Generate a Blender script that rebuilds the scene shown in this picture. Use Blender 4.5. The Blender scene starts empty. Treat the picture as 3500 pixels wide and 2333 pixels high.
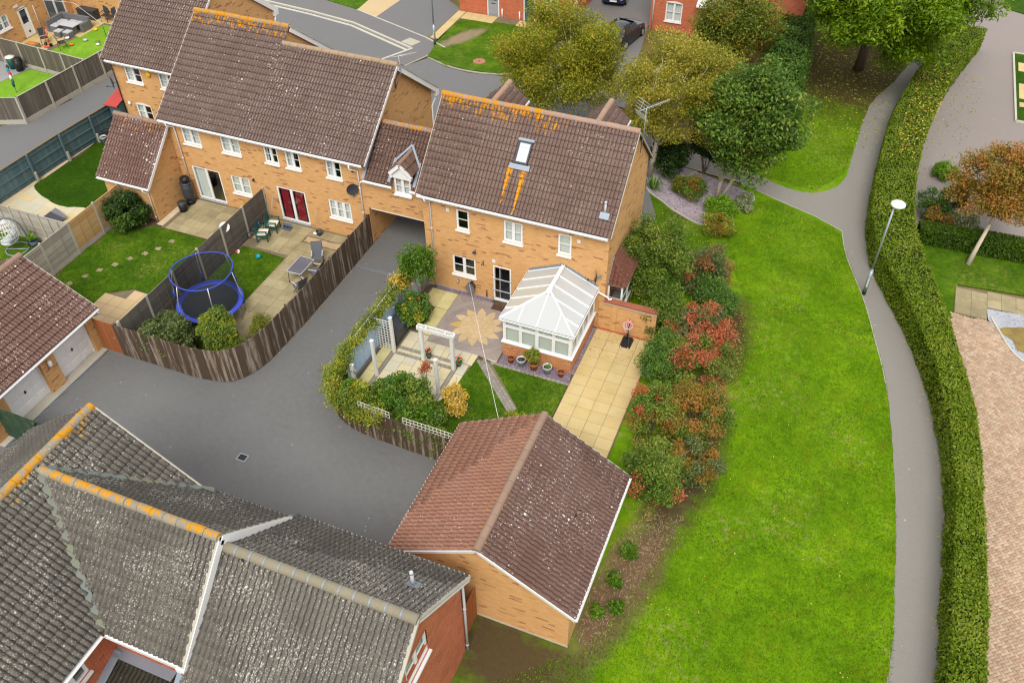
import bpy, math, random
import numpy as np
from mathutils import Matrix, Vector

# ------------------------------------------------------------------ camera, sky, sun, exposure
SC = bpy.context.scene
COL = SC.collection
rnd = random.Random(7)
nr = np.random.default_rng(11)

cam_data = bpy.data.cameras.new('camera')
cam = bpy.data.objects.new('camera', cam_data)
COL.objects.link(cam)
CAM = Vector((15.5, -28.5, 27.0))
_r = Vector((0.92726, 0.37435, -0.00645)); _u = Vector((-0.25411, 0.64188, 0.72347)); _f = Vector((-0.27498, 0.66921, -0.69032))
cam.matrix_world = Matrix(((_r.x, _u.x, -_f.x, CAM.x), (_r.y, _u.y, -_f.y, CAM.y), (_r.z, _u.z, -_f.z, CAM.z), (0, 0, 0, 1)))
cam_data.sensor_width = 36.0
cam_data.lens = 30.846
cam_data.clip_start = 0.5
cam_data.clip_end = 600.0
SC.camera = cam

SUN_EL, SUN_AZ = math.radians(52), math.radians(166)      # azimuth from +y, clockwise
world = bpy.data.worlds.new('World'); SC.world = world; world.use_nodes = True
wt = world.node_tree; wt.nodes.clear()
w_out = wt.nodes.new('ShaderNodeOutputWorld'); w_bg = wt.nodes.new('ShaderNodeBackground')
w_sky = wt.nodes.new('ShaderNodeTexSky'); w_sky.sky_type = 'NISHITA'; w_sky.sun_disc = False
w_sky.sun_elevation = SUN_EL; w_sky.sun_rotation = SUN_AZ
w_sky.air_density = 1.0; w_sky.dust_density = 4.0; w_sky.ozone_density = 1.0
w_mix = wt.nodes.new('ShaderNodeMix'); w_mix.data_type = 'RGBA'; w_mix.inputs[0].default_value = 0.78
w_mix.inputs[7].default_value = (7.5, 7.5, 7.45, 1)         # an even, bright cloud layer over the clear sky
wt.links.new(w_sky.outputs[0], w_mix.inputs[6]); wt.links.new(w_mix.outputs[2], w_bg.inputs[0])
wt.links.new(w_bg.outputs[0], w_out.inputs[0])
w_bg.inputs[1].default_value = 0.10

sun_d = bpy.data.lights.new('sun', 'SUN'); sun = bpy.data.objects.new('sun', sun_d); COL.objects.link(sun)
sun_d.energy = 1.5; sun_d.angle = math.radians(26); sun_d.color = (1.0, 0.965, 0.91)
_d = Vector((math.sin(SUN_AZ) * math.cos(SUN_EL), math.cos(SUN_AZ) * math.cos(SUN_EL), math.sin(SUN_EL)))
sun.rotation_euler = _d.to_track_quat('Z', 'Y').to_euler()
sun.location = _d * 60

SC.view_settings.view_transform = 'Standard'; SC.view_settings.look = 'None'
SC.view_settings.gamma = 1.0; SC.view_settings.exposure = 0.8
SC.view_settings.use_curve_mapping = False
SC.render.engine = 'CYCLES'
SC.cycles.use_denoising = True
SC.cycles.max_bounces = 6; SC.cycles.diffuse_bounces = 3; SC.cycles.glossy_bounces = 3
SC.cycles.transparent_max_bounces = 12; SC.cycles.transmission_bounces = 4
SC.cycles.caustics_reflective = False; SC.cycles.caustics_refractive = False
SC.cycles.filter_width = 1.2

# ------------------------------------------------------------------ object helpers
WO = {}                                                    # world origin of every parent

def props(o, label=None, cat=None, group=None, kind=None):
    if label: o['label'] = label
    if cat: o['category'] = cat
    if group: o['group'] = group
    if kind: o['kind'] = kind
    return o

def thing(name, label, cat, loc=(0, 0, 0), group=None, rotz=0.0):
    o = bpy.data.objects.new(name, None); COL.objects.link(o)
    o.empty_display_size = 0.2
    o.location = loc; o.rotation_euler = (0, 0, rotz)
    WO[o] = Vector(loc)
    return props(o, label, cat, group)

def link(name, me, parent=None, mat=None, matrix=None):
    """one mesh object; vertices are world coordinates unless a matrix is given"""
    o = bpy.data.objects.new(name, me); COL.objects.link(o)
    org = Vector((0, 0, 0))
    if parent is not None:
        o.parent = parent; org = WO[parent]
    m = Matrix.Translation(-org)
    o.matrix_local = m @ matrix if matrix is not None else m
    WO[o] = Vector((0, 0, 0))
    if mat is not None and not me.materials: me.materials.append(mat)
    return o

def link_local(name, me, parent, mat=None, matrix=None):
    """one mesh object whose vertices are in the parent's own space"""
    o = bpy.data.objects.new(name, me); COL.objects.link(o)
    o.parent = parent
    if matrix is not None: o.matrix_local = matrix
    WO[o] = Vector((0, 0, 0))
    if mat is not None and not me.materials: me.materials.append(mat)
    return o

def copy_tree(o, parent=None, **pr):
    c = o.copy(); COL.objects.link(c); c.parent = parent
    WO[c] = Vector((0, 0, 0))
    for ch in list(o.children): copy_tree(ch, c)
    props(c, **pr)
    return c

def np_mesh(name, V, F, smooth=False):
    """V (n,3), F (m,k) of equal-sized faces"""
    me = bpy.data.meshes.new(name)
    V = np.asarray(V, np.float32); F = np.asarray(F, np.int32)
    k = F.shape[1]
    me.vertices.add(len(V)); me.vertices.foreach_set('co', V.ravel())
    me.loops.add(F.size); me.loops.foreach_set('vertex_index', F.ravel())
    me.polygons.add(len(F)); me.polygons.foreach_set('loop_start', np.arange(0, F.size, k, dtype=np.int32))
    if smooth: me.polygons.foreach_set('use_smooth', np.ones(len(F), bool))
    me.update(calc_edges=True)
    return me

class MB:
    """collects shapes, builds one mesh"""
    def __init__(s): s.v = []; s.f = []; s.sm = []
    def add(s, vs, fs, smooth=False):
        b = len(s.v); s.v += [tuple(v) for v in vs]
        for f in fs: s.f.append([i + b for i in f]); s.sm.append(smooth)
        return s
    def box(s, x0, x1, y0, y1, z0, z1):
        return s.add([(x0, y0, z0), (x1, y0, z0), (x1, y1, z0), (x0, y1, z0), (x0, y0, z1), (x1, y0, z1), (x1, y1, z1), (x0, y1, z1)],
                     [(3, 2, 1, 0), (4, 5, 6, 7), (0, 1, 5, 4), (1, 2, 6, 5), (2, 3, 7, 6), (3, 0, 4, 7)])
    def obox(s, c, ax, ay, az):
        """box about c with half-axis vectors"""
        c, ax, ay, az = Vector(c), Vector(ax), Vector(ay), Vector(az)
        p = [c - ax - ay - az, c + ax - ay - az, c + ax + ay - az, c - ax + ay - az, c - ax - ay + az, c + ax - ay + az, c + ax + ay + az, c - ax + ay + az]
        return s.add(p, [(3, 2, 1, 0), (4, 5, 6, 7), (0, 1, 5, 4), (1, 2, 6, 5), (2, 3, 7, 6), (3, 0, 4, 7)])
    def bar(s, p, q, w, h=None, up=(0, 0, 1)):
        """rectangular bar from p to q"""
        p, q = Vector(p), Vector(q); h = h or w
        d = (q - p); L = d.length; d.normalize(); up = Vector(up)
        if abs(d.dot(up)) > 0.98: up = Vector((1, 0, 0)) if abs(d.x) < .9 else Vector((0, 1, 0))
        a = d.cross(up).normalized(); b = a.cross(d).normalized()
        return s.obox((p + q) / 2, a * w / 2, d * L / 2, b * h / 2)
    def tube(s, pts, r, n=8, cap=True, closed=False):
        pts = [Vector(p) for p in pts]; rs = r if isinstance(r, (list, tuple)) else [r] * len(pts)
        m = len(pts); base = len(s.v); prev = None
        for i, p in enumerate(pts):
            if closed: d = pts[(i + 1) % m] - pts[i - 1]
            else: d = (pts[min(i + 1, m - 1)] - pts[max(i - 1, 0)])
            d.normalize()
            if prev is None:
                a = d.cross(Vector((0, 0, 1)) if abs(d.z) < .95 else Vector((1, 0, 0))).normalized()
            else:
                a = (prev - d * prev.dot(d)).normalized()
            prev = a; b = d.cross(a)
            for k in range(n):
                t = 2 * math.pi * k / n
                s.v.append(tuple(p + (a * math.cos(t) + b * math.sin(t)) * rs[i]))
        for i in range(m if closed else m - 1):
            j = (i + 1) % m
            for k in range(n):
                s.f.append([base + i * n + k, base + i * n + (k + 1) % n, base + j * n + (k + 1) % n, base + j * n + k]); s.sm.append(True)
        if cap and not closed:
            s.f.append([base + k for k in range(n)][::-1]); s.sm.append(False)
            s.f.append([base + (m - 1) * n + k for k in range(n)]); s.sm.append(False)
        return s
    def lathe(s, c, prof, n=20, smooth=True):
        """profile of (r, z) about a vertical axis at c"""
        b = len(s.v)
        for r, z in prof:
            for k in range(n):
                t = 2 * math.pi * k / n
                s.v.append((c[0] + r * math.cos(t), c[1] + r * math.sin(t), c[2] + z))
        for i in range(len(prof) - 1):
            for k in range(n):
                s.f.append([b + i * n + k, b + i * n + (k + 1) % n, b + (i + 1) * n + (k + 1) % n, b + (i + 1) * n + k]); s.sm.append(smooth)
        if prof[0][0] > 1e-4: s.f.append([b + k for k in range(n)][::-1]); s.sm.append(False)
        if prof[-1][0] > 1e-4: s.f.append([b + (len(prof) - 1) * n + k for k in range(n)]); s.sm.append(False)
        return s
    def ball(s, c, rx, ry=None, rz=None, n=16, m=10):
        ry = ry or rx; rz = rz or rx
        b = len(s.v)
        for i in range(m + 1):
            t = math.pi * i / m
            for k in range(n):
                a = 2 * math.pi * k / n
                s.v.append((c[0] + rx * math.sin(t) * math.cos(a), c[1] + ry * math.sin(t) * math.sin(a), c[2] + rz * math.cos(t)))
        for i in range(m):
            for k in range(n):
                s.f.append([b + i * n + k, b + (i + 1) * n + k, b + (i + 1) * n + (k + 1) % n, b + i * n + (k + 1) % n]); s.sm.append(True)
        return s
    def prism(s, poly, z0, z1):
        """polygon in xy (counter-clockwise) raised from z0 to z1"""
        n = len(poly); a = sum(poly[i][0] * poly[(i + 1) % n][1] - poly[(i + 1) % n][0] * poly[i][1] for i in range(n))
        if a < 0: poly = poly[::-1]
        vs = [(p[0], p[1], z0) for p in poly] + [(p[0], p[1], z1) for p in poly]
        fs = [list(range(n, 2 * n))] + [[i, (i + 1) % n, n + (i + 1) % n, n + i] for i in range(n)]
        return s.add(vs, fs)
    def sheet(s, poly, z):
        n = len(poly); a = sum(poly[i][0] * poly[(i + 1) % n][1] - poly[(i + 1) % n][0] * poly[i][1] for i in range(n))
        if a < 0: poly = poly[::-1]
        return s.add([(p[0], p[1], z) for p in poly], [list(range(n))])
    def mesh(s, name):
        me = bpy.data.meshes.new(name); me.from_pydata(s.v, [], s.f)
        me.polygons.foreach_set('use_smooth', s.sm); me.update()
        return me
    def build(s, name, mat, parent=None, local=False):
        me = s.mesh(name)
        return (link_local if local else link)(name, me, parent, mat)

def bevelled(o, w=0.01, seg=1):
    m = o.modifiers.new('bevel', 'BEVEL'); m.width = w; m.segments = seg; m.limit_method = 'ANGLE'; m.angle_limit = math.radians(50)
    return o

def structure(name, mb, mat):
    return props(mb.build(name, mat), kind='structure')

def pieces(name, items, meshes, mat, parent, limit=300):
    """items: list of (matrix, mesh index). The ones nearest the camera become objects, the rest one joined part."""
    items = sorted(items, key=lambda it: (it[0].translation - CAM).length)
    for me in meshes:
        if not me.materials: me.materials.append(mat)
    near, rest = items[:limit], items[limit:]
    for mt, k in near: link(name, meshes[k], parent, None, mt)
    if rest: join_rest(name + '_field', rest, meshes, mat, parent)

def join_rest(name, rest, meshes, mat, parent, mat2=None):
    VV, FF, LS, MI = [], [], [], []
    off = 0; data = []
    for me in meshes:
        V = np.empty(len(me.vertices) * 3, np.float32); me.vertices.foreach_get('co', V); V = V.reshape(-1, 3)
        li = np.empty(len(me.loops), np.int32); me.loops.foreach_get('vertex_index', li)
        lt = np.empty(len(me.polygons), np.int32); me.polygons.foreach_get('loop_total', lt)
        mi = np.empty(len(me.polygons), np.int32); me.polygons.foreach_get('material_index', mi)
        data.append((V, li, lt, mi))
    for mt, k in rest:
        V, li, lt, mi = data[k]; MI.append(mi); A = np.array(mt, np.float32)
        VV.append(V @ A[:3, :3].T + A[:3, 3]); FF.append(li + off); LS.append(lt); off += len(V)
    V = np.concatenate(VV); L = np.concatenate(FF); T = np.concatenate(LS)
    me = bpy.data.meshes.new(name)
    me.vertices.add(len(V)); me.vertices.foreach_set('co', V.ravel())
    me.loops.add(len(L)); me.loops.foreach_set('vertex_index', L)
    me.polygons.add(len(T)); me.polygons.foreach_set('loop_start', np.concatenate(([0], np.cumsum(T)[:-1])).astype(np.int32))
    if mat2: me.polygons.foreach_set('material_index', np.concatenate(MI))
    me.update(calc_edges=True)
    o = link(name, me, parent, mat)
    if mat2: me.materials.append(mat2)
    return props(o, kind='stuff')
# ------------------------------------------------------------------ materials
class NT:
    def __init__(s, name):
        s.m = bpy.data.materials.new(name); s.m.use_nodes = True; s.t = s.m.node_tree; s.t.nodes.clear()
        s.out = s.t.nodes.new('ShaderNodeOutputMaterial')
        s.pos = None
    def n(s, t, ins=(), **at):
        nd = s.t.nodes.new('ShaderNode' + t)
        for k, v in at.items(): setattr(nd, k, v)
        items = ins.items() if isinstance(ins, dict) else enumerate(ins)
        for k, v in items:
            if v is None: continue
            sk = nd.inputs[k]
            if isinstance(v, bpy.types.NodeSocket): s.t.links.new(v, sk)
            else:
                if isinstance(v, (tuple, list)) and len(v) == 3 and sk.type == 'RGBA': v = (*v, 1)
                sk.default_value = v
        return nd
    def P(s):
        if s.pos is None: s.pos = s.n('NewGeometry')
        return s.pos.outputs['Position']
    def math(s, op, a, b=None, c=None): return s.n('Math', (a, b, c), operation=op).outputs[0]
    def noise(s, scale, detail=3, rough=.55, vec=None, dist=0):
        nd = s.n('TexNoise', {'Vector': vec or s.P(), 'Scale': scale, 'Detail': detail, 'Roughness': rough, 'Distortion': dist})
        return nd.outputs['Fac']
    def vor(s, scale, vec=None, out='Distance', rand=1):
        nd = s.n('TexVoronoi', {'Vector': vec or s.P(), 'Scale': scale, 'Randomness': rand})
        return nd.outputs[out]
    def ramp(s, fac, stops, interp='LINEAR'):
        nd = s.n('ValToRGB', (fac,)); cr = nd.color_ramp; cr.interpolation = interp
        while len(cr.elements) < len(stops): cr.elements.new(.5)
        for e, (p, c) in zip(cr.elements, stops): e.position = p; e.color = (*c, 1) if len(c) == 3 else c
        return nd.outputs[0]
    def step(s, v, a, b):
        """0 below a, 1 above b"""
        return s.n('MapRange', (v, a, b, 0., 1.)).outputs[0]
    def mix(s, f, a, b, mode='MIX'):
        nd = s.n('Mix', {0: f, 6: a, 7: b}, data_type='RGBA', blend_type=mode)
        return nd.outputs[2]
    def xyz(s, v=None):
        return s.n('SeparateXYZ', (v or s.P(),)).outputs
    def comb(s, x, y, z): return s.n('CombineXYZ', (x, y, z)).outputs[0]
    def scalevec(s, v, sc): return s.n('VectorMath', (v, sc), operation='MULTIPLY').outputs[0]
    def bump(s, h, st=.3, dist=.02): return s.n('Bump', {'Height': h, 'Strength': st, 'Distance': dist}).outputs[0]
    def bsdf(s, col, rough=.6, normal=None, metal=0., spec=.3, **kw):
        d = {'Base Color': col, 'Roughness': rough, 'Metallic': metal, 'Specular IOR Level': spec}
        if normal is not None: d['Normal'] = normal
        d.update(kw)
        b = s.n('BsdfPrincipled', d)
        s.t.links.new(b.outputs[0], s.out.inputs[0])
        return s.m

def lin(h):
    """sRGB 0-255 triple to linear"""
    return tuple(((c / 255 + .055) / 1.055) ** 2.4 if c > 10 else c / 255 / 12.92 for c in h)

def m_plain(name, col, rough=.6, var=.1, scale=5, bump=0., bscale=40, metal=0., spec=.3, mottle=None):
    t = NT(name)
    a = tuple(c * (1 - var) for c in col); b = tuple(min(1, c * (1 + var)) for c in col)
    c = t.mix(t.noise(scale, 4), a, b)
    c = t.mix(t.step(t.noise(scale * .23, 3), .4, .75), c, mottle or tuple(x * (1 - var) for x in col)) if var else c
    nm = t.bump(t.noise(bscale, 3), bump, .02) if bump else None
    return t.bsdf(c, rough, nm, metal, spec)

def m_asphalt(name, col, var=.14, fine=.2, scale=.35):
    t = NT(name)
    n1 = t.noise(scale, 5, .6); n2 = t.noise(55, 2, .7); n3 = t.noise(4.5, 4, .6)
    c = t.mix(n1, tuple(x * (1 - var) for x in col), tuple(x * (1 + var) for x in col))
    c = t.mix(t.step(n3, .35, .7), c, t.mix(.6, c, tuple(x * (1 + var * .8) for x in col)))
    c = t.mix(t.math('MULTIPLY', t.step(n2, .5, .8), .55), c, tuple(min(1, x * (1 + 4 * fine)) for x in col))
    c = t.mix(t.math('MULTIPLY', t.step(t.noise(38, 2, .7), .52, .85), .5), c, tuple(x * (1 - 2 * fine) for x in col))
    c = t.mix(t.math('MULTIPLY', t.step(t.vor(1.5), .07, .02), .8), c, tuple(min(1, x * 2.6) for x in col))   # light grit
    nm = t.bump(n2, .35, .01)
    return t.bsdf(c, .85, nm, spec=.25)

def m_grass(name, lo, mid, hi, bare, bare_amt=.5, scale=1.0, dead=(.22, .2, .06), fleck=None, worn=()):
    t = NT(name)
    n1 = t.noise(.45 * scale, 5, .62); n2 = t.noise(2.6 * scale, 4, .62); n3 = t.noise(24, 3, .75); n4 = t.noise(.22 * scale, 3, .5)
    f = t.math('ADD', t.math('MULTIPLY', n1, .45), t.math('ADD', t.math('MULTIPLY', n2, .3), t.math('MULTIPLY', n3, .28)))
    c = t.ramp(f, [(.38, lo), (.52, mid), (.66, hi)])
    c = t.mix(t.math('MULTIPLY', t.step(t.noise(1.1 * scale, 4, .6), .52, .72), .45), c, dead)
    b = t.math('MULTIPLY', t.step(n4, .5, .66), t.step(t.noise(3.4 * scale, 5, .7), .5, .66))
    c = t.mix(t.math('MULTIPLY', b, bare_amt), c, bare)
    if fleck: c = t.mix(t.math('MULTIPLY', t.step(t.vor(3.3), .09, .04), t.step(n2, .5, .6)), c, fleck)
    # worn patches (x, y, rx, ry, tilt, colour): bare earth or litter with ragged edges
    for (wx, wy, rx, ry, ti, wc) in worn:
        x, y, z = t.xyz()[0:3]; ca, sa = math.cos(ti), math.sin(ti)
        dx, dy = t.math('SUBTRACT', x, wx), t.math('SUBTRACT', y, wy)
        u = t.math('DIVIDE', t.math('ADD', t.math('MULTIPLY', dx, ca), t.math('MULTIPLY', dy, sa)), rx); v = t.math('DIVIDE', t.math('SUBTRACT', t.math('MULTIPLY', dy, ca), t.math('MULTIPLY', dx, sa)), ry)
        d = t.math('ADD', t.math('MULTIPLY', u, u), t.math('MULTIPLY', v, v))
        d = t.math('ADD', d, t.math('MULTIPLY', t.math('SUBTRACT', t.noise(1.6, 5, .7), .5), 2.2))
        c = t.mix(t.step(d, 1.5, .35), c, t.mix(t.noise(7, 4, .7), wc, tuple(k * .55 for k in wc)))
    nm = t.bump(t.noise(42, 3, .8), .9, .03)
    return t.bsdf(c, .9, nm, spec=.12)

def m_brick(name, main, alt, dark, mortar, dark_amt=.5, bw=.225, bh=.075, clump=1.2):
    t = NT(name)
    x, y, z = t.xyz()[0:3]
    g = t.n('NewGeometry'); nx = t.xyz(g.outputs['Normal'])[0]
    onx = t.math('GREATER_THAN', t.math('ABSOLUTE', nx), .6)
    u = t.math('ADD', t.math('MULTIPLY', y, onx), t.math('MULTIPLY', x, t.math('SUBTRACT', 1., onx)))
    rz = t.math('DIVIDE', z, bh); row = t.math('FLOOR', rz)
    ru = t.math('ADD', t.math('DIVIDE', u, bw), t.math('MULTIPLY', t.math('FLOORED_MODULO', row, 2.), .5)); cellu = t.math('FLOOR', ru)
    fu = t.math('FRACT', ru); fz = t.math('FRACT', rz)
    mu = t.math('LESS_THAN', fu, .05); mz = t.math('LESS_THAN', fz, .15)
    mort = t.math('MAXIMUM', mu, mz)
    cid = t.comb(cellu, row, onx)
    wn = t.n('TexWhiteNoise', {'Vector': cid}, noise_dimensions='3D').outputs['Value']
    c = t.mix(wn, main, alt)
    # dark bricks come in loose runs along the courses
    cl = t.noise(clump, 3, .6, t.comb(t.math('MULTIPLY', cellu, .33), t.math('MULTIPLY', row, .42), onx))
    wn2 = t.n('TexWhiteNoise', {'Vector': t.comb(t.math('FLOOR', t.math('DIVIDE', cellu, 2.)), row, t.math('ADD', onx, 7.))}, noise_dimensions='3D').outputs['Value']
    dk = t.math('MULTIPLY', t.step(cl, .555, .62), t.math('GREATER_THAN', wn2, 1 - dark_amt))
    c = t.mix(dk, c, dark)
    c = t.mix(t.math('MULTIPLY', mort, .75), c, mortar)
    c = t.mix(t.math('MULTIPLY', t.noise(.7, 4, .6), .45), c, t.mix(1., c, (.86, .84, .8), 'MULTIPLY'))
    c = t.mix(t.math('MULTIPLY', t.step(t.noise(1.1, 4, .65), .56, .72), .35), c, t.mix(1., c, (.72, .7, .66), 'MULTIPLY'))
    nm = t.bump(t.math('SUBTRACT', 1., mort), .5, .008)
    return t.bsdf(c, .85, nm, spec=.2)

def m_tile(name, a, b, worn, speck, speck_amt, sscale, orange_amt=0., zr=None, zdepth=1.2, moss=.25, xlim=None, orange=(.62, .27, .015), spot=.5, streak=None, all_orange=0.):
    """roof tile: own tone per tile, pale lichen dots, orange lichen thickest just under the ridge (height zr)"""
    if not name.startswith('ridge'): a, b, worn = (tuple(x * .84 for x in q) for q in (a, b, worn))
    t = NT(name)
    ri = t.n('NewGeometry').outputs['Random Per Island']; ro = t.n('ObjectInfo').outputs['Random']
    r = t.math('FRACT', t.math('ADD', ri, ro))
    c = t.mix(r, tuple(.75 * x + .25 * y for x, y in zip(a, b)), tuple(.25 * x + .75 * y for x, y in zip(a, b)))
    c = t.mix(t.math('MULTIPLY', t.step(t.noise(.8, 4, .6), .42, .7), .55), c, worn)
    c = t.mix(t.math('MULTIPLY', t.noise(16, 4, .7), .4), c, tuple(x * .6 for x in a))
    den = t.step(t.noise(.55, 4, .6), .2, .75)
    for sc_, rad, al in ((sscale, .34 * spot, .75), (sscale * 2.2, .46 * speck_amt, .5), (sscale * 3.8, .6 * speck_amt, .42)):
        vn = t.n('TexVoronoi', {'Vector': t.P(), 'Scale': sc_, 'Randomness': 1.}); rr = t.xyz(vn.outputs['Color'])[0]
        lim = t.math('MULTIPLY', t.math('MULTIPLY', t.math('POWER', rr, 1.25), den), rad)
        c = t.mix(t.math('MULTIPLY', t.step(t.math('SUBTRACT', vn.outputs['Distance'], lim), .02, -.02), al), c, speck)
    md = t.math('LESS_THAN', t.vor(1.7), t.math('MULTIPLY', t.step(t.noise(.6, 3), .5, .7), .12 * moss * 4))
    c = t.mix(md, c, (.035, .032, .02))
    if orange_amt:
        x, y, z = t.xyz()[0:3]
        m = t.math('MULTIPLY', all_orange, 1.)
        if zr is not None:
            near = t.step(z, zr - zdepth, zr)
            if xlim: near = t.math('MULTIPLY', near, t.step(x, xlim[1], xlim[0]))
            m = t.math('MAXIMUM', near, m)
        streaks = t.noise(2.3, 4, .62, t.scalevec(t.P(), (2.6, 1.0, 1.0)), .3)
        blot = t.noise(9, 4, .65)
        v = t.math('ADD', t.math('MULTIPLY', streaks, .6), t.math('MULTIPLY', blot, .45))
        th = t.n('MapRange', (m, 0., 1., .86, .62 - .14 * orange_amt)).outputs[0]
        om = t.step(t.math('SUBTRACT', v, th), 0., .035)
        c = t.mix(om, c, t.mix(t.noise(22, 3), orange, tuple(x * .62 for x in orange)))
    if streak is not None:
        for (sx, y0, y1) in streak:
            x, y, z = t.xyz()[0:3]
            d = t.math('ABSOLUTE', t.math('ADD', t.math('SUBTRACT', x, sx), t.math('MULTIPLY', t.math('SUBTRACT', t.noise(4, 2), .5), .12)))
            w = t.math('MULTIPLY', t.step(y, y0, y1), .13)
            mm = t.math('MULTIPLY', t.math('LESS_THAN', d, w), t.math('MULTIPLY', t.math('LESS_THAN', y, y1 + .05), t.math('GREATER_THAN', t.noise(7, 3, .6), .43)))
            c = t.mix(mm, c, orange)
    nm = t.bump(t.noise(70, 3, .7), .4, .006)
    return t.bsdf(c, .9, nm, spec=.15)

def m_wood(name, a, b, grey, grey_amt=.4, vert=True, rough=.85, island=True):
    t = NT(name)
    sc = (34, 34, 2.2) if vert else (2.2, 2.2, 40)
    n = t.noise(1, 4, .65, t.scalevec(t.P(), sc))
    ri = t.math('FRACT', t.math('ADD', t.n('NewGeometry').outputs['Random Per Island'], t.n('ObjectInfo').outputs['Random']))
    c = t.mix(t.math('ADD', t.math('MULTIPLY', n, .55), t.math('MULTIPLY', ri, .45)), a, b)
    st = t.noise(1, 3, .6, t.scalevec(t.P(), (9, 9, .9) if vert else (.9, .9, 12)))
    c = t.mix(t.math('MULTIPLY', t.step(t.math('ADD', t.math('MULTIPLY', st, .75), t.math('MULTIPLY', ri, .25)), .5, .66), grey_amt), c, grey)
    return t.bsdf(c, rough, t.bump(n, .3, .006), spec=.2)

def m_leaf(name, cols, trans=.25, rough=.5, patch=.5, pscale=.8):
    """cols: dark to light; every leaf its own tone, with drifts of tone through the crown"""
    t = NT(name)
    ri = t.n('NewGeometry').outputs['Random Per Island']
    nz = t.step(t.noise(pscale, 3, .6), .3, .7)
    f = t.math('ADD', t.math('MULTIPLY', ri, 1 - patch), t.math('MULTIPLY', nz, patch))
    k = len(cols); c = t.ramp(f, [(i / (k - 1) if k > 1 else 0, cc) for i, cc in enumerate(cols)])
    b = t.n('BsdfPrincipled', {'Base Color': c, 'Roughness': rough, 'Specular IOR Level': .3})
    tr = t.n('BsdfTranslucent', {'Color': c})
    mx = t.n('MixShader', (trans, b.outputs[0], tr.outputs[0]))
    t.t.links.new(mx.outputs[0], t.out.inputs[0])
    return t.m

def m_glass(name, tint=(.9, .94, .93), refl=1.0):
    t = NT(name)
    g_ = t.n('NewGeometry'); cs = t.math('ABSOLUTE', t.n('VectorMath', (g_.outputs['Normal'], g_.outputs['Incoming']), operation='DOT_PRODUCT').outputs['Value'])
    f = t.math('MINIMUM', t.math('ADD', t.math('MULTIPLY', t.math('POWER', t.math('SUBTRACT', 1., cs), 5.), refl), .09 * refl), .9)
    g = t.n('BsdfGlossy', {'Color': (.95, .97, 1, 1), 'Roughness': .03}); tr = t.n('BsdfTransparent', {'Color': (*tint, 1)})
    mx = t.n('MixShader', (f, tr.outputs[0], g.outputs[0]))
    t.t.links.new(mx.outputs[0], t.out.inputs[0])
    return t.m

def m_net(name, col, open_=.6, scale=90):
    t = NT(name)
    b = t.n('BsdfDiffuse', {'Color': (*col, 1)}); tr = t.n('BsdfTransparent')
    mx = t.n('MixShader', (open_, b.outputs[0], tr.outputs[0]))
    t.t.links.new(mx.outputs[0], t.out.inputs[0])
    return t.m

def m_herring(name):
    t = NT(name)
    ri = t.math('FRACT', t.math('ADD', t.n('NewGeometry').outputs['Random Per Island'], t.n('ObjectInfo').outputs['Random']))
    c = t.ramp(ri, [(0, lin((160, 132, 108))), (.35, lin((172, 144, 120))), (.7, lin((182, 156, 130))), (1, lin((186, 166, 144)))])
    c = t.mix(t.math('MULTIPLY', t.step(t.noise(.7, 4, .6), .45, .7), .5), c, lin((150, 132, 112)))
    c = t.mix(t.math('MULTIPLY', t.step(t.noise(30, 3, .7), .55, .75), .4), c, lin((215, 200, 185)))
    return t.bsdf(c, .85, t.bump(t.noise(60, 3), .3, .006), spec=.2)

def m_slab(name, cols, stain, stain_amt=.4, sscale=1.2):
    t = NT(name)
    ri = t.math('FRACT', t.math('ADD', t.n('NewGeometry').outputs['Random Per Island'], t.n('ObjectInfo').outputs['Random']))
    k = len(cols)
    c = t.ramp(ri, [(i / (k - 1), cc) for i, cc in enumerate(cols)])
    c = t.mix(t.math('MULTIPLY', t.step(t.noise(sscale, 5, .65), .45, .72), stain_amt), c, stain)
    c = t.mix(t.math('MULTIPLY', t.noise(14, 4, .7), .3), c, stain)
    return t.bsdf(c, .85, t.bump(t.noise(30, 4, .7), .3, .008), spec=.2)

M = {}
W_ = lin((238, 238, 236))
M['white'] = m_plain('white_upvc', (.80, .80, .79), .35, .03, 3, spec=.4)
M['white_dirty'] = m_plain('white_paint_weathered', (.70, .71, .70), .5, .08, 4)
M['brick'] = m_brick('yellow_brick', lin((214, 168, 114)), lin((206, 156, 100)), lin((158, 108, 78)), lin((204, 164, 118)), .5)
M['brick_cons'] = m_brick('mixed_brick', lin((205, 140, 84)), lin((188, 118, 70)), lin((160, 112, 84)), lin((200, 178, 150)), .8, clump=2.2)
M['brick_red'] = m_brick('red_brick', lin((186, 102, 68)), lin((168, 84, 54)), lin((140, 74, 52)), lin((196, 160, 134)), .5)
M['brick_red_far'] = m_brick('orange_red_brick', lin((196, 108, 76)), lin((184, 96, 64)), lin((160, 84, 60)), lin((196, 150, 122)), .4)
M['lead'] = m_plain('lead_sheet', lin((140, 150, 162)), .45, .12, 3, .1, metal=.3)
M['asphalt'] = m_asphalt('drive_asphalt', lin((102, 102, 101)), .24, .3, .3)
M['asphalt_road'] = m_asphalt('road_asphalt', lin((108, 108, 108)), .08)
M['asphalt_pave'] = m_asphalt('pavement_asphalt', lin((110, 108, 107)), .09)
M['asphalt_path'] = m_asphalt('path_asphalt', lin((130, 126, 119)), .08, .16)
M['asphalt_mauve'] = m_asphalt('mauve_asphalt', lin((136, 127, 122)), .08, .12)
M['concrete'] = m_plain('concrete', lin((176, 170, 156)), .85, .14, 5, .2)
M['kerb'] = m_plain('kerb_stone', lin((186, 182, 168)), .85, .12, 4, .2)
M['soil'] = m_plain('soil', lin((92, 76, 60)), .95, .3, 6, .8, 30)
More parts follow.
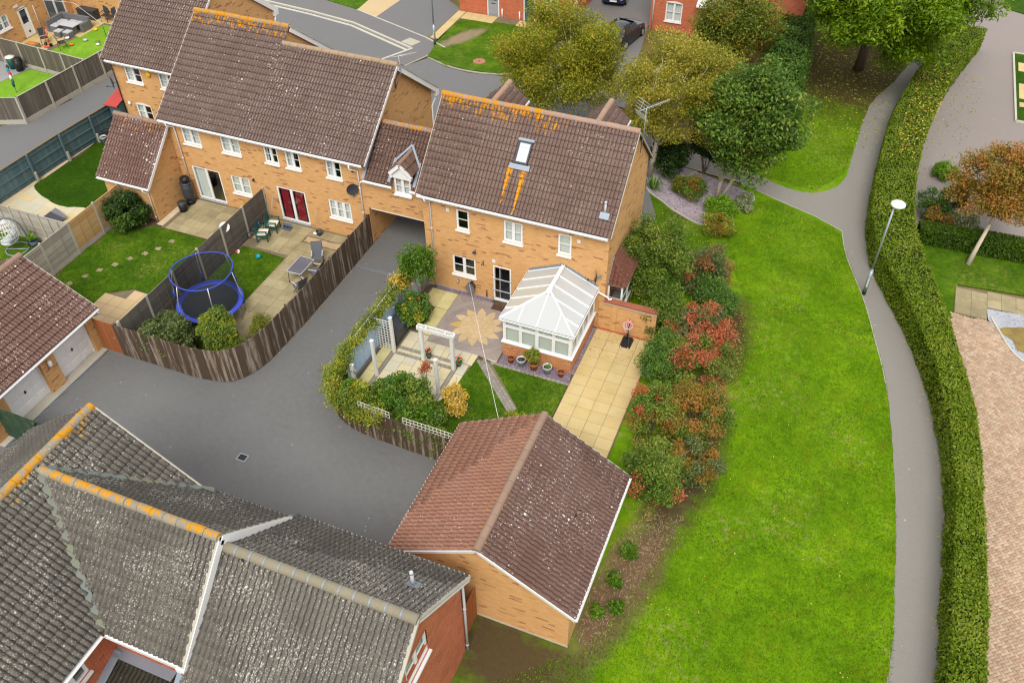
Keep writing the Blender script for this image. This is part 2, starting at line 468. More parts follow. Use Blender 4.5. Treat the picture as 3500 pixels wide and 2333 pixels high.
M['litter'] = m_plain('leaf_litter_soil', lin((96, 82, 48)), .95, .35, 3, .8, 26, mottle=lin((112, 104, 40)))
M['grass_green'] = m_grass('public_grass', lin((68, 104, 2)), lin((96, 136, 4)), lin((126, 162, 12)), lin((158, 140, 96)), .75, dead=lin((118, 122, 14)), fleck=lin((190, 160, 60)), worn=[(12.9, -12.2, 1.0, 3.6, -.2, lin((124, 100, 76))), (10.4, -16.3, 2.6, 1.6, -.25, lin((96, 82, 54))), (13.6, -6.2, 1.3, 3.8, -.05, lin((92, 76, 54))), (13.4, 1.5, 1.3, 3.2, .1, lin((84, 74, 44))), (15.6, 30.5, 5, 7.4, 0, lin((92, 78, 38)))])
M['grass_garden'] = m_grass('garden_grass', lin((46, 78, 4)), lin((70, 102, 8)), lin((98, 126, 20)), lin((150, 134, 84)), .6, 1.6, dead=lin((100, 120, 30)))
M['grass_lush'] = m_grass('mown_grass', lin((32, 62, 1)), lin((46, 78, 2)), lin((64, 96, 6)), lin((70, 110, 20)), .0, 1.6, dead=lin((60, 88, 3)))
M['turf'] = m_grass('artificial_turf', lin((104, 148, 34)), lin((120, 164, 44)), lin((136, 178, 58)), lin((120, 150, 60)), 0., 1., dead=lin((116, 158, 40)))
M['slate'] = m_slab('slate_chips', [lin((104, 90, 104)), lin((140, 126, 138)), lin((176, 164, 172))], lin((90, 78, 90)), .4)
M['gravel'] = m_slab('pea_gravel', [lin((150, 124, 92)), lin((196, 172, 136)), lin((214, 200, 172))], lin((130, 110, 84)), .3)
M['gravel_grey'] = m_slab('grey_gravel', [lin((120, 122, 130)), lin((160, 164, 172)), lin((196, 198, 204))], lin((110, 108, 106)), .3)
M['slab_yellow'] = m_slab('yellow_paving', [lin((198, 174, 122)), lin((204, 182, 134)), lin((192, 172, 124))], lin((172, 152, 98)), .5)
M['slab_buff'] = m_slab('buff_paving', [lin((158, 146, 112)), lin((176, 162, 126)), lin((148, 136, 104))], lin((112, 104, 80)), .65)
M['slab_cream'] = m_slab('cream_sandstone', [lin((196, 190, 166)), lin((206, 192, 156)), lin((188, 186, 170)), lin((204, 182, 136))], lin((172, 164, 130)), .35, 1.6)
M['slab_moss'] = m_slab('mossy_sandstone', [lin((196, 186, 132)), lin((206, 196, 148))], lin((160, 156, 96)), .5)
M['slab_grey'] = m_slab('grey_sandstone', [lin((142, 130, 126)), lin((158, 146, 138)), lin((150, 142, 138))], lin((124, 114, 108)), .4)
M['slab_sun'] = m_slab('golden_sandstone', [lin((196, 172, 134)), lin((190, 166, 126)), lin((200, 178, 142))], lin((176, 154, 116)), .4)
M['slab_ochre'] = m_slab('ochre_sandstone', [lin((190, 158, 84)), lin((194, 164, 92))], lin((160, 130, 70)), .3)
M['sett'] = m_slab('grey_setts', [lin((136, 130, 120)), lin((154, 148, 138))], lin((116, 110, 98)), .4)
M['block'] = m_herring('herringbone_blocks')
M['joint'] = m_plain('paving_joint', lin((118, 106, 84)), .95, .2, 8)
M['wood_dark'] = m_wood('dark_fence_board', lin((66, 54, 44)), lin((104, 88, 72)), lin((176, 166, 152)), .55)
M['wood_grey'] = m_wood('grey_fence_board', lin((84, 78, 70)), lin((112, 104, 94)), lin((130, 130, 116)), .4)
M['wood_lap_grey'] = m_wood('silvered_lap_board', lin((128, 122, 110)), lin((164, 158, 146)), lin((186, 180, 168)), .4, False)
M['wood_lap_tan'] = m_wood('tan_lap_board', lin((164, 126, 78)), lin((190, 156, 108)), lin((190, 168, 130)), .4, False)
M['wood_lap_dark'] = m_wood('charcoal_lap_board', lin((78, 73, 68)), lin((104, 98, 91)), lin((124, 118, 109)), .4, False)
M['wood_blue'] = m_wood('slate_blue_board', lin((70, 94, 100)), lin((92, 116, 122)), lin((110, 128, 132)), .4)
M['wood_pale_blue'] = m_wood('pale_blue_board', lin((158, 186, 214)), lin((180, 204, 228)), lin((190, 210, 230)), .3)
M['wood_red'] = m_wood('red_brown_board', lin((140, 82, 48)), lin((164, 102, 62)), lin((150, 100, 66)), .3)
M['wood_green'] = m_wood('green_board', lin((44, 66, 50)), lin((58, 82, 62)), lin((110, 116, 90)), .3)
M['wood_cream'] = m_wood('cream_trellis', lin((206, 202, 190)), lin((220, 216, 206)), lin((190, 186, 170)), .3)
M['wood_white'] = m_wood('pale_painted_post', lin((204, 204, 198)), lin((222, 222, 216)), lin((180, 178, 168)), .35)
M['wood_brown'] = m_wood('brown_rail', lin((124, 100, 66)), lin((150, 126, 86)), lin((150, 140, 110)), .4, False)
M['glass'] = m_glass('window_glass')
M['glass_dark'] = m_glass('dark_window_glass', (.5, .56, .55), 1.3)
M['room'] = m_plain('room_dark', lin((70, 66, 60)), .9, .3, 2)
M['curtain'] = m_plain('curtain_white', (.72, .73, .70), .9, .05, 4)
M['blind'] = m_plain('pale_blind', lin((206, 210, 200)), .8, .03, 3)
M['curtain_red'] = m_plain('curtain_red', lin((150, 26, 44)), .85, .15, 3)
M['poly_roof'] = m_plain('opal_polycarbonate', lin((180, 182, 181)), .3, .03, 1.2, spec=.5)
M['poly_roof2'] = m_plain('opal_polycarbonate_yellowed', lin((182, 179, 166)), .3, .03, 1.2, spec=.5)
M['black'] = m_plain('black_plastic', (.018, .018, .02), .4, .2, 6)
M['dark_grey'] = m_plain('dark_grey_plastic', lin((62, 64, 70)), .5, .12, 6)
M['mid_grey'] = m_plain('grey_weave', lin((112, 112, 116)), .7, .15, 14)
M['pale_grey'] = m_plain('pale_grey', lin((186, 190, 194)), .5, .06, 4)
M['steel'] = m_plain('galvanised_steel', lin((160, 170, 178)), .45, .08, 6, metal=.5)
M['alu'] = m_plain('aluminium', lin((196, 198, 200)), .35, .05, 4, metal=.6)
M['iron'] = m_plain('rusty_iron', lin((100, 72, 56)), .7, .25, 20)
M['terracotta'] = m_plain('terracotta', lin((184, 100, 56)), .75, .12, 8)
M['terracotta_glaze'] = m_plain('glazed_terracotta', lin((188, 112, 30)), .35, .12, 8)
M['pot_grey'] = m_plain('grey_glazed_pot', lin((182, 192, 196)), .35, .06, 5)
M['pot_blue'] = m_plain('slate_blue_pot', lin((86, 100, 116)), .5, .1, 5)
M['pink'] = m_plain('pink_plastic', lin((232, 150, 164)), .5, .06, 4)
M['red'] = m_plain('red_plastic', lin((206, 62, 56)), .5, .1, 4)
M['red_felt'] = m_plain('red_felt_roof', lin((178, 70, 66)), .85, .12, 5)
M['orange_paint'] = m_plain('orange_red_paint', lin((216, 96, 70)), .5, .1, 4)
M['yellow'] = m_plain('yellow_plastic', lin((232, 190, 30)), .5, .06, 4)
M['teal'] = m_plain('teal_rubber', lin((22, 150, 168)), .5, .06, 4)
M['blue_pad'] = m_plain('blue_vinyl', lin((66, 82, 190)), .5, .12, 5)
M['blue_tube'] = m_plain('blue_tube', lin((52, 76, 170)), .5, .1, 5)
M['mat_black'] = m_plain('black_mesh_mat', lin((52, 56, 60)), .7, .1, 6)
M['net'] = m_net('trampoline_net', lin((46, 50, 54)), .5)
M['green_paint'] = m_plain('green_paint', lin((22, 84, 76)), .5, .1, 6)
M['cushion'] = m_plain('cream_cushion', lin((226, 222, 206)), .8, .05, 4)
M['sling'] = m_plain('charcoal_sling', lin((96, 100, 108)), .7, .08, 12)
M['car_blue'] = m_plain('navy_car_paint', lin((22, 34, 78)), .2, .05, 3, spec=.6)
M['car_dark'] = m_plain('graphite_car_paint', lin((40, 46, 54)), .2, .05, 3, spec=.6)
M['car_glass'] = m_plain('car_glass', (.03, .035, .04), .08, .05, 2, spec=.7)
M['rubber'] = m_plain('tyre_rubber', (.02, .02, .02), .8, .1, 8)
M['plate_white'] = m_plain('white_number_plate', (.75, .75, .75), .4, .02, 3)
M['plate_yellow'] = m_plain('yellow_number_plate', lin((236, 190, 40)), .4, .02, 3)
M['door_grey'] = m_plain('grey_door', lin((150, 152, 160)), .5, .06, 3)
M['door_blue'] = m_plain('blue_grey_door', lin((62, 92, 110)), .5, .06, 3)
M['bark_birch'] = m_plain('birch_bark', lin((196, 190, 176)), .85, .22, 7, .3, mottle=lin((120, 112, 98)))
M['bark_pale'] = m_plain('pale_bark', lin((184, 172, 148)), .85, .15, 7, .3)
M['bark'] = m_plain('bark', lin((112, 96, 80)), .9, .25, 9, .4)
M['twig'] = m_plain('twig', lin((150, 132, 108)), .85, .2, 9)
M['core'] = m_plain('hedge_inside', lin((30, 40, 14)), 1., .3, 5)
# roof tiles of each building
T1, T2, TW = lin((130, 106, 96)), lin((112, 92, 85)), lin((142, 122, 112))
SP = lin((224, 216, 204))
M['tile_main'] = m_tile('roof_tile_main', T1, T2, TW, SP, .7, 4.2, .9, 8.45, 1.9, xlim=(4.2, 8.8), spot=.6, streak=[(3.36, -.2, 1.0), (3.98, -.6, 1.0)])
M['tile_terrace'] = m_tile('roof_tile_terrace', lin((128, 107, 98)), lin((112, 95, 88)), lin((138, 120, 112)), SP, .8, 4.2, .55, 8.3, .9, spot=.8)
M['tile_link'] = m_tile('roof_tile_link', lin((118, 92, 82)), lin((98, 76, 68)), lin((128, 104, 94)), SP, .7, 4.2, .35, 5.95, .5, spot=.6)
M['tile_garage_l'] = m_tile('roof_tile_garage_rosy', lin((172, 126, 104)), lin((150, 106, 88)), lin((160, 128, 110)), SP, .7, 5, .25, 4.1, 1.6, spot=.5)
M['tile_garage_r'] = m_tile('roof_tile_garage_brown', lin((122, 94, 84)), lin((104, 80, 72)), lin((128, 106, 98)), lin((232, 228, 220)), .9, 4.8, .3, 4.1, .8, spot=.85)
M['tile_double'] = m_tile('roof_tile_double_garage', lin((128, 98, 88)), lin((110, 84, 76)), lin((136, 110, 100)), lin((232, 226, 216)), .9, 4.6, .2, 4.1, .6, spot=1.1)
G1, G2, GW = lin((118, 112, 104)), lin((100, 96, 90)), lin((132, 126, 114))
M['tile_grey'] = m_tile('roof_tile_grey', G1, G2, GW, lin((216, 212, 200)), 1.2, 6.5, .8, 7.3, .75, spot=.9, orange=(.66, .3, .015))
M['tile_grey_low'] = m_tile('roof_tile_grey_low', G1, G2, GW, lin((214, 210, 198)), 1.3, 6.5, 0., None, spot=.9)
M['ridge_brown'] = m_tile('ridge_tile_brown', lin((176, 144, 122)), lin((158, 126, 108)), lin((150, 128, 112)), SP, .5, 9, .9, 8.5, 1.2, xlim=(4.0, 6.0), all_orange=.0)
M['ridge_terrace'] = m_tile('ridge_tile_terrace', lin((168, 146, 118)), lin((150, 128, 106)), lin((150, 128, 112)), SP, .6, 8, .95, 8.6, 1.0, all_orange=.45)
M['ridge_plain'] = m_tile('ridge_tile_plain', lin((156, 130, 112)), lin((140, 114, 98)), lin((140, 118, 104)), SP, .6, 9, .6, 5.9, .5, all_orange=.3)
M['ridge_grey'] = m_tile('ridge_tile_grey', lin((150, 142, 126)), lin((132, 126, 112)), lin((150, 142, 120)), lin((214, 208, 190)), .9, 9, .85, 7.2, .3, all_orange=.0, orange=(.62, .29, .02))
M['ridge_grey_low'] = m_tile('ridge_tile_grey_low', lin((140, 132, 112)), lin((124, 118, 102)), lin((150, 142, 120)), lin((206, 200, 184)), .7, 10)
M['tile_edge'] = m_plain('gap_shade_tile_edge', lin((70, 50, 42)), .95, .3, 12)  # dark shade of the gaps between courses, painted on the butt edges
M['tile_edge_grey'] = m_plain('gap_shade_tile_edge_grey', lin((56, 52, 42)), .95, .3, 12)  # the same painted gap shade for the grey roofs
# foliage
M['lf_birch'] = m_leaf('birch_leaf', [lin((92, 104, 8)), lin((116, 126, 16)), lin((142, 146, 30)), lin((172, 166, 50)), lin((196, 156, 30))], .42, patch=.3, pscale=.55)
M['lf_birch2'] = m_leaf('golden_birch_leaf', [lin((98, 106, 12)), lin((126, 130, 22)), lin((154, 150, 42)), lin((188, 178, 80)), lin((204, 164, 40))], .42, patch=.35, pscale=.5)
M['lf_cherry'] = m_leaf('broad_leaf', [lin((44, 72, 16)), lin((64, 96, 24)), lin((88, 120, 38)), lin((118, 144, 56)), lin((168, 150, 30))], .35, patch=.3)
M['lf_ash'] = m_leaf('ash_leaf', [lin((58, 84, 4)), lin((86, 116, 6)), lin((116, 146, 10)), lin((156, 172, 18))], .3, patch=.55, pscale=.7)
M['lf_rowan'] = m_leaf('rowan_leaf', [lin((60, 76, 18)), lin((86, 104, 24)), lin((110, 122, 30)), lin((140, 128, 40)), lin((176, 112, 40))], .25, patch=.5)
M['lf_dark'] = m_leaf('dark_evergreen_leaf', [lin((26, 48, 12)), lin((44, 70, 20)), lin((68, 94, 34))], .2)
M['lf_ivy'] = m_leaf('ivy_leaf', [lin((44, 74, 18)), lin((66, 100, 30)), lin((92, 126, 44)), lin((120, 144, 52))], .2, patch=.4)
M['lf_hedge'] = m_leaf('clipped_hedge_leaf', [lin((72, 98, 4)), lin((92, 118, 8)), lin((112, 134, 20)), lin((134, 150, 42)), lin((138, 138, 56))], .3, patch=.45, pscale=.6)
M['lf_hedge_low'] = m_leaf('low_hedge_leaf', [lin((44, 72, 6)), lin((66, 94, 8)), lin((88, 114, 18))], .2, patch=.3)
M['lf_shrub'] = m_leaf('shrub_leaf', [lin((48, 74, 16)), lin((72, 102, 24)), lin((100, 126, 36)), lin((134, 150, 58)), lin((164, 160, 66))], .32, patch=.45, pscale=.9)
M['lf_shrub2'] = m_leaf('grey_green_leaf', [lin((54, 70, 30)), lin((80, 96, 46)), lin((108, 122, 66)), lin((140, 146, 96))], .3, patch=.4)
M['lf_orange'] = m_leaf('orange_red_leaf', [lin((80, 70, 28)), lin((140, 84, 40)), lin((190, 100, 60)), lin((206, 120, 84)), lin((196, 84, 70))], .28, patch=.4, pscale=1.2)
M['lf_rust'] = m_leaf('rust_leaf', [lin((88, 100, 20)), lin((116, 112, 26)), lin((146, 116, 36)), lin((178, 122, 58)), lin((196, 100, 60))], .28, patch=.45, pscale=.9)
M['lf_vine'] = m_leaf('yellowing_vine_leaf', [lin((50, 76, 18)), lin((88, 112, 30)), lin((128, 142, 44)), lin((170, 170, 50)), lin((212, 184, 40))], .28, patch=.5, pscale=1.1)
M['lf_laurel'] = m_leaf('glossy_green_leaf', [lin((50, 82, 12)), lin((74, 112, 22)), lin((100, 138, 34)), lin((136, 160, 50))], .35, .35, .3)
M['lf_yellow'] = m_leaf('yellow_leaf', [lin((150, 130, 40)), lin((206, 168, 52)), lin((222, 190, 84)), lin((214, 196, 120))], .3, patch=.4)
M['lf_lime'] = m_leaf('lime_leaf', [lin((70, 110, 14)), lin((104, 144, 22)), lin((134, 168, 36))], .25, patch=.3)
M['lf_varieg'] = m_leaf('variegated_leaf', [lin((84, 104, 60)), lin((150, 160, 116)), lin((206, 204, 160))], .2, patch=.3)
M['lf_litter'] = m_leaf('fallen_leaf', [lin((120, 100, 40)), lin((170, 150, 50)), lin((190, 186, 70)), lin((206, 150, 70)), lin((180, 110, 60))], .1, .8, patch=.2)
M['lf_litter_green'] = m_leaf('fallen_green_leaf', [lin((90, 106, 24)), lin((130, 144, 34)), lin((166, 172, 60)), lin((190, 180, 80))], .1, .8, patch=.2)
M['lf_straw'] = m_leaf('dry_straw', [lin((110, 92, 62)), lin((150, 128, 92)), lin((184, 164, 126))], .1, .8, patch=.2)
M['blade'] = m_leaf('grass_blade', [lin((62, 92, 3)), lin((92, 124, 5)), lin((122, 150, 12)), lin((150, 168, 34))], .25, .6, patch=.55, pscale=.6)
M['blade_dark'] = m_leaf('lawn_blade', [lin((36, 72, 3)), lin((56, 92, 6)), lin((84, 114, 14))], .25, .6, patch=.5, pscale=1.)
M['petal_red'] = m_plain('red_petal', lin((214, 48, 48)), .6, .1, 5)
M['petal_orange'] = m_plain('orange_petal', lin((240, 120, 30)), .6, .1, 5)
M['petal_pink'] = m_plain('pink_petal', lin((232, 110, 130)), .6, .1, 5)
# ------------------------------------------------------------------ building helpers
def PT(axis, c, out):
    """(u, outward, z) -> world for a wall plane: axis 'y' means y = c, u runs along x"""
    if axis == 'y': return lambda u, d, z: (u, c + out * d, z)
    return lambda u, d, z: (c + out * d, u, z)

def wall_face(mb, axis, c, out, u0, u1, z0, z1, holes=(), depth=.12, top=None):
    """outer face with real openings and their reveals; top(u) may give a sloping upper edge above z1"""
    P = PT(axis, c, out)
    us = sorted({u0, u1, *[h[0] for h in holes], *[h[1] for h in holes]}); zs = sorted({z0, z1, *[h[2] for h in holes], *[h[3] for h in holes]})
    us = [u for u in us if u0 <= u <= u1]; zs = [z for z in zs if z0 <= z <= z1]
    for a, b in zip(us, us[1:]):
        for e, f in zip(zs, zs[1:]):
            m = ((a + b) / 2, (e + f) / 2)
            if any(h[0] < m[0] < h[1] and h[2] < m[1] < h[3] for h in holes): continue
            mb.add([P(a, 0, e), P(b, 0, e), P(b, 0, f), P(a, 0, f)], [(0, 1, 2, 3)])
    for h in holes:
        a, b, e, f = h
        q = [(a, e), (b, e), (b, f), (a, f)]
        for i in range(4):
            s, t = q[i], q[(i + 1) % 4]
            mb.add([P(s[0], 0, s[1]), P(t[0], 0, t[1]), P(t[0], -depth, t[1]), P(s[0], -depth, s[1])], [(0, 1, 2, 3)])
    if top:
        pts = [(u0, z1)] + [(u, z) for u, z in top] + [(u1, z1)]
        mb.add([P(u, 0, z) for u, z in pts], [list(range(len(pts)))])
    return mb

def ubox(mb, P, u0, u1, d0, d1, z0, z1):
    c = [P(u0, d0, z0), P(u1, d1, z1)]
    xs = sorted((c[0][0], c[1][0])); ys = sorted((c[0][1], c[1][1]))
    return mb.box(xs[0], xs[1], ys[0], ys[1], z0, z1)

def curtain_mesh(P, u0, u1, z0, z1, d, amp=.02, n=24):
    mb = MB(); vs = []; fs = []
    for i in range(n + 1):
        u = u0 + (u1 - u0) * i / n; dd = d + amp * math.sin(i * 1.9) + amp * .4 * math.sin(i * .7)
        vs += [P(u, dd, z0), P(u, dd, z1)]
    for i in range(n): fs.append((2 * i, 2 * i + 2, 2 * i + 3, 2 * i + 1))
    return mb.add(vs, fs, True)

def window(house, axis, c, out, u0, u1, z0, z1, cols=2, bars=1, cover='net', rec=.045, sill=True, frame=None, glass='glass', arch=False):
    P = PT(axis, c, out); fw = .055
    mb = MB()
    ubox(mb, P, u0, u0 + fw, -rec - .06, -rec + .01, z0, z1); ubox(mb, P, u1 - fw, u1, -rec - .06, -rec + .01, z0, z1)
    ubox(mb, P, u0 + fw, u1 - fw, -rec - .06, -rec + .01, z1 - fw, z1); ubox(mb, P, u0 + fw, u1 - fw, -rec - .06, -rec + .01, z0, z0 + fw)
    w = (u1 - u0) / cols
    panes = []
    for i in range(cols):
        a, b = u0 + i * w + (fw if i == 0 else .04), u0 + (i + 1) * w - (fw if i == cols - 1 else .04)
        if i < cols - 1: ubox(mb, P, b, b + .08, -rec - .06, -rec + .015, z0 + fw, z1 - fw)
        # casement and thin glazing bars
        s = .032
        ubox(mb, P, a, a + s, -rec - .05, -rec + .006, z0 + fw, z1 - fw); ubox(mb, P, b - s, b, -rec - .05, -rec + .006, z0 + fw, z1 - fw)
        ubox(mb, P, a + s, b - s, -rec - .05, -rec + .006, z0 + fw, z0 + fw + s); ubox(mb, P, a + s, b - s, -rec - .05, -rec + .006, z1 - fw - s, z1 - fw)
        for k in range(bars):
            zz = z0 + (z1 - z0) * (k + 1) / (bars + 1)
            ubox(mb, P, a + s, b - s, -rec - .045, -rec - .008, zz - .012, zz + .012)
        panes.append((a + s, b - s, z0 + fw + s, z1 - fw - s))
    if arch:
        n = 10; vs = []
        for i in range(n + 1):
            t = i / n; u = u0 + (u1 - u0) * t; vs.append((u, z1 + .1 * math.sin(math.pi * t)))
        for i in range(n):
            a, b = vs[i], vs[i + 1]
            mb.add([P(a[0], .012, z1 - .03), P(b[0], .012, z1 - .03), P(b[0], .012, b[1]), P(a[0], .012, a[1])], [(0, 1, 2, 3)])
            mb.add([P(a[0], .012, a[1]), P(b[0], .012, b[1]), P(b[0], -.02, b[1]), P(a[0], -.02, a[1])], [(0, 1, 2, 3)])
    o = mb.build('window', frame or M['white'], house)
    for (a, b, e, f) in panes:
        g = MB().add([P(a, -rec - .03, e), P(b, -rec - .03, e), P(b, -rec - .03, f), P(a, -rec - .03, f)], [(0, 1, 2, 3)])
        link('pane', g.mesh('pane'), o, M[glass])
    def sub(name, m, mat):
        link(name, m.mesh(name), o, mat)
    if sill:
        s = MB(); ubox(s, P, u0 - .04, u1 + .04, -rec, .09, z0 - .07, z0 - .003); sub('sill', s, M['white'])
    if cover == 'net': sub('curtain', curtain_mesh(P, u0, u1, z0, z1, -.16), M['curtain'])
    elif cover == 'blind': sub('blind', curtain_mesh(P, u0, u1, z0, z1, -.14, .004, 6), M['blind'])
    elif cover == 'half':
        sub('curtain', curtain_mesh(P, u0, u0 + (u1 - u0) * .42, z0, z1, -.16), M['curtain'])
    elif cover == 'sides':
        sub('curtain', curtain_mesh(P, u0, u0 + (u1 - u0) * .2, z0, z1, -.16, n=10), M['curtain']); sub('curtain', curtain_mesh(P, u1 - (u1 - u0) * .2, u1, z0, z1, -.16, n=10), M['curtain'])
    elif cover == 'red':
        sub('curtain', curtain_mesh(P, u0 + .12, u0 + (u1 - u0) * .33, z0, z1, -.2, .04), M['curtain_red']); sub('curtain', curtain_mesh(P, u0 + (u1 - u0) * .55, u1 - .3, z0, z1, -.2, .04), M['curtain_red'])
    return o

def roll_tile(w, h, rolls=2, thick=.062, lift=.062, rise=.042):
    """one concrete roll tile: u across, v up the slope, n out"""
    prof = [(0, -.9), (.07, -.9), (.16, .45), (.5, 1.), (.86, .6), (.96, -.9)]
    xs = []
    for k in range(rolls):
        for p, z in prof: xs.append(((k + p) / rolls * w, z * rise))
    xs.append((w, -.9 * rise))
    L = h + .05; vs = []; fs = []
    n = len(xs)
    for x, z in xs: vs.append((x, 0, z + lift))
    for x, z in xs: vs.append((x, L, z + lift * (1 - L / h)))
    for x, z in xs: vs.append((x, 0, min(z, z * .6) + lift - thick))
    for i in range(n - 1): fs.append((i, i + 1, n + i + 1, n + i))
    for i in range(n - 1): fs.append((2 * n + i, 2 * n + i + 1, i + 1, i))
    return MB().add(vs, fs)

def frame_matrix(o, u, v):
    n = u.cross(v).normalized()
    return Matrix(((u.x, v.x, n.x, o.x), (u.y, v.y, n.y, o.y), (u.z, v.z, n.z, o.z), (0, 0, 0, 1)))

_tm = {}
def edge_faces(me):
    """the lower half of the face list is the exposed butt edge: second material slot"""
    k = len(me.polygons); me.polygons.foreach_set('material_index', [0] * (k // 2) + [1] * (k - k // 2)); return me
def slope_tiles(e0, e1, top, tw=.33, th=.33, keep=None, rolls=2, jit=.004):
    """tile matrices for one roof slope; e0, e1: eave ends, seen from outside left to right; top: a point on the ridge line"""
    e0, e1, top = Vector(e0), Vector(e1), Vector(top)
    u = (e1 - e0); Lu = u.length; u.normalize()
    v = (top - e0); v = v - u * v.dot(u); Lv = v.length; v.normalize()
    nc = max(1, round(Lu / tw)); nrow = max(1, round(Lv / th)); w = Lu / nc; h = Lv / nrow
    key = (round(w, 3), round(h, 3), rolls)
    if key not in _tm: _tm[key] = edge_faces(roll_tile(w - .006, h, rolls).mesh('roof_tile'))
    n = u.cross(v); out = []
    for j in range(nrow):
        for i in range(nc):
            if keep:
                c = e0 + u * (i + .5) * w + v * (j + .5) * h
                if not keep(c): continue
            p = e0 + u * (i * w + rnd.uniform(-jit, jit)) + v * (j * h + rnd.uniform(-jit, jit)) + n * rnd.uniform(0, jit * 1.2)
            vv = (v + n * rnd.uniform(-.012, .012)).normalized()
            out.append((frame_matrix(p, u, vv), key))
    return out

class Roof:
    """deck object under the house, tiles and ridge tiles as its pieces"""
    def __init__(s, house, name='roof'):
        s.house = house; s.deck = MB(); s.sets = {}; s.ridges = []; s.name = name; s.extra = []
    def slope(s, e0, e1, t1, t0, mat, tiles=True, keep=None, **kw):
        """quad e0 e1 t1 t0, counter-clockwise from outside"""
        n = (Vector(e1) - Vector(e0)).cross(Vector(t0) - Vector(e0)).normalized() * .012
        s.deck.add([Vector(p) - n for p in (e0, e1, t1, t0)], [(0, 1, 2, 3)])
        if tiles: s.sets.setdefault(mat, []).extend(slope_tiles(e0, e1, t0, keep=keep, **kw))
    def ridge(s, a, b, mat, r=.13, seg=.45, clips=False, drop=.05):
        a, b = Vector(a), Vector(b); d = b - a; L = d.length; d.normalize(); k = max(1, round(L / seg))
        side = d.cross(Vector((0, 0, 1))).normalized(); up = side.cross(d)
        ln = L / k
        key = ('ridge', round(ln, 3), round(r, 3))
        if key not in _tm:
            mb = MB(); n = 8; vs = []; fs = []
            for e, rr in ((0, r), (ln - .012, r * 1.0)):
                for i in range(n + 1):
                    t = math.pi * (i / n) * 1.1 - math.pi * .05
                    vs.append((rr * math.cos(t), e, rr * math.sin(t)))
            for i in range(n): fs.append((i, i + 1, n + 2 + i, n + 1 + i))
            fs.append(list(range(n + 1))); fs.append(list(range(2 * n + 1, n, -1)))
            mb.add(vs, fs, False); _tm[key] = mb.mesh('ridge_tile')
        for i in range(k):
            p = a + d * (i * ln + .006) - up * drop + up * rnd.uniform(-.008, .008) + side * rnd.uniform(-.006, .006)
            mt = Matrix(((side.x, d.x, up.x, p.x), (side.y, d.y, up.y, p.y), (side.z, d.z, up.z, p.z), (0, 0, 0, 1)))
            s.ridges.append((mt, key, mat))
            if clips and i: s.extra.append((mt, round(r, 3)))
    def done(s, deck_mat, limit=300):
        o = s.deck.build(s.name, deck_mat, s.house)
        # pieces are placed in world space under the deck object, whose own origin is the house origin
        lim = limit
        allt = [(mt, key, mat) for mat, L in s.sets.items() for mt, key in L]
        allt.sort(key=lambda q: (q[0].translation - CAM).length)
        meshes = {}
        def mesh_for(key, mat):
            k = (key, mat)
            if k not in meshes:
                me = _tm[key].copy(); me.materials.clear(); me.materials.append(M[mat]); meshes[k] = me
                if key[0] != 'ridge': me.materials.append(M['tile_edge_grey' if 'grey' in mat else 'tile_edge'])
            return meshes[k]
        inv = Matrix.Translation(-WO[s.house])
        def put(name, me, mt):
            q = bpy.data.objects.new(name, me); COL.objects.link(q); q.parent = o
            # o.matrix_local is the translation by minus the house origin, so world placement is direct
            q.matrix_local = mt; return q
        for mt, key, mat in allt[:lim]: put('roof_tile', mesh_for(key, mat), mt)
        rest = {}
        for mt, key, mat in allt[lim:]: rest.setdefault(mat, []).append((mt, key))
        for mat, L in rest.items():
            keys = sorted({k for _, k in L}); ms = [_tm[k] for k in keys]
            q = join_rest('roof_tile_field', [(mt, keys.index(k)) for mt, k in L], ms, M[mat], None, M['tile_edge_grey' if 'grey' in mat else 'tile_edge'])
            q.parent = o; q.matrix_local = Matrix.Identity(4)
        for mt, key, mat in s.ridges: put('ridge_tile', mesh_for(key, mat), mt)
        if s.extra:
            cl = MB(); n = 8; vs = []; fs = []; r = s.extra[0][1] + .012
            for e in (-.022, .022):
                for i in range(n + 1):
                    t = math.pi * (i / n); vs.append((r * math.cos(t), e, r * math.sin(t)))
            for i in range(n): fs.append((i, i + 1, n + 2 + i, n + 1 + i))
            me = cl.add(vs, fs).mesh('ridge_clip'); me.materials.append(M['lead'])
            for mt, _ in s.extra: put('ridge_clip', me, mt)
        return o

def gutter(house, p, q, mat='white', r=.055, fascia=.16, inward=(0, 1, 0)):
    """half-round gutter with its fascia board behind"""
    p, q = Vector(p), Vector(q); d = (q - p).normalized(); side = Vector(inward)
    mb = MB(); n = 6; vs = []; fs = []
    for e in (p, q):
        for i in range(n + 1):
            t = math.pi * i / n
            vs.append(e - side * (r * math.cos(t)) * 1 - Vector((0, 0, r * math.sin(t))))
        for i in range(n, -1, -1):
            t = math.pi * i / n
            vs.append(e - side * ((r - .008) * math.cos(t)) - Vector((0, 0, (r - .008) * math.sin(t))))
    m = 2 * (n + 1)
    for i in range(m): fs.append((i, (i + 1) % m, m + (i + 1) % m, m + i))
    fs.append(list(range(m))[::-1]); fs.append(list(range(m, 2 * m)))
    mb.add(vs, fs)
    o = mb.build('gutter', M[mat], house)
    f = MB(); off = side * (r + .016); f.bar(p + off - Vector((0, 0, fascia / 2 - .01)), q + off - Vector((0, 0, fascia / 2 - .01)), .02, fascia)
    f.build('fascia', M['white'], house)
    return o

def downpipe(house, pts, r=.038, mat='white', clips=()):
    mb = MB().tube(pts, r, 8)
    for c in clips: mb.tube([Vector(c) - Vector((0, 0, .03)), Vector(c) + Vector((0, 0, .03))], r + .012, 8)
    return mb.build('downpipe', M[mat], house)

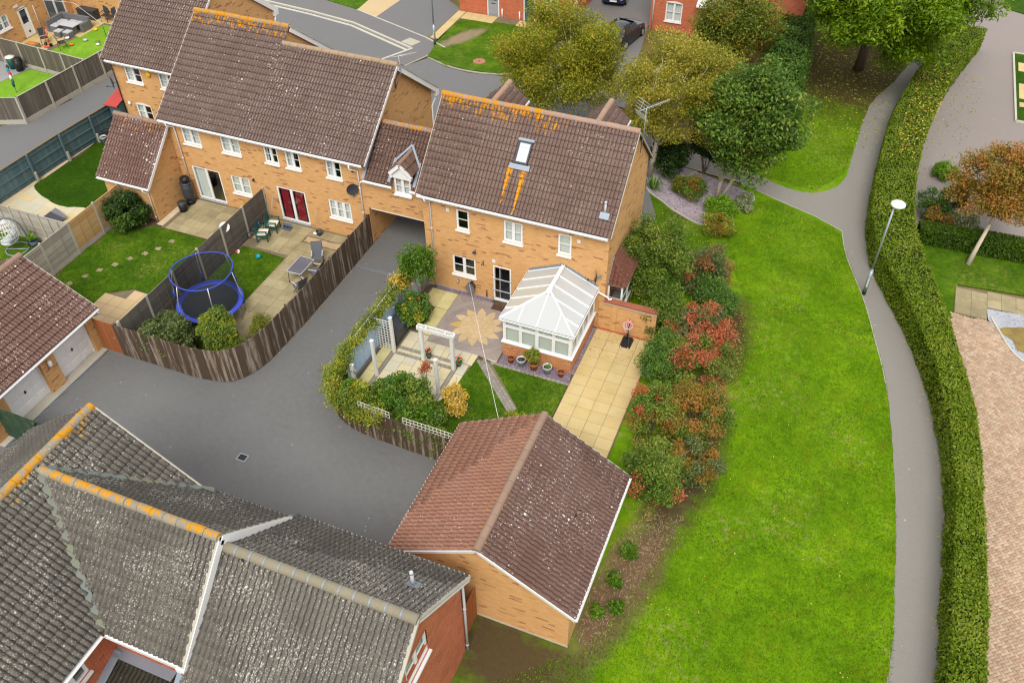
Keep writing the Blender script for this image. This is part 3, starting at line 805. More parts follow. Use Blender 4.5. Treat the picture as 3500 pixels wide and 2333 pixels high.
def bargeboard(house, a, b, w=.025, h=.2, name='bargeboard', mat='white'):
    return MB().bar(Vector(a) - Vector((0, 0, h / 2)), Vector(b) - Vector((0, 0, h / 2)), w, h).build(name, M[mat], house)
# ------------------------------------------------------------------ buildings
def zy(z0, y0, m): return lambda y: z0 + m * (y - y0)

def wall_part(house, mb, mat='brick', name='wall'): return mb.build(name, M[mat], house)

def box_vent(house, x, y, z, w=.16, col='white_dirty'):
    return bevelled(MB().box(x - w / 2, x + w / 2, y - .04, y, z - w / 2, z + w / 2).build('air_vent', M[col], house), .01)

# ---------------- the detached-looking house right of the archway
def build_main_house():
    h = thing('brick_house', 'yellow brick house with skylight in its brown tiled roof, conservatory at its foot', 'house', (4, 3, 0))
    holes = [(1.17, 1.8, 3.62, 4.7), (3.44, 4.33, 3.6, 4.7), (5.95, 6.56, 3.6, 4.68), (.85, 2.02, 1.02, 2.1), (2.9, 3.77, .06, 2.06)]
    w = MB(); wall_face(w, 'y', 0, -1, -.45, 8.2, -.3, 5.62, holes)
    wall_face(w, 'x', 8.2, 1, 0, 5.7, -.3, 5.3, top=[(0, 5.6), (2.9, 8.36), (5.7, 5.66)])
    wall_face(w, 'x', -.45, -1, 0, 5.7, -.3, 5.3, top=[(0, 5.6), (2.9, 8.36), (5.7, 5.66)])
    wall_face(w, 'y', 5.7, 1, -.45, 8.2, -.3, 5.4)
    wall_part(h, w)
    pl = MB().box(-.449, 8.21, -.025, -.002, -.3, .06).build('plinth', M['concrete'], h)
    r = Roof(h)
    r.slope((-.55, -.35, 5.3), (8.33, -.35, 5.3), (8.33, 2.9, 8.44), (-.55, 2.9, 8.44), 'tile_main')
    r.slope((8.33, 6.15, 5.3), (-.55, 6.15, 5.3), (-.55, 2.9, 8.44), (8.33, 2.9, 8.44), 'tile_main', tiles=False)
    r.ridge((-.58, 2.9, 8.5), (8.35, 2.9, 8.5), 'ridge_brown', clips=True, seg=.46)
    for cx in (6.25, 1.42):       # two small gabled dormers on the street side
        e = .88; zt, ze, y1, y0 = 7.95, 7.2, 5.8, 3.4
        r.slope((cx + e, y0, ze), (cx + e, y1, ze), (cx, y1, zt), (cx, y0, zt), 'tile_main')
        r.slope((cx - e, y1, ze), (cx - e, y0, ze), (cx, y0, zt), (cx, y1, zt), 'tile_main')
        r.ridge((cx, y0 + .1, zt + .05), (cx, y1 + .02, zt + .05), 'ridge_brown')
    r.done(M['tile_main'])
    for cx in (6.25, 1.42):
        d = MB().add([(cx - .8, 5.7, 5.6), (cx + .8, 5.7, 5.6), (cx + .8, 5.7, 7.15), (cx, 5.7, 7.85), (cx - .8, 5.7, 7.15)], [(4, 3, 2, 1, 0)])
        d.add([(cx + .8, 5.7, 5.6), (cx + .8, 4, 7.0), (cx + .8, 4, 7.15), (cx + .8, 5.7, 7.15)], [(0, 3, 2, 1)])
        d.build('dormer_wall', M['brick'], h)
        for s in (-1, 1): MB().bar((cx + s * .93, 3.9, 7.13), (cx + s * .93, 5.84, 7.13), .07, .09).build('dormer_gutter', M['white'], h)
    # verge mortar strips
    for x in (-.57, 8.35):
        MB().bar((x, -.36, 5.27), (x, 2.9, 8.41), .03, .07).bar((x, 2.9, 8.41), (x, 6.16, 5.27), .03, .07).build('verge', M['concrete'], h)
    gutter(h, (-.5, -.42, 5.24), (8.2, -.42, 5.24))
    MB().box(-.45, 8.2, -.34, -.004, 5.07, 5.1).build('soffit', M['white'], h)
    downpipe(h, [(-.12, -.42, 5.2), (-.12, -.42, 5.05), (-.05, -.1, 4.85), (-.05, -.09, .02)], clips=[(-.05, -.09, 3.4), (-.05, -.09, 1.7)])
    window(h, 'y', 0, -1, 1.17, 1.8, 3.62, 4.7, 1, 1, 'dark'); window(h, 'y', 0, -1, 3.44, 4.33, 3.6, 4.7, 2, 1, 'net')
    window(h, 'y', 0, -1, 5.95, 6.56, 3.6, 4.68, 1, 1, 'blind'); window(h, 'y', 0, -1, .85, 2.02, 1.02, 2.1, 2, 1, 'dark')
    # back door: frame, leaf swung inwards, two rails across the opening
    P = PT('y', 0, -1)
    f = MB(); ubox(f, P, 2.9, 2.96, -.1, .012, .06, 2.06); ubox(f, P, 3.71, 3.77, -.1, .012, .06, 2.06); ubox(f, P, 2.96, 3.71, -.1, .012, 2.0, 2.06); ubox(f, P, 2.96, 3.71, -.1, .05, .06, .1)
    d = f.build('back_door_frame', M['white'], h)
    MB().obox((3.08, .48, 1.03), (.02, .012, 0), (-.09, .36, 0), (0, 0, .95)).build('door_leaf', M['door_grey'], d)
    for z in (.68, 1.35): MB().bar((2.86, -.05, z), (3.81, -.05, z), .035).build('door_rail', M['pale_grey'], d)
    MB().box(2.96, 3.71, .02, 1.5, .055, .075).build('door_mat', M['dark_grey'], d)
    MB().box(2.7, 3.98, 1.5, 1.52, 0, 2.4).build('hall_wall', M['room'], d)
    # skylight lying in the slope
    m = .966; nz = Vector((0, -m, 1)).normalized(); vv = Vector((0, 1, m)).normalized(); uu = Vector((1, 0, 0))
    def sp(x, y, n): return Vector((x, y, 5.3 + (y + .35) * .966)) + nz * n
    k = MB()
    for (a, b) in (((3.49, 1.22), (3.49, 1.93)), ((4.03, 1.22), (4.03, 1.93))): k.bar(sp(*a, .08), sp(*b, .08), .07, .09, nz)
    for (a, b) in (((3.46, 1.9), (4.06, 1.9)), ((3.46, 1.25), (4.06, 1.25))): k.bar(sp(*a, .085), sp(*b, .085), .08, .1, nz)
    s = k.build('skylight', M['dark_grey'], h)
    MB().add([sp(3.5, 1.25, .1), sp(4.02, 1.25, .1), sp(4.02, 1.9, .1), sp(3.5, 1.9, .1)], [(0, 1, 2, 3)]).build('pane', m_plain('skylight_glass', (.5, .54, .62), .04, .02, 2, spec=1.0), s)
    MB().obox(sp(3.76, 1.12, .115), uu * .46, vv * .11, nz * .008).build('flashing', M['lead'], s)
    MB().obox(sp(3.76, 1.97, .115), uu * .36, vv * .06, nz * .008).build('flashing', M['lead'], s)
    v = MB().tube([sp(7.83, .3, .0), sp(7.83, .3, .0) + Vector((0, 0, .55))], [.05, .045], 12).tube([sp(7.83, .3, 0) + Vector((0, 0, .55)), sp(7.83, .3, 0) + Vector((0, 0, .62))], .055, 12).build('vent_pipe', M['pale_grey'], h)
    MB().obox(sp(7.85, .24, .115), uu * .2, vv * .14, nz * .01).build('flashing', M['lead'], v)
    for x, z in ((.79, 4.55), (2.95, 2.31), (6.88, 4.51)): box_vent(h, x, -.001, z)
    # floodlight, boiler flue, tap pipe, hook, overflow
    fl = MB().box(1.98, 2.12, -.2, -.1, 2.6, 2.68).bar((2.05, -.1, 2.64), (2.05, 0, 2.7), .03); fl.build('floodlight', M['dark_grey'], h)
    MB().tube([(1.1, 0, .64), (1.1, -.16, .64)], .055, 14).build('flue', M['steel'], h)
    MB().bar((2.42, -.01, 1.92), (2.42, -.01, 2.2), .02).bar((2.42, -.01, 2.16), (2.42, -.26, 2.1), .02).bar((2.42, -.03, 1.95), (2.42, -.2, 2.1), .015).build('basket_bracket', M['black'], h)
    MB().tube([(2.55, -.04, .5), (2.55, -.04, .12)], .03, 8).build('tap_pipe', M['iron'], h)
    MB().ball((4.45, -.03, 1.72), .08, .05, .08).build('alarm_sounder', M['white'], h)
    # ground-floor bay on the gable side
    b = MB(); b.box(8.2, 8.86, .45, 2.4, -.2, .75).build('bay_wall', M['brick'], h)
    bw = MB()
    for (x, y) in ((8.84, .47), (8.84, 1.4), (8.84, 2.38), (8.24, .47), (8.24, 2.38)): bw.box(x - .04, x + .04, y - .04, y + .04, .75, 2.25)
    bw.box(8.2, 8.88, .43, 2.42, 2.2, 2.3).box(8.2, 8.9, .4, 2.45, .75, .82).bar((8.2, .45, 1.5), (8.86, .45, 1.5), .03).bar((8.85, .45, 1.5), (8.85, 2.4, 1.5), .03)
    bw = bw.build('bay_window', M['white'], h)
    for q in ([(8.25, .46, .82), (8.82, .46, .82), (8.82, .46, 2.2), (8.25, .46, 2.2)], [(8.85, .5, .82), (8.85, 1.38, .82), (8.85, 1.38, 2.2), (8.85, .5, 2.2)], [(8.85, 1.42, .82), (8.85, 2.35, .82), (8.85, 2.35, 2.2), (8.85, 1.42, 2.2)]):
        MB().add(q, [(0, 1, 2, 3)]).build('pane', M['glass_dark'], bw)
    rr = Roof(h, 'bay_roof')
    red = m_tile('roof_tile_bay_red', lin((128, 84, 68)), lin((108, 68, 56)), lin((122, 88, 74)), SP, .1, 9); M['tile_bay'] = red
    a0, a1, bt0, bt1 = (8.98, .35, 2.3), (8.98, 2.5, 2.3), (8.22, 1.0, 3.3), (8.22, 1.9, 3.3)
    rr.deck.add([a0, a1, bt1, bt0], [(0, 1, 2, 3)]); rr.deck.add([(8.2, .35, 2.3), a0, bt0], [(0, 1, 2)])
    rr.sets['tile_bay'] = []
    for base in (slope_tiles(a0, a1, bt0, .2, .2, keep=lambda c: .35 + (c.z - 2.3) * .62 < c.y < 2.5 - (c.z - 2.3) * .58, rolls=1),
                 slope_tiles((8.2, .35, 2.3), a0, (8.2, 1.0, 3.3), .2, .2, keep=lambda c: c.x < 8.98 - (c.z - 2.3) * .74, rolls=1)): rr.sets['tile_bay'] += base
    rr.done(red)
    MB().bar((8.2, .33, 2.33), (8.215, 1.0, 3.36), .05, .02).build('flashing', M['lead'], h)
    return h
build_main_house()

# ---------------- building over the archway
def build_arch_house():
    h = thing('archway_building', 'low brick building bridging the covered driveway, with a small white dormer', 'building', (-2.4, 3.5, 0))
    w = MB(); wall_face(w, 'y', 1.75, -1, -4.42, -.45, 2.2, 4.15, [(-2.8, -1.94, 3.47, 4.15)])
    wall_face(w, 'y', 6.2, 1, -4.42, -.45, 2.2, 4.15)
    w.box(-4.42, -.45, 1.76, 6.19, 2.22, 2.3)
    wall_part(h, w)
    MB().box(-4.3, -.46, 1.735, 1.8, 2.16, 2.2).build('lintel', M['white_dirty'], h)
    m = .907; z = lambda y: 3.98 + (y - 1.5) * m
    r = Roof(h)
    zr_ = z(3.65)
    r.slope((-4.28, 1.5, 3.98), (-2.86, 1.5, 3.98), (-2.86, 3.65, zr_), (-4.28, 3.65, zr_), 'tile_link')
    r.slope((-1.86, 1.5, 3.98), (-.5, 1.5, 3.98), (-.5, 3.65, zr_), (-1.86, 3.65, zr_), 'tile_link')
    r.slope((-2.86, 2.3, z(2.3)), (-1.86, 2.3, z(2.3)), (-1.86, 3.65, zr_), (-2.86, 3.65, zr_), 'tile_link')
    r.slope((-.5, 6.4, 3.98), (-4.28, 6.4, 3.98), (-4.28, 3.65, z(3.65)), (-.5, 3.65, z(3.65)), 'tile_link', tiles=False)
    r.ridge((-4.28, 3.65, z(3.65) + .05), (-.52, 3.65, z(3.65) + .05), 'ridge_plain', clips=True)
    r.slope((-1.74, 1.5, 4.7), (-1.74, 2.95, 4.7), (-2.34, 2.95, 5.25), (-2.34, 1.5, 5.25), 'tile_link', rolls=1, tw=.48, th=.4)
    r.slope((-2.92, 2.95, 4.7), (-2.92, 1.5, 4.7), (-2.34, 1.5, 5.25), (-2.34, 2.95, 5.25), 'tile_link', rolls=1, tw=.48, th=.4)
    r.ridge((-2.34, 1.48, 5.29), (-2.34, 2.85, 5.29), 'ridge_plain', r=.1, seg=.45)
    r.done(M['tile_link'])
    # dormer: cheeks in lead, white gable boarding, window running down into the wall
    c = MB().box(-2.82, -2.8, 1.7, 2.6, 3.95, 4.75).box(-1.94, -1.92, 1.7, 2.6, 3.95, 4.75); c.build('dormer_cheek', M['lead'], h)
    g = MB().add([(-2.86, 1.62, 4.38), (-1.82, 1.62, 4.38), (-1.82, 1.62, 4.62), (-2.34, 1.62, 5.18), (-2.86, 1.62, 4.62)], [(0, 1, 2, 3, 4)])
    g.bar((-2.92, 1.52, 4.62), (-2.34, 1.52, 5.17), .03, .16, (0, 0, 1)).bar((-1.76, 1.52, 4.62), (-2.34, 1.52, 5.17), .03, .16)
    g.box(-2.9, -2.8, 1.53, 1.75, 4.42, 4.6).box(-1.92, -1.8, 1.53, 1.75, 4.42, 4.6)
    g.build('dormer_gable', M['white'], h)
    window(h, 'y', 1.68, -1, -2.8, -1.94, 3.47, 4.4, 2, 1, 'net')
    for s in (-1, 1):
        MB().bar((-2.34 + s * .66, 1.52, z(1.52) + .15), (-2.34 + s * .62, 2.4, z(2.4) + .15), .14, .02, (0, -.67, .74)).build('flashing', M['lead'], h)
        MB().bar((-2.34 + s * .62, 2.3, z(2.3) + .16), (-2.34, 2.95, z(2.95) + .16), .1, .03, (0, -.67, .74)).build('flashing', M['lead'], h)
    for a, b in (((-4.38, 1.42, 3.93), (-2.86, 1.42, 3.93)), ((-1.9, 1.42, 3.93), (-.6, 1.42, 3.93))): gutter(h, a, b)
    # stepped lead flashing against the taller terrace
    MB().bar((-4.34, 1.45, 4.06), (-4.34, 3.65, z(3.65) + .12), .14, .02, (0, -.67, .74)).build('flashing', M['lead'], h)
    return h
build_arch_house()

# ---------------- the terrace pair left of the archway
def build_terrace():
    h = thing('terraced_house', 'long yellow brick terrace with stepped ridge and two sliding patio doors', 'house', (-10, 5, 0))
    Y0 = 1.75
    wins = [(-14.94, -13.83, 3.5, 4.48), (-12.58, -11.45, 3.5, 4.5), (-10.04, -9.23, 3.48, 4.45), (-8.82, -7.98, 3.47, 4.48), (-6.54, -5.68, 3.46, 4.45), (-12.54, -11.38, 1.1, 2.15), (-6.75, -5.48, 1.06, 2.13)]
    doors = [(-14.93, -13.19, .18, 2.17), (-9.76, -8.07, .15, 2.16)]
    w = MB(); wall_face(w, 'y', Y0, -1, -15.72, -4.42, -.3, 5.1, wins + doors)
    wall_face(w, 'x', -4.42, 1, Y0, 9.1, -.3, 4.95, top=[(Y0, 5.08), (5.4, 7.9), (9.1, 5.02)])
    wall_face(w, 'x', -15.72, -1, Y0, 9.8, -.3, 4.95, top=[(Y0, 5.08), (6.1, 8.44), (9.8, 5.5)])
    wall_face(w, 'y', 9.1, 1, -15.72, -4.42, -.3, 5.0)
    w.add([(-10.5, 5.3, 7.7), (-10.5, 10, 4.9), (-10.5, 10, 5.45), (-10.5, 6.1, 8.44)], [(0, 1, 2, 3)])
    wall_part(h, w)
    sl = .785; ez, ey = 4.84, 1.4; z = lambda y: ez + (y - ey) * sl
    r = Roof(h)
    r.slope((-15.95, ey, ez), (-10.37, ey, ez), (-10.37, 6.1, z(6.1)), (-15.95, 6.1, z(6.1)), 'tile_terrace')
    r.slope((-10.37, ey, ez), (-4.11, ey, ez), (-4.11, 5.4, z(5.4)), (-10.37, 5.4, z(5.4)), 'tile_terrace')
    r.slope((-10.37, 10.2, z(6.1) - 4.1 * sl), (-15.95, 10.2, z(6.1) - 4.1 * sl), (-15.95, 6.1, z(6.1)), (-10.37, 6.1, z(6.1)), 'tile_terrace', tiles=False)
    r.slope((-4.11, 9.4, z(5.4) - 4 * sl), (-10.37, 9.4, z(5.4) - 4 * sl), (-10.37, 5.4, z(5.4)), (-4.11, 5.4, z(5.4)), 'tile_terrace', tiles=False)
    r.ridge((-15.97, 6.1, z(6.1) + .05), (-10.36, 6.1, z(6.1) + .05), 'ridge_terrace'); r.ridge((-10.4, 5.4, z(5.4) + .05), (-4.1, 5.4, z(5.4) + .05), 'ridge_terrace')
    r.done(M['tile_terrace'])
    zb = lambda y: z(5.4) - (y - 5.4) * sl
    MB().bar((-4.12, ey, ez - .06), (-4.12, 5.4, z(5.4) - .06), .03, .14).bar((-4.12, 5.4, z(5.4) - .12), (-4.12, 9.4, zb(9.4) - .12), .03, .3).box(-4.42, -4.1, 9.1, 9.42, zb(9.4) - .3, zb(9.4) - .02).build('bargeboard', M['white'], h)
    MB().bar((-4.12, 5.4, z(5.4) + .03), (-4.12, 9.4, zb(9.4) + .03), .1, .06).build('verge', M['concrete'], h)
    zc = lambda y: z(6.1) - (y - 6.1) * sl
    MB().bar((-10.36, 6.1, z(6.1) - .12), (-10.36, 10.2, zc(10.2) - .12), .03, .26).build('bargeboard', M['white'], h)
    MB().bar((-10.36, 6.1, z(6.1) + .03), (-10.36, 10.2, zc(10.2) + .03), .1, .06).build('verge', M['concrete'], h)
    MB().bar((-15.97, ey, ez - .03), (-15.97, 6.1, z(6.1) - .03), .04, .1).build('verge', M['concrete'], h)
    gutter(h, (-15.9, ey - .06, ez - .05), (-4.3, ey - .06, ez - .05))
    MB().box(-15.7, -4.42, ey + .02, Y0 - .004, ez - .22, ez - .19).build('soffit', M['white'], h)
    downpipe(h, [(-4.95, ey - .06, ez - .1), (-4.95, ey - .06, ez - .35), (-4.72, 1.66, ez - .6), (-4.72, 1.66, .1)], clips=[(-4.72, 1.66, 3.3), (-4.72, 1.66, 1.9)])
    downpipe(h, [(-4.72, 1.6, 3.72), (-4.5, 1.45, 3.78), (-4.42, 1.42, 3.9)], .032)
    downpipe(h, [(-15.4, ey - .06, ez - .1), (-15.4, ey - .06, ez - .25), (-15.25, 1.66, ez - .45), (-15.25, 1.66, .1)], clips=[(-15.25, 1.66, 2.6)])
    downpipe(h, [(-4.25, 9.35, 4.7), (-4.25, 9.3, 4.4), (-4.36, 9.0, 4.0), (-4.36, 9.0, .2)], .045)
    for (a, b, e, f), cv in zip(wins, ['net', 'net', 'sides', 'half', 'half', 'blind', 'net']): window(h, 'y', Y0, -1, a, b, e, f, 3 if a == -6.75 else 2, 1, cv)
    P = PT('y', Y0, -1)
    for (a, b, e, f), cv in zip(doors, ['half', 'red']):
        o = window(h, 'y', Y0, -1, a, b, e, f, 2, 0, cv, .03, sill=False); o.name = 'patio_door'
        t = MB(); ubox(t, P, a, b, -.1, .06, e - .06, e); t.build('threshold', M['alu'], o)
        t = MB(); ubox(t, P, b - .14, b - .1, -.02, .02, e + .95, e + 1.15); t.build('handle', M['black'], o)
    for x, zz in ((-11.05, 2.25), (-5.0, 4.2)): MB().tube([(x, Y0, zz), (x, Y0 - .12, zz - .05)], .05, 10).build('extract_vent', M['black'], h)
    return h
build_terrace()

# ---------------- single-storey brick wing with white verge
def build_wing():
    h = thing('brick_outbuilding', 'single-storey brick outbuilding with speckled tiled roof beside the holly bush', 'outbuilding', (-17.2, .5, 0))
    w = MB(); wall_face(w, 'y', -.66, -1, -18.7, -15.73, -.3, 2.3); wall_face(w, 'x', -15.73, 1, -.66, 1.75, -.3, 2.2, top=[(-.66, 2.35), (1.62, 4.4), (1.75, 4.4)]); wall_face(w, 'x', -18.7, -1, -.66, 3.9, -.3, 2.2, top=[(-.66, 2.35), (1.62, 4.4), (3.9, 2.35)])
    wall_part(h, w)
    m = (4.45 - 2.18) / (1.62 + .88); z = lambda y: 2.18 + (y + .88) * m
    r = Roof(h)
    r.slope((-18.88, -.88, 2.18), (-15.55, -.88, 2.18), (-15.55, 1.62, 4.45), (-18.88, 1.62, 4.45), 'tile_double', keep=lambda c: not (c.x > -15.7 and c.y > 1.7))
    r.slope((-15.74, 4.1, 2.2), (-18.88, 4.1, 2.2), (-18.88, 1.62, 4.45), (-15.74, 1.62, 4.45), 'tile_double')
    r.ridge((-18.9, 1.62, 4.5), (-15.6, 1.62, 4.5), 'ridge_plain')
    r.done(M['tile_double'])
    bargeboard(h, (-15.56, -.9, 2.2), (-15.56, 1.6, 4.46), .025, .16)
    gutter(h, (-18.85, -.94, 2.13), (-15.6, -.94, 2.13))
    downpipe(h, [(-15.95, -.94, 2.08), (-15.95, -.94, 1.95), (-15.86, -.74, 1.75), (-15.86, -.74, .02)], .036, clips=[(-15.86, -.74, .3)])
    MB().obox((-15.6, 1.72, 4.4), (.12, 0, 0), (0, .02, .02), (0, 0, .1)).build('flashing', M['lead'], h)
    MB().ball((-18.2, -.74, 1.95), .07, .09, .06).build('security_light', M['black'], h)
    return h
build_wing()

# ---------------- house behind it, half hidden by the terrace roof
def build_back_house():
    h = thing('brick_house', 'yellow brick house with alarm box and satellite dish at the top left', 'house', (-20.5, 10, 0))
    Y0 = 6.1
    wins = [(-22.13, -21.0, 3.47, 4.45), (-19.8, -18.6, 3.47, 4.45), (-22.12, -21.02, 1.1, 2.1)]
    w = MB(); wall_face(w, 'y', Y0, -1, -23.0, -17.85, -.3, 5.0, wins)
    wall_face(w, 'x', -17.85, 1, Y0, 14.8, -.3, 4.9, top=[(Y0, 5.05), (10.4, 8.35), (14.8, 5.0)]); wall_face(w, 'x', -23.0, -1, Y0, 14.8, -.3, 4.9, top=[(Y0, 5.05), (10.4, 8.35), (14.8, 5.0)])
    wall_part(h, w)
    r = Roof(h); z = lambda y: 4.8 + (y - 5.75) * .78
    r.slope((-23.25, 5.75, 4.8), (-17.7, 5.75, 4.8), (-17.7, 10.4, z(10.4)), (-23.25, 10.4, z(10.4)), 'tile_terrace')
    r.slope((-17.7, 15.05, 4.8), (-23.25, 15.05, 4.8), (-23.25, 10.4, z(10.4)), (-17.7, 10.4, z(10.4)), 'tile_terrace', tiles=False)
    r.ridge((-23.25, 10.4, z(10.4) + .05), (-17.7, 10.4, z(10.4) + .05), 'ridge_terrace')
    r.done(M['tile_terrace'])
    MB().bar((-17.71, 5.75, 4.75), (-17.71, 10.4, z(10.4) - .05), .03, .12).bar((-17.71, 10.4, z(10.4) - .12), (-17.71, 15.05, 4.68), .03, .3).box(-17.85, -17.69, 14.7, 15.1, 4.45, 4.75).build('bargeboard', M['white'], h)
    MB().bar((-23.27, 5.75, 4.77), (-23.27, 10.4, z(10.4) - .03), .04, .1).build('verge', M['concrete'], h)
    gutter(h, (-23.0, 5.69, 4.75), (-17.8, 5.69, 4.75))
    downpipe(h, [(-22.9, 6.02, 4.4), (-22.9, 6.02, .1)], .03, 'black')
    downpipe(h, [(-17.76, 14.9, 4.6), (-17.76, 14.7, 4.2), (-17.78, 14.6, .2)], .045)
    for i, (a, b, e, f) in enumerate(wins): window(h, 'y', Y0, -1, a, b, e, f, 2, 1, ['half', 'half', 'half'][i], arch=(i == 2))
    MB().ball((-20.42, 6.06, 4.2), .17, .08, .17).build('alarm_box', M['yellow'], h)
    MB().ball((-22.5, 6.05, 2.05), .1, .08, .12).build('wall_lamp', M['white'], h)
    return h
build_back_house()

# ---------------- L-shaped house at the far left
def build_far_left_house():
    h = thing('brick_house', 'yellow brick house with white back door behind the grey garden sofa', 'house', (-39, 16, 0))
    holes = [(13.63, 14.5, .1, 2.05), (11.75, 12.8, 1.25, 2.2), (16.03, 17.72, .1, 2.2)]
    w = MB(); wall_face(w, 'x', -38.4, 1, 10.2, 18.3, -.3, 5.2, holes); wall_face(w, 'y', 18.3, -1, -38.4, -31, -.3, 5.2)
    wall_face(w, 'x', -38.4, 1, 3, 10.2, -.3, 5.2, [(7.2, 9.2, .1, 2.1)])
    wall_part(h, w)
    r = Roof(h); r.slope((-38.0, 3, 5.1), (-38.0, 18.3, 5.1), (-42, 18.3, 8.2), (-42, 3, 8.2), 'tile_terrace', tiles=False); r.slope((-38.4, 17.9, 5.1), (-31, 17.9, 5.1), (-31, 22, 8.2), (-38.4, 22, 8.2), 'tile_terrace', tiles=False); r.done(M['tile_terrace'])
    window(h, 'x', -38.4, 1, 11.75, 12.8, 1.25, 2.2, 2, 1, 'sides')
    P = PT('x', -38.4, 1)
    f = MB(); ubox(f, P, 13.63, 13.72, -.08, .02, .1, 2.05); ubox(f, P, 14.41, 14.5, -.08, .02, .1, 2.05); ubox(f, P, 13.72, 14.41, -.08, .02, 1.94, 2.05); ubox(f, P, 13.72, 14.41, -.05, .0, .1, 1.0); ubox(f, P, 13.72, 13.8, -.05, 0, 1.0, 1.94); ubox(f, P, 14.33, 14.41, -.05, 0, 1.0, 1.94)
    n = 8
    for i in range(n):
        a, b = i / n, (i + 1) / n; ya, yb = 13.63 + .87 * a, 13.63 + .87 * b
        f.add([P(ya, .02, 2.0), P(yb, .02, 2.0), P(yb, .02, 2.05 + .1 * math.sin(math.pi * b)), P(ya, .02, 2.05 + .1 * math.sin(math.pi * a))], [(0, 1, 2, 3)])
    d = f.build('back_door', M['white'], h)
    MB().add([P(13.8, -.03, 1.0), P(14.33, -.03, 1.0), P(14.33, -.03, 1.94), P(13.8, -.03, 1.94)], [(0, 1, 2, 3)]).build('pane', M['car_glass'], d)
    t = MB(); ubox(t, P, 14.0, 14.14, 0, .015, .35, .5); t.build('cat_flap', M['black'], d)
    o = window(h, 'x', -38.4, 1, 16.03, 17.72, .1, 2.2, 2, 0, 'dark', .03, sill=False, glass='glass_dark'); o.name = 'patio_door'
    o = window(h, 'x', -38.4, 1, 7.2, 9.2, .1, 2.1, 2, 0, 'dark', .03, sill=False, frame=M['door_blue']); o.name = 'patio_door'
    t = MB(); ubox(t, P, 13.5, 13.85, 0, .06, 2.25, 2.4); t.build('vent_box', M['white_dirty'], h)
    t = MB(); t.tube([P(15.0, .05, 1.9), P(15.0, .05, .1)], .025, 6); t.build('waste_pipe', M['white_dirty'], h)
    MB().ball(P(15.2, .06, 2.4), .09).build('camera', M['black'], h)
    return h
build_far_left_house()

# ---------------- red brick houses across the road
def build_red_houses():
    h = thing('red_brick_house', 'red brick house across the road with grey and blue front doors', 'house', (-8, 31, 0))
    Y0 = 28.9
    holes = [(-9.77, -8.85, .05, 2.15), (-6.95, -6.08, .05, 2.15), (-5.52, -4.38, 1.05, 2.2)]
    w = MB(); wall_face(w, 'y', Y0, -1, -12.0, -3.55, -.3, 5.2, holes); wall_face(w, 'x', -3.55, 1, Y0, 36, -.3, 5.2); wall_face(w, 'x', -12, -1, Y0, 36, -.3, 5.2)
    wall_part(h, w, 'brick_red_far')
    r = Roof(h); r.slope((-12.2, 28.5, 5.1), (-3.3, 28.5, 5.1), (-3.3, 32.5, 8.2), (-12.2, 32.5, 8.2), 'tile_terrace', tiles=False); r.slope((-3.3, 36.5, 5.1), (-12.2, 36.5, 5.1), (-12.2, 32.5, 8.2), (-3.3, 32.5, 8.2), 'tile_terrace', tiles=False); r.done(M['tile_terrace'])
    P = PT('y', Y0, -1)
    for (a, b, e, f), m in zip(holes[:2], ('door_grey', 'door_blue')):
        t = MB(); ubox(t, P, a, a + .07, -.08, .02, e, f); ubox(t, P, b - .07, b, -.08, .02, e, f); ubox(t, P, a + .07, b - .07, -.08, .02, f - .07, f)
        d = t.build('front_door', M['white'], h)
        t = MB(); ubox(t, P, a + .07, b - .07, -.06, -.02, e, f - .07)
        for k in range(2):
            for q in range(2): ubox(t, P, a + .14 + k * .36, a + .4 + k * .36, -.02, -.01, e + .12 + q * .4, e + .42 + q * .4)
        t.build('leaf', M[m], d)
        t = MB(); ubox(t, P, a + .2, b - .2, -.02, -.008, 1.2, 1.95); t.build('pane', M['car_glass'], d)
        t = MB(); ubox(t, P, a + .3, b - .3, -.02, -.005, .95, 1.0); t.build('letter_plate', M['black'], d)
    window(h, 'y', Y0, -1, *holes[2], 2, 1, 'sides')
    for x in (-8.6, -7.25): MB().tube([(x, Y0 - .06, .7), (x, Y0 - .06, 0)], .05, 8).build('downpipe', M['white'], h)
    MB().box(-3.54, -3.5, 29.8, 30.6, .4, 1.4).build('meter_box', M['white'], h)
    g = thing('red_brick_house', 'red brick house with a white casement window behind the golden birch', 'house', (8, 33, 0))
    Y1 = 31
    w = MB(); wall_face(w, 'y', Y1, -1, 1.75, 11.9, -.3, 5.2, [(2.8, 3.97, .78, 2.1)]); wall_face(w, 'x', 11.9, 1, Y1, 39, -.3, 5.2, [(32.2, 33.3, .9, 2.2)]); wall_face(w, 'x', 1.75, -1, Y1, 39, -.3, 5.2)
    wall_part(g, w, 'brick_red_far')
    r = Roof(g); r.slope((1.5, 30.6, 5.1), (12.1, 30.6, 5.1), (12.1, 35, 8.4), (1.5, 35, 8.4), 'tile_terrace', tiles=False); r.slope((12.1, 39.4, 5.1), (1.5, 39.4, 5.1), (1.5, 35, 8.4), (12.1, 35, 8.4), 'tile_terrace', tiles=False); r.done(M['tile_terrace'])
    window(g, 'y', Y1, -1, 2.8, 3.97, .78, 2.1, 2, 1, 'net', arch=True); window(g, 'x', 11.9, 1, 32.2, 33.3, .9, 2.2, 2, 1, 'dark')
    MB().tube([(1.95, Y1 - .08, 4.9), (1.95, Y1 - .08, 0)], .05, 8).build('downpipe', M['white'], g)
    MB().box(5.0, 6.6, Y1 - .7, Y1 - .02, 2.3, 2.4).add([(5.0, Y1 - .7, 2.4), (6.6, Y1 - .7, 2.4), (6.6, Y1, 2.8), (5.0, Y1, 2.8)], [(0, 1, 2, 3)]).build('porch_canopy', M['white'], g)
build_red_houses()
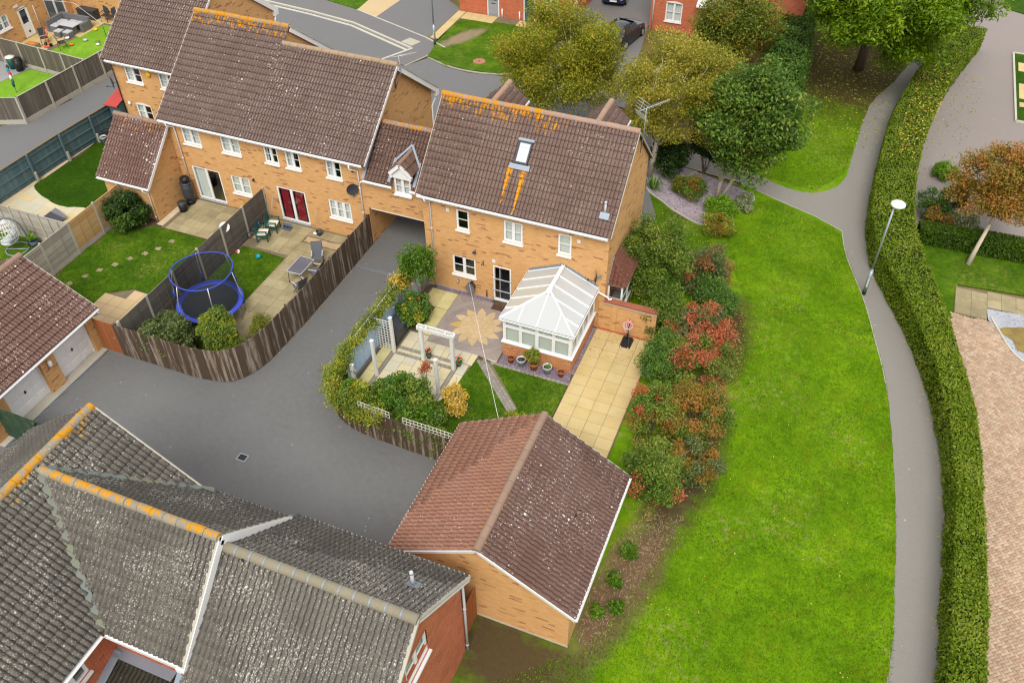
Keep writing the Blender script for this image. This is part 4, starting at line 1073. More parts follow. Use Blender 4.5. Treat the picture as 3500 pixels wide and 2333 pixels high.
# ---------------- grey-roofed red brick house in the foreground
def build_grey_house():
    h = thing('red_brick_house', 'red brick house in the foreground with lichen-covered grey roofs and white bargeboards', 'house', (1, -20, 0))
    zA = lambda x: 7.25 - abs(x + 3.2) * .736
    zB = lambda y: 7.1 - abs(y + 19.1) * 1.0
    zC = lambda y: 6.6 - abs(y + 19.06) * .85
    win_c = (-19.75, -18.5, 3.92, 5.05); win_a = (-23.4, -22.38, 3.42, 4.4)
    w = MB()
    wall_face(w, 'x', 8.8, 1, -21.75, -16.4, -.3, 4.3, [(win_c[0], win_c[1], win_c[2], 4.3)]);
    # gable above, around the upper part of the window
    w.add([(8.8, -21.75, 4.3), (8.8, win_c[0], 4.3), (8.8, win_c[0], zC(win_c[0]) - .06), (8.8, -21.75, 4.33)], [(0, 1, 2, 3)])
    w.add([(8.8, win_c[1], 4.3), (8.8, -16.4, 4.3), (8.8, -16.4, 4.33), (8.8, win_c[1], zC(win_c[1]) - .06)], [(0, 1, 2, 3)])
    w.add([(8.8, win_c[0], win_c[3]), (8.8, win_c[1], win_c[3]), (8.8, win_c[1], zC(win_c[1]) - .06), (8.8, -19.06, 6.53), (8.8, win_c[0], zC(win_c[0]) - .06)], [(0, 1, 2, 3, 4)])
    wall_face(w, 'y', -16.4, 1, 2.95, 8.8, -.3, 4.4); wall_face(w, 'y', -21.75, -1, 2.95, 8.8, -.3, 4.4)
    wall_face(w, 'x', 2.95, 1, -21.4, -16.85, -.3, 4.75, top=[(-21.4, 4.78), (-19.1, 7.03), (-16.85, 4.8)])
    wall_face(w, 'y', -21.4, -1, .1, 2.95, -.3, 4.75); wall_face(w, 'y', -16.85, 1, -3.2, 2.95, -.3, 4.75)
    wall_face(w, 'x', .1, 1, -27, -21.4, -.3, 4.75, [win_a, (-25.2, -24.2, 3.42, 4.4)])
    wall_face(w, 'y', -16.95, 1, -6.6, .1, -.3, 4.6, top=[(-6.6, 4.7), (-3.2, 7.18), (.1, 4.75)])
    wall_face(w, 'x', -6.6, -1, -27, -16.95, -.3, 4.75)
    wall_part(h, w, 'brick_red')
    r = Roof(h)
    r.slope((.4, -27.06, 4.6), (.4, -16.7, 4.6), (-3.2, -16.7, 7.25), (-3.2, -27.06, 7.25), 'tile_grey', keep=lambda c: c.z > zB(c.y) - .06)
    r.slope((-6.9, -16.7, 4.53), (-6.9, -27.06, 4.53), (-3.2, -27.06, 7.25), (-3.2, -16.7, 7.25), 'tile_grey')
    r.slope((-2.9, -21.65, 4.55), (3.12, -21.65, 4.55), (3.12, -19.1, 7.1), (-2.9, -19.1, 7.1), 'tile_grey', keep=lambda c: c.z > zA(c.x) - .05)
    r.slope((3.12, -16.55, 4.55), (-2.9, -16.55, 4.55), (-2.9, -19.1, 7.1), (3.12, -19.1, 7.1), 'tile_grey', keep=lambda c: c.z > zA(c.x) - .05)
    r.slope((3.05, -22.0, 4.1), (8.97, -22.0, 4.1), (8.97, -19.06, 6.6), (3.05, -19.06, 6.6), 'tile_grey_low')
    r.slope((8.97, -16.12, 4.1), (3.05, -16.12, 4.1), (3.05, -19.06, 6.6), (8.97, -19.06, 6.6), 'tile_grey_low')
    r.ridge((-3.2, -27, 7.3), (-3.2, -16.68, 7.3), 'ridge_grey', r=.14); r.ridge((-3.0, -19.1, 7.14), (3.14, -19.1, 7.14), 'ridge_grey', r=.14)
    r.ridge((3.1, -19.06, 6.66), (9.0, -19.06, 6.66), 'ridge_grey_low', r=.15, clips=True)
    r.done(M['tile_grey'])
    # lead valleys
    def valley(a, b, w=.2): MB().bar(Vector(a) + Vector((0, 0, .1)), Vector(b) + Vector((0, 0, .1)), w, .03).build('valley_lead', m_valley, h)
    m_valley = m_plain('weathered_lead', lin((104, 112, 108)), .6, .15, 6, mottle=lin((120, 116, 84)))
    valley((-3.0, -19.12, 7.1), (.42, -21.66, 4.56)); valley((-3.0, -19.08, 7.1), (.44, -16.55, 4.56))
    # bargeboards and verges
    for (a, b) in (((3.13, -21.7, 4.52), (3.13, -19.1, 7.08)), ((3.13, -19.1, 7.08), (3.13, -16.5, 4.52))): MB().bar(Vector(a) + Vector((.04, 0, -.11)), Vector(b) + Vector((.04, 0, -.11)), .03, .26).build('bargeboard', M['white'], h); MB().bar(Vector(a) + Vector((-.02, 0, .045)), Vector(b) + Vector((-.02, 0, .045)), .1, .05).build('verge', M['concrete'], h)
    for (a, b) in (((8.98, -22.05, 4.07), (8.98, -19.06, 6.58)), ((8.98, -19.06, 6.58), (8.98, -16.1, 4.07))): MB().bar(Vector(a) - Vector((0, 0, .07)), Vector(b) - Vector((0, 0, .07)), .03, .15).build('bargeboard', M['white_dirty'], h); MB().bar(Vector(a) + Vector((.0, 0, .045)), Vector(b) + Vector((0, 0, .045)), .1, .05).build('verge', M['concrete'], h)
    MB().bar((-3.2, -16.68, 7.27), (.4, -16.68, 4.62), .06, .06).bar((-3.2, -16.68, 7.27), (-6.9, -16.68, 4.55), .06, .06).build('verge', M['concrete'], h)
    MB().box(2.9, 3.16, -21.78, -21.4, 4.28, 4.52).build('box_end', M['white'], h); MB().box(2.9, 3.16, -16.8, -16.48, 4.3, 4.52).build('box_end', M['white'], h)
    # lead where the low roof meets the tall gable
    MB().bar((3.02, -22.0, 4.14), (3.02, -19.06, 6.66), .2, .02, (0, -.65, .76)).bar((3.02, -19.06, 6.66), (3.02, -16.2, 4.2), .2, .02, (0, .65, .76)).build('flashing', M['lead'], h)
    # gutters with their boards
    gutter(h, (3.15, -16.05, 4.04), (8.95, -16.05, 4.04), inward=(0, -1, 0)); gutter(h, (.45, -21.71, 4.5), (3.05, -21.71, 4.5)); gutter(h, (.46, -26.9, 4.54), (.46, -21.75, 4.54), inward=(-1, 0, 0))
    gutter(h, (.45, -16.49, 4.5), (3.05, -16.49, 4.5), inward=(0, -1, 0))
    MB().box(1.0, 2.2, -21.6, -21.42, 4.1, 4.3).build('soffit_board', M['white'], h)
    downpipe(h, [(8.72, -16.06, 3.98), (8.72, -16.1, 3.75), (8.86, -16.34, 3.1), (8.86, -16.36, .03)], .045, 'pale_grey', clips=[(8.86, -16.35, 2.6), (8.86, -16.36, .4)])
    window(h, 'x', 8.8, 1, *win_c, 2, 1, 'blind'); window(h, 'x', .1, 1, *win_a, 2, 1, 'half'); window(h, 'x', .1, 1, -25.2, -24.2, 3.42, 4.4, 2, 1, 'half')
    box = MB().box(8.8, 8.83, -19.22, -19.02, 5.72, 5.92).build('air_vent', M['white_dirty'], h)
    # soil vent through the low roof
    b = Vector((8.44, -17.88, zC(-17.88)))
    b = Vector((8.0, -17.6, zC(-17.6)))
    v = MB().tube([b, b + Vector((0, 0, .62))], .05, 12).tube([b + Vector((0, 0, .6)), b + Vector((0, 0, .7))], [.06, .05], 12).build('vent_pipe', M['pale_grey'], h)
    MB().obox(b + Vector((.03, 0, .1)), (.2, 0, 0), (0, .16, -.136), (0, .006, .01)).build('flashing', M['lead'], v)
    # dark tiled lean-to in the re-entrant corner
    lr = Roof(h, 'lean_to_roof')
    M['tile_leanto'] = m_tile('roof_tile_lean_to', lin((76, 70, 60)), lin((60, 56, 48)), lin((80, 76, 58)), SP, .2, 9)
    lr.slope((.15, -23.6, 2.2), (2.2, -23.6, 2.2), (2.2, -21.45, 2.95), (.15, -21.45, 2.95), 'tile_leanto', tw=.3, th=.3); lr.done(M['tile_leanto'])
    MB().bar((.12, -21.55, 3.05), (2.2, -21.55, 3.05), .3, .03).bar((.22, -23.6, 2.34), (.22, -21.5, 3.08), .26, .03).build('flashing', M['lead'], h)
    window(h, 'y', -21.4, -1, 2.25, 2.85, 1.6, 2.7, 1, 1, 'net')
    return h
build_grey_house()

# ---------------- garage with two-tone roof in the middle
def build_garage():
    h = thing('garage', 'yellow brick garage with rosy left slope and white-speckled right slope', 'garage', (8.8, -12.2, 0))
    x0, x1, y0, y1 = 5.78, 11.82, -15.04, -9.35
    zr, ze = 4.02, 2.14; xe0, xe1 = 5.5, 12.02
    sl = (zr - ze) / (8.78 - xe0); sr = (zr - 2.06) / (xe1 - 8.78)
    w = MB()
    wall_face(w, 'y', y0, -1, x0, x1, -.3, 2.1, top=[(x0, zr - (8.78 - x0) * sl - .06), (8.78, zr - .06), (x1, zr - (x1 - 8.78) * sr - .06)])
    wall_face(w, 'y', y1, 1, x0, x1, -.3, 2.1, top=[(x0, zr - (8.78 - x0) * sl - .06), (8.78, zr - .06), (x1, zr - (x1 - 8.78) * sr - .06)])
    wall_face(w, 'x', x1, 1, y0, y1, -.3, 2.1); wall_face(w, 'x', x0, -1, y0, y1, -.3, 2.2)
    wall_part(h, w)
    MB().box(x0 + .02, x1 + .02, y0 - .03, y0 - .002, -.3, .05).build('plinth', M['concrete'], h)
    r = Roof(h); ya, yb = -15.16, -9.2
    r.slope((xe0, yb, ze), (xe0, ya, ze), (8.78, ya, zr), (8.78, yb, zr), 'tile_garage_l')
    r.slope((xe1, ya, 2.06), (xe1, yb, 2.06), (8.78, yb, zr), (8.78, ya, zr), 'tile_garage_r')
    r.ridge((8.78, ya - .02, zr + .05), (8.78, yb + .02, zr + .05), 'ridge_plain', r=.14)
    r.done(M['tile_garage_r'])
    for (a, b) in (((xe0, ya - .01, ze), (8.78, ya - .01, zr)), ((8.78, ya - .01, zr), (xe1, ya - .01, 2.06))):
        MB().bar(Vector(a) - Vector((0, 0, .03)), Vector(b) - Vector((0, 0, .03)), .04, .1).build('verge', M['white_dirty'], h)
    for (a, b) in (((xe0, yb + .01, ze), (8.78, yb + .01, zr)), ((8.78, yb + .01, zr), (xe1, yb + .01, 2.06))):
        MB().bar(Vector(a) - Vector((0, 0, .03)), Vector(b) - Vector((0, 0, .03)), .04, .1).build('verge', M['concrete'], h)
    gutter(h, (xe1 + .05, -15.15, 2.0), (xe1 + .05, -9.2, 2.0), inward=(-1, 0, 0)); gutter(h, (xe0 - .05, -9.2, 2.08), (xe0 - .05, -15.15, 2.08), inward=(1, 0, 0))
    downpipe(h, [(xe1 + .05, -10.3, 1.96), (xe1 - .1, -10.3, 1.7), (xe1 - .12, -10.3, .05)], .04)
    return h
build_garage()

# ---------------- double garage with white up-and-over doors
def build_double_garage():
    h = thing('garage', 'double garage with two white panelled doors at the left edge', 'garage', (-15, -12, 0))
    xf = -12.22; ds = [(-11.62, -9.68), (-14.3, -12.36)]; zt = 1.82
    w = MB(); wall_face(w, 'x', -12.0, 1, -15.4, -9.45, -.2, 2.2, [(a, b, -.2, zt) for a, b in ds], depth=.24)
    wall_face(w, 'y', -9.25, 1, -18.2, -12.0, -.2, 2.2, top=[(-18.2, 2.25), (-15.1, 4.0), (-12, 2.25)]); wall_face(w, 'x', -18.2, -1, -15.4, -9.25, -.2, 2.2); wall_face(w, 'y', -15.4, -1, -18.2, -12, -.2, 2.2)
    w.add([(-12, -9.45, -.2), (-12, -9.25, -.2), (-12, -9.25, 2.2), (-12, -9.45, 2.2)], [(0, 1, 2, 3)])
    wall_part(h, w)
    r = Roof(h); xe, zr = -11.76, 4.02
    r.slope((xe, -15.6, 2.14), (xe, -9.0, 2.14), (-15.1, -9.0, zr), (-15.1, -15.6, zr), 'tile_double'); r.slope((-18.44, -9.0, 2.14), (-18.44, -15.6, 2.14), (-15.1, -15.6, zr), (-15.1, -9.0, zr), 'tile_double')
    r.ridge((-15.1, -15.6, zr + .05), (-15.1, -8.98, zr + .05), 'ridge_plain', r=.14); r.done(M['tile_double'])
    MB().bar((xe, -8.99, 2.11), (-15.1, -8.99, zr - .03), .05, .1).bar((-15.1, -8.99, zr - .03), (-18.44, -8.99, 2.11), .05, .1).build('verge', M['concrete'], h)
    gutter(h, (xe + .05, -15.6, 2.08), (xe + .05, -9.0, 2.08), inward=(-1, 0, 0))
    downpipe(h, [(xe + .05, -9.15, 2.04), (xe + .02, -9.05, 1.85), (-11.98, -9.2, 1.75)], .04)
    for a, b in ds:
        f = MB(); P = PT('x', xf, 1)
        d = MB(); ubox(d, P, a, b, -.03, 0, 0.02, zt)
        wd = (b - a)
        for k in range(3):
            for q in range(4):
                u0 = a + .1 + k * (wd - .1) / 3; u1 = u0 + (wd - .1) / 3 - .12; z0 = .12 + q * .42
                ubox(d, P, u0, u1, 0, .014, z0, z0 + .32); ubox(d, P, u0 + .06, u1 - .06, .014, .022, z0 + .05, z0 + .27)
        d = d.build('garage_door', M['white'], h)
        t = MB(); ubox(t, P, (a + b) / 2 - .05, (a + b) / 2 + .05, .022, .05, .95, 1.0); ubox(t, P, (a + b) / 2 - .02, (a + b) / 2 + .02, .022, .04, .88, 1.04); t.build('handle', M['black'], d)
        t = MB(); ubox(t, P, a, a + .06, .0, .06, 0, zt); ubox(t, P, b - .06, b, .0, .06, 0, zt); ubox(t, P, a + .06, b - .06, .0, .06, zt - .05, zt); t.build('door_frame', M['white'], h)
    MB().box(-12.2, -11.72, -15.4, -9.4, -.02, .035).build('threshold', M['concrete'], h)
    dr = MB().box(-11.71, -11.57, -15.4, -9.45, 0, .012)
    dr.build('drain_channel', M['steel'], h)
    sl = MB()
    for k in range(90): sl.box(-11.7, -11.58, -15.38 + k * .066, -15.35 + k * .066, .012, .016)
    props(sl.build('drain_slots', M['black'], h), kind='stuff')
    l = MB().lathe((-11.9, -12.0, 1.35), [(.03, .3), (.1, .22), (.085, .02), (.05, -.04)], 8).build('wall_lamp', M['white'], h)
    return h
build_double_garage()

# ---------------- conservatory
def build_conservatory():
    h = thing('conservatory', 'white conservatory with opal hipped roof on a low brick base', 'conservatory', (6.25, -1.7, 0))
    x0, x1, y0 = 4.68, 7.82, -3.24
    w = MB(); wall_face(w, 'y', y0, -1, x0, x1, -.1, .8); wall_face(w, 'x', x1, 1, y0, 0, -.1, .8); wall_face(w, 'x', x0, -1, y0, 0, -.1, .8); wall_part(h, w, 'brick_cons', 'dwarf_wall')
    MB().box(x0 - .05, x1 + .06, y0 - .06, y0 + .1, .8, .85).box(x1 - .1, x1 + .06, y0 + .1, -.002, .8, .85).box(x0 - .05, x0 + .1, y0 + .1, -.002, .8, .85).build('sill', M['white'], h)
    zt = 2.16
    def frame(P, u0, u1, n):
        fw = (u1 - u0 - .12) / n
        posts = MB(); ubox(posts, P, u0, u0 + .06, -.06, .015, .85, zt); ubox(posts, P, u1 - .06, u1, -.06, .015, .85, zt); ubox(posts, P, u0 + .06, u1 - .06, -.06, .015, zt - .07, zt)
        posts.build('eaves_frame', M['white'], h)
        for i in range(n):
            a = u0 + .06 + i * fw; b = a + fw; s = .045; zm = 1.72
            f = MB(); ubox(f, P, a, a + s, -.05, .0, .85, zt - .07); ubox(f, P, b - s, b, -.05, .0, .85, zt - .07)
            for (e, g) in ((.85, .9), (zm - .03, zm + .05), (zt - .12, zt - .07)): ubox(f, P, a + s, b - s, -.05, .004, e, g)
            # sash lines
            for (e, g) in ((.9, zm - .03), (zm + .05, zt - .12)):
                ubox(f, P, a + s, a + s + .03, -.04, .01, e, g); ubox(f, P, b - s - .03, b - s, -.04, .01, e, g); ubox(f, P, a + s + .03, b - s - .03, -.04, .01, g - .025, g); ubox(f, P, a + s + .03, b - s - .03, -.04, .01, e, e + .025)
            o = f.build('window', M['white'], h)
            for (e, g) in ((.92, zm - .05), (zm + .07, zt - .14)):
                q = MB().add([P(a + s + .02, -.02, e), P(b - s - .02, -.02, e), P(b - s - .02, -.02, g), P(a + s + .02, -.02, g)], [(0, 1, 2, 3)]); q.build('pane', M['glass'], o)
            q = MB().add([P(a + s, -.09, .86), P(b - s, -.09, .86), P(b - s, -.09, zt - .08), P(a + s, -.09, zt - .08)], [(0, 1, 2, 3)]); q.build('blind', M['blind'], o)
    frame(PT('y', y0 + .03, -1), x0 + .02, x1 - .02, 4)
    frame(PT('x', x1 - .03, 1), y0 + .05, -.05, 4)
    frame(PT('x', x0 + .03, -1), y0 + .05, -.05, 4)
    # roof panels: hip at the front, ridge running to the house wall
    ex0, ex1, ey, ze, zr, rx, ry = 4.6, 7.9, -3.34, 2.22, 2.98, 6.25, -1.72
    A, B = Vector((ex0, ey, ze)), Vector((ex1, ey, ze)); Rf, Rb = Vector((rx, ry, zr)), Vector((rx, 0, zr))
    C0, C1 = Vector((ex0, 0, ze)), Vector((ex1, 0, ze))
    def panel(name, pts, mat='poly_roof'): MB().add(pts, [list(range(len(pts)))]).build(name, M[mat], h)
    lerp = lambda a, b, t: a + (b - a) * t
    k = 4
    # front hip divided in four
    for i in range(4):
        a, b = lerp(A, B, i / 4), lerp(A, B, (i + 1) / 4)
        if i == 0: panel('roof_panel', [a, b, lerp(A, Rf, .5)])
        elif i == 1: panel('roof_panel', [a, b, Rf, lerp(A, Rf, .5)])
        elif i == 2: panel('roof_panel', [a, b, lerp(B, Rf, .5), Rf])
        else: panel('roof_panel', [a, b, lerp(B, Rf, .5)])
    bars = MB()
    def gbar(a, b, w=.05, h=.045): bars.bar(Vector(a) + Vector((0, 0, .02)), Vector(b) + Vector((0, 0, .02)), w, h)
    for i in (1, 3): gbar(lerp(A, B, i / 4), lerp(A if i == 1 else B, Rf, .5))
    gbar(lerp(A, B, .5), Rf)
    gbar(A, Rf, .07, .06); gbar(B, Rf, .07, .06)
    n = 5
    for side, E0, E1 in ((0, A, C0), (1, B, C1)):
        prev = (E0, E0)
        for i in range(1, n + 1):
            t = i / n; e = lerp(E0, E1, t); y = e.y
            if y < ry: top = lerp(E0, Rf, (y - ey) / (ry - ey))
            else: top = Vector((rx, y, zr))
            pts = [prev[0], e, top] + ([Rf] if prev[1].y < ry < y else []) + ([prev[1]] if i > 1 else [])
            if side == 0: pts = pts[::-1]
            panel('roof_panel', pts, 'poly_roof2' if (side == 0 and i in (2, 3)) else 'poly_roof')
            if i < n: gbar(e, top)
            prev = (e, top)
    gbar(C1, Rb, .05); gbar(C0, Rb, .05)
    bars.build('glazing_bars', M['white'], h)
    MB().bar(Rf + Vector((0, -.12, .04)), Rb + Vector((0, -.03, .04)), .16, .1).box(rx - .11, rx + .11, ry - .2, ry + .02, zr - .02, zr + .1).build('ridge_beam', M['white'], h)
    MB().bar(Rf + Vector((-.06, 0, .1)), Rb + Vector((-.06, -.03, .1)), .03, .04).bar(Rf + Vector((.06, 0, .1)), Rb + Vector((.06, -.03, .1)), .03, .04).build('ridge_rib', M['white'], h)
    g = MB()
    for a, b in ((A, B), (B, C1), (A, C0)): g.bar(a - Vector((0, 0, .05)), b - Vector((0, 0, .05)), .09, .07)
    g.build('gutter', M['white'], h)
    d = MB()
    for a, b in ((A, B), (B, C1), (A, C0)): d.bar(a - Vector((0, 0, .008)), b - Vector((0, 0, .008)), .03, .01)
    d.build('gutter_trough', M['black'], h)
    # stepped lead on the house wall
    f = MB()
    for s in (-1, 1):
        for i in range(11):
            x = rx + s * (i + .5) * 1.6 / 11; zz = zr - (i + .5) * .72 / 11
            f.box(x - .08, x + .08, -.018, -.004, zz - .02, zz + .16)
    f.build('flashing', M['lead'], h)
    MB().tube([(7.9, -.12, 2.14), (8.35, -.1, 1.95), (8.42, -.1, 1.85), (8.55, -.1, 1.9)], .04, 8).build('downpipe', M['white'], h)
    return h
build_conservatory()

# ---------------- brick boundary wall with a red coping
def build_boundary_wall():
    h = thing('garden_wall', 'yellow brick garden wall with red brick coping beside the conservatory', 'wall', (9.2, 0, 0))
    w = MB(); wall_face(w, 'y', -.1, -1, 8.0, 10.6, -.2, 1.62); wall_face(w, 'y', .12, 1, 8.21, 10.6, -.2, 1.62); wall_face(w, 'x', 10.6, 1, -.1, .12, -.2, 1.62); wall_part(h, w)
    me = MB().box(0, .072, -.15, .15, 0, .1).mesh('coping_brick'); me.materials.append(m_plain('red_coping_brick', lin((160, 96, 72)), .85, .18, 6))
    for i in range(30): link('coping_brick', me, h, None, Matrix.Translation((8.22 + i * .08, .01, 1.64)))
    MB().box(8.2, 10.62, -.17, -.11, 1.6, 1.64).build('coping_ledge', M['concrete'], h)
    MB().box(7.95, 10.62, -.16, -.105, -.05, .12).build('plinth', M['brick_red'], h)
    MB().box(8.62, 8.84, -.135, -.101, -.1, 1.6).box(9.95, 10.17, -.135, -.101, -.1, 1.6).build('pier', M['brick'], h)
    return h
build_boundary_wall()
# ------------------------------------------------------------------ ground, roads, gardens
def smooth(pts, n=6, closed=False):
    """Catmull-Rom through the points"""
    P = [Vector((p[0], p[1], 0)) for p in pts]; m = len(P); out = []
    for i in range(m if closed else m - 1):
        a, b = P[i], P[(i + 1) % m]
        p0 = P[i - 1] if (i > 0 or closed) else a; p3 = P[(i + 2) % m] if (i + 2 < m or closed) else b
        for k in range(n):
            t = k / n
            q = .5 * ((2 * a) + (b - p0) * t + (2 * p0 - 5 * a + 4 * b - p3) * t * t + (3 * a - p0 - 3 * b + p3) * t ** 3)
            out.append((q.x, q.y))
    if not closed: out.append((P[-1].x, P[-1].y))
    return out

def wobble(pts, amp=.05, step=.25, seed=3):
    """natural edge: resample the closed polygon and jitter it"""
    r = random.Random(seed); out = []
    n = len(pts)
    for i in range(n):
        a, b = pts[i], pts[(i + 1) % n]; L = math.hypot(b[0] - a[0], b[1] - a[1]); k = max(1, int(L / step))
        for j in range(k):
            t = j / k; out.append((a[0] + (b[0] - a[0]) * t + r.gauss(0, amp), a[1] + (b[1] - a[1]) * t + r.gauss(0, amp)))
    return out

def rect(x0, x1, y0, y1): return [(x0, y0), (x1, y0), (x1, y1), (x0, y1)]

def inside(poly):
    def f(x, y):
        c = False; n = len(poly); j = n - 1
        for i in range(n):
            xi, yi = poly[i][:2]; xj, yj = poly[j][:2]
            if (yi > y) != (yj > y) and x < (xj - xi) * (y - yi) / (yj - yi) + xi: c = not c
            j = i
        return c
    return f

def in_poly(poly, X, Y):
    c = np.zeros(len(X), bool); n = len(poly); j = n - 1
    for i in range(n):
        xi, yi = poly[i][:2]; xj, yj = poly[j][:2]
        if yi != yj:
            m = ((yi > Y) != (yj > Y)) & (X < (xj - xi) * (Y - yi) / (yj - yi) + xi); c ^= m
        j = i
    return c

structure('ground', MB().sheet(rect(-260, 260, -200, 260), -.06), M['litter'])
structure('driveway', MB().sheet([(-12.3, -34), (6.2, -34), (6.2, -9.3), (1.0, -9.0), (.6, 9), (-6.5, 9), (-6.5, -9.0), (-12.3, -9.2)], 0.), M['asphalt'])
structure('road', MB().sheet([(-45, 8), (-4.45, 8), (-4.45, 7.9), (9, 7.9), (9, 14), (2, 20.2), (-5.6, 20.6), (-7.5, 20.3), (-9.2, 20.5), (-10.9, 21.2), (-11.85, 19.63), (-12.6, 22.05), (-18.3, 24.15), (-22.1, 24.75), (-27, 25.25), (-45, 26.5)], -.004), M['asphalt_road'])
PAVE = [(-45, 28.5), (-45, 26.55), (-27, 25.35), (-22.08, 24.85), (-18.27, 24.25), (-12.49, 22.08), (-13.7, 19.78), (-11.85, 19.63), (-10.41, 22.95), (-12.32, 23.89), (-19.14, 26.28), (-22.54, 27.02)]
structure('pavement', MB().prism(PAVE, -.02, .07), M['asphalt_pave'])
kb = MB()
kl = [(-45, 26.5), (-27, 25.3), (-22.08, 24.8), (-18.27, 24.2), (-12.45, 22.02), (-13.65, 19.74)]
for a, b in zip(kl, kl[1:]): kb.bar((*a, .03), (*b, .03), .16, .14)
structure('kerb', kb, M['kerb'])
ks = MB()
for a, b in zip(kl[:-1], kl[1:-1]): ks.bar((a[0], a[1] - .34, .0), (b[0], b[1] - .34, .0), .22, .02)
structure('kerb_channel', ks, M['kerb'])
ke = MB()
ko = [(-22.54, 27.02), (-19.14, 26.28), (-12.32, 23.89), (-10.41, 22.95)]
for a, b in zip(ko[1:], ko[2:]): ke.bar((*a, .06), (*b, .06), .1, .06)
ke.bar((-11.85, 19.63, .02), (-10.41, 22.95, .05), .1, .06)
gk = smooth([(-10.93, 21.3), (-9.21, 20.66), (-7.5, 20.47), (-5.62, 20.78), (-3.6, 21.9)])
for a, b in zip(gk, gk[1:]): ke.bar((*a, .02), (*b, .02), .07, .08)
structure('edging', ke, M['kerb'])
# drives and lawns across the road
structure('shared_drive', MB().sheet([(-17.26, 25.7), (-12.32, 23.85), (-11.9, 29), (-17, 33)], .075), M['asphalt_road'])
structure('house_drive', MB().sheet([(-3.6, 20.6), (3.5, 19.5), (1.6, 31), (1.6, 45), (-3.5, 45)], .004), M['asphalt_pave'])
structure('front_lawn', MB().sheet(wobble([(-11.35, 23.41), (-10.93, 21.3), (-9.21, 20.68), (-7.5, 20.5), (-5.62, 20.8), (-3.7, 22), (-3.65, 28.2), (-8.7, 27.95), (-11.42, 27.49)], .03), .08), m_grass('front_grass', lin((46, 78, 4)), lin((70, 102, 8)), lin((98, 126, 20)), lin((150, 134, 84)), .6, 1.6, dead=lin((100, 120, 30)), worn=[(-9.9, 24.9, .62, 2.0, -.45, lin((158, 140, 112)))]))
#structure('bare_soil', MB().sheet(wobble([(-10.9, 23.6), (-10.1, 23.3), (-9.2, 25.3), (-8.8, 26.8), (-9.6, 26.9), (-10.4, 25.4)], .12, .2, 5), .086), m_plain('dry_bare_soil', lin((166, 148, 122)), .95, .25, 4, .4, mottle=lin((120, 130, 50))))
structure('drive_apron', MB().sheet([(-19.1, 26.25), (-17.2, 25.65), (-16.9, 29.2), (-19.2, 29)], .082), M['slab_sun'])
structure('verge_lawn', MB().sheet([(-19.1, 26.3), (-19.2, 29), (-24, 29), (-22.5, 27.05)], .08), M['grass_garden'])
structure('forecourt', MB().sheet([(3.4, 19.4), (9, 14), (12, 16), (12.6, 31), (1.6, 31)], .01), M['litter'])

def slab_items(x0, x1, y0, y1, sx, sy, z, th=.04, gap=.012, keep=None, stagger=False, jit=.003):
    """(items, meshes) of one laid grid of slabs"""
    nx, ny = max(1, round((x1 - x0) / sx)), max(1, round((y1 - y0) / sy)); sx, sy = (x1 - x0) / nx, (y1 - y0) / ny
    me = slab_mesh(sx - gap, sy - gap, th); it = []
    for j in range(ny):
        for i in range(nx):
            cx, cy = x0 + (i + .5) * sx, y0 + (j + .5) * sy
            if keep and not keep(cx, cy): continue
            it.append((Matrix.Translation((cx, cy, z + rnd.uniform(-jit, jit))) @ Matrix.Rotation(rnd.gauss(0, .004), 4, 'Z') @ Matrix.Rotation(rnd.gauss(0, .003), 4, 'X'), 0))
    return it, [me]

_sm = {}
def slab_mesh(w, d, th=.04):
    k = (round(w, 3), round(d, 3), th)
    if k not in _sm:
        a, b, c = w / 2, d / 2, .006
        _sm[k] = MB().add([(-a, -b, -th), (a, -b, -th), (a, b, -th), (-a, b, -th), (-a, -b, -c), (a, -b, -c), (a, b, -c), (-a, b, -c), (-a + c, -b + c, 0), (a - c, -b + c, 0), (a - c, b - c, 0), (-a + c, b - c, 0)],
                          [(0, 1, 5, 4), (1, 2, 6, 5), (2, 3, 7, 6), (3, 0, 4, 7), (4, 5, 9, 8), (5, 6, 10, 9), (6, 7, 11, 10), (7, 4, 8, 11), (8, 9, 10, 11)]).mesh('paving_slab')
    return _sm[k].copy()

def paved(name, base_poly, z, grids, mat, joint='joint'):
    """a paved area: bed sheet as structure, slabs as its pieces"""
    b = structure(name, MB().sheet(base_poly, z - .012), M[joint])
    for g in grids:
        it, ms = slab_items(*g[:4], g[4], g[5], z, keep=g[6] if len(g) > 6 else None)
        pieces('paving_slab', it, ms, M[g[7] if len(g) > 7 else mat], b)
    return b

lp = paved('front_path', [(-12.3, 23.9), (-11.5, 23.5), (-11.35, 27.4), (-3.7, 28.1), (-3.7, 28.85), (-11.95, 28.85)], .09, [(-12.05, -11.45, 24.0, 28.8, .6, .6), (-11.4, -8.9, 27.65, 28.8, .6, .6), (-7.2, -6.0, 27.9, 28.8, .6, .6)], 'slab_yellow')
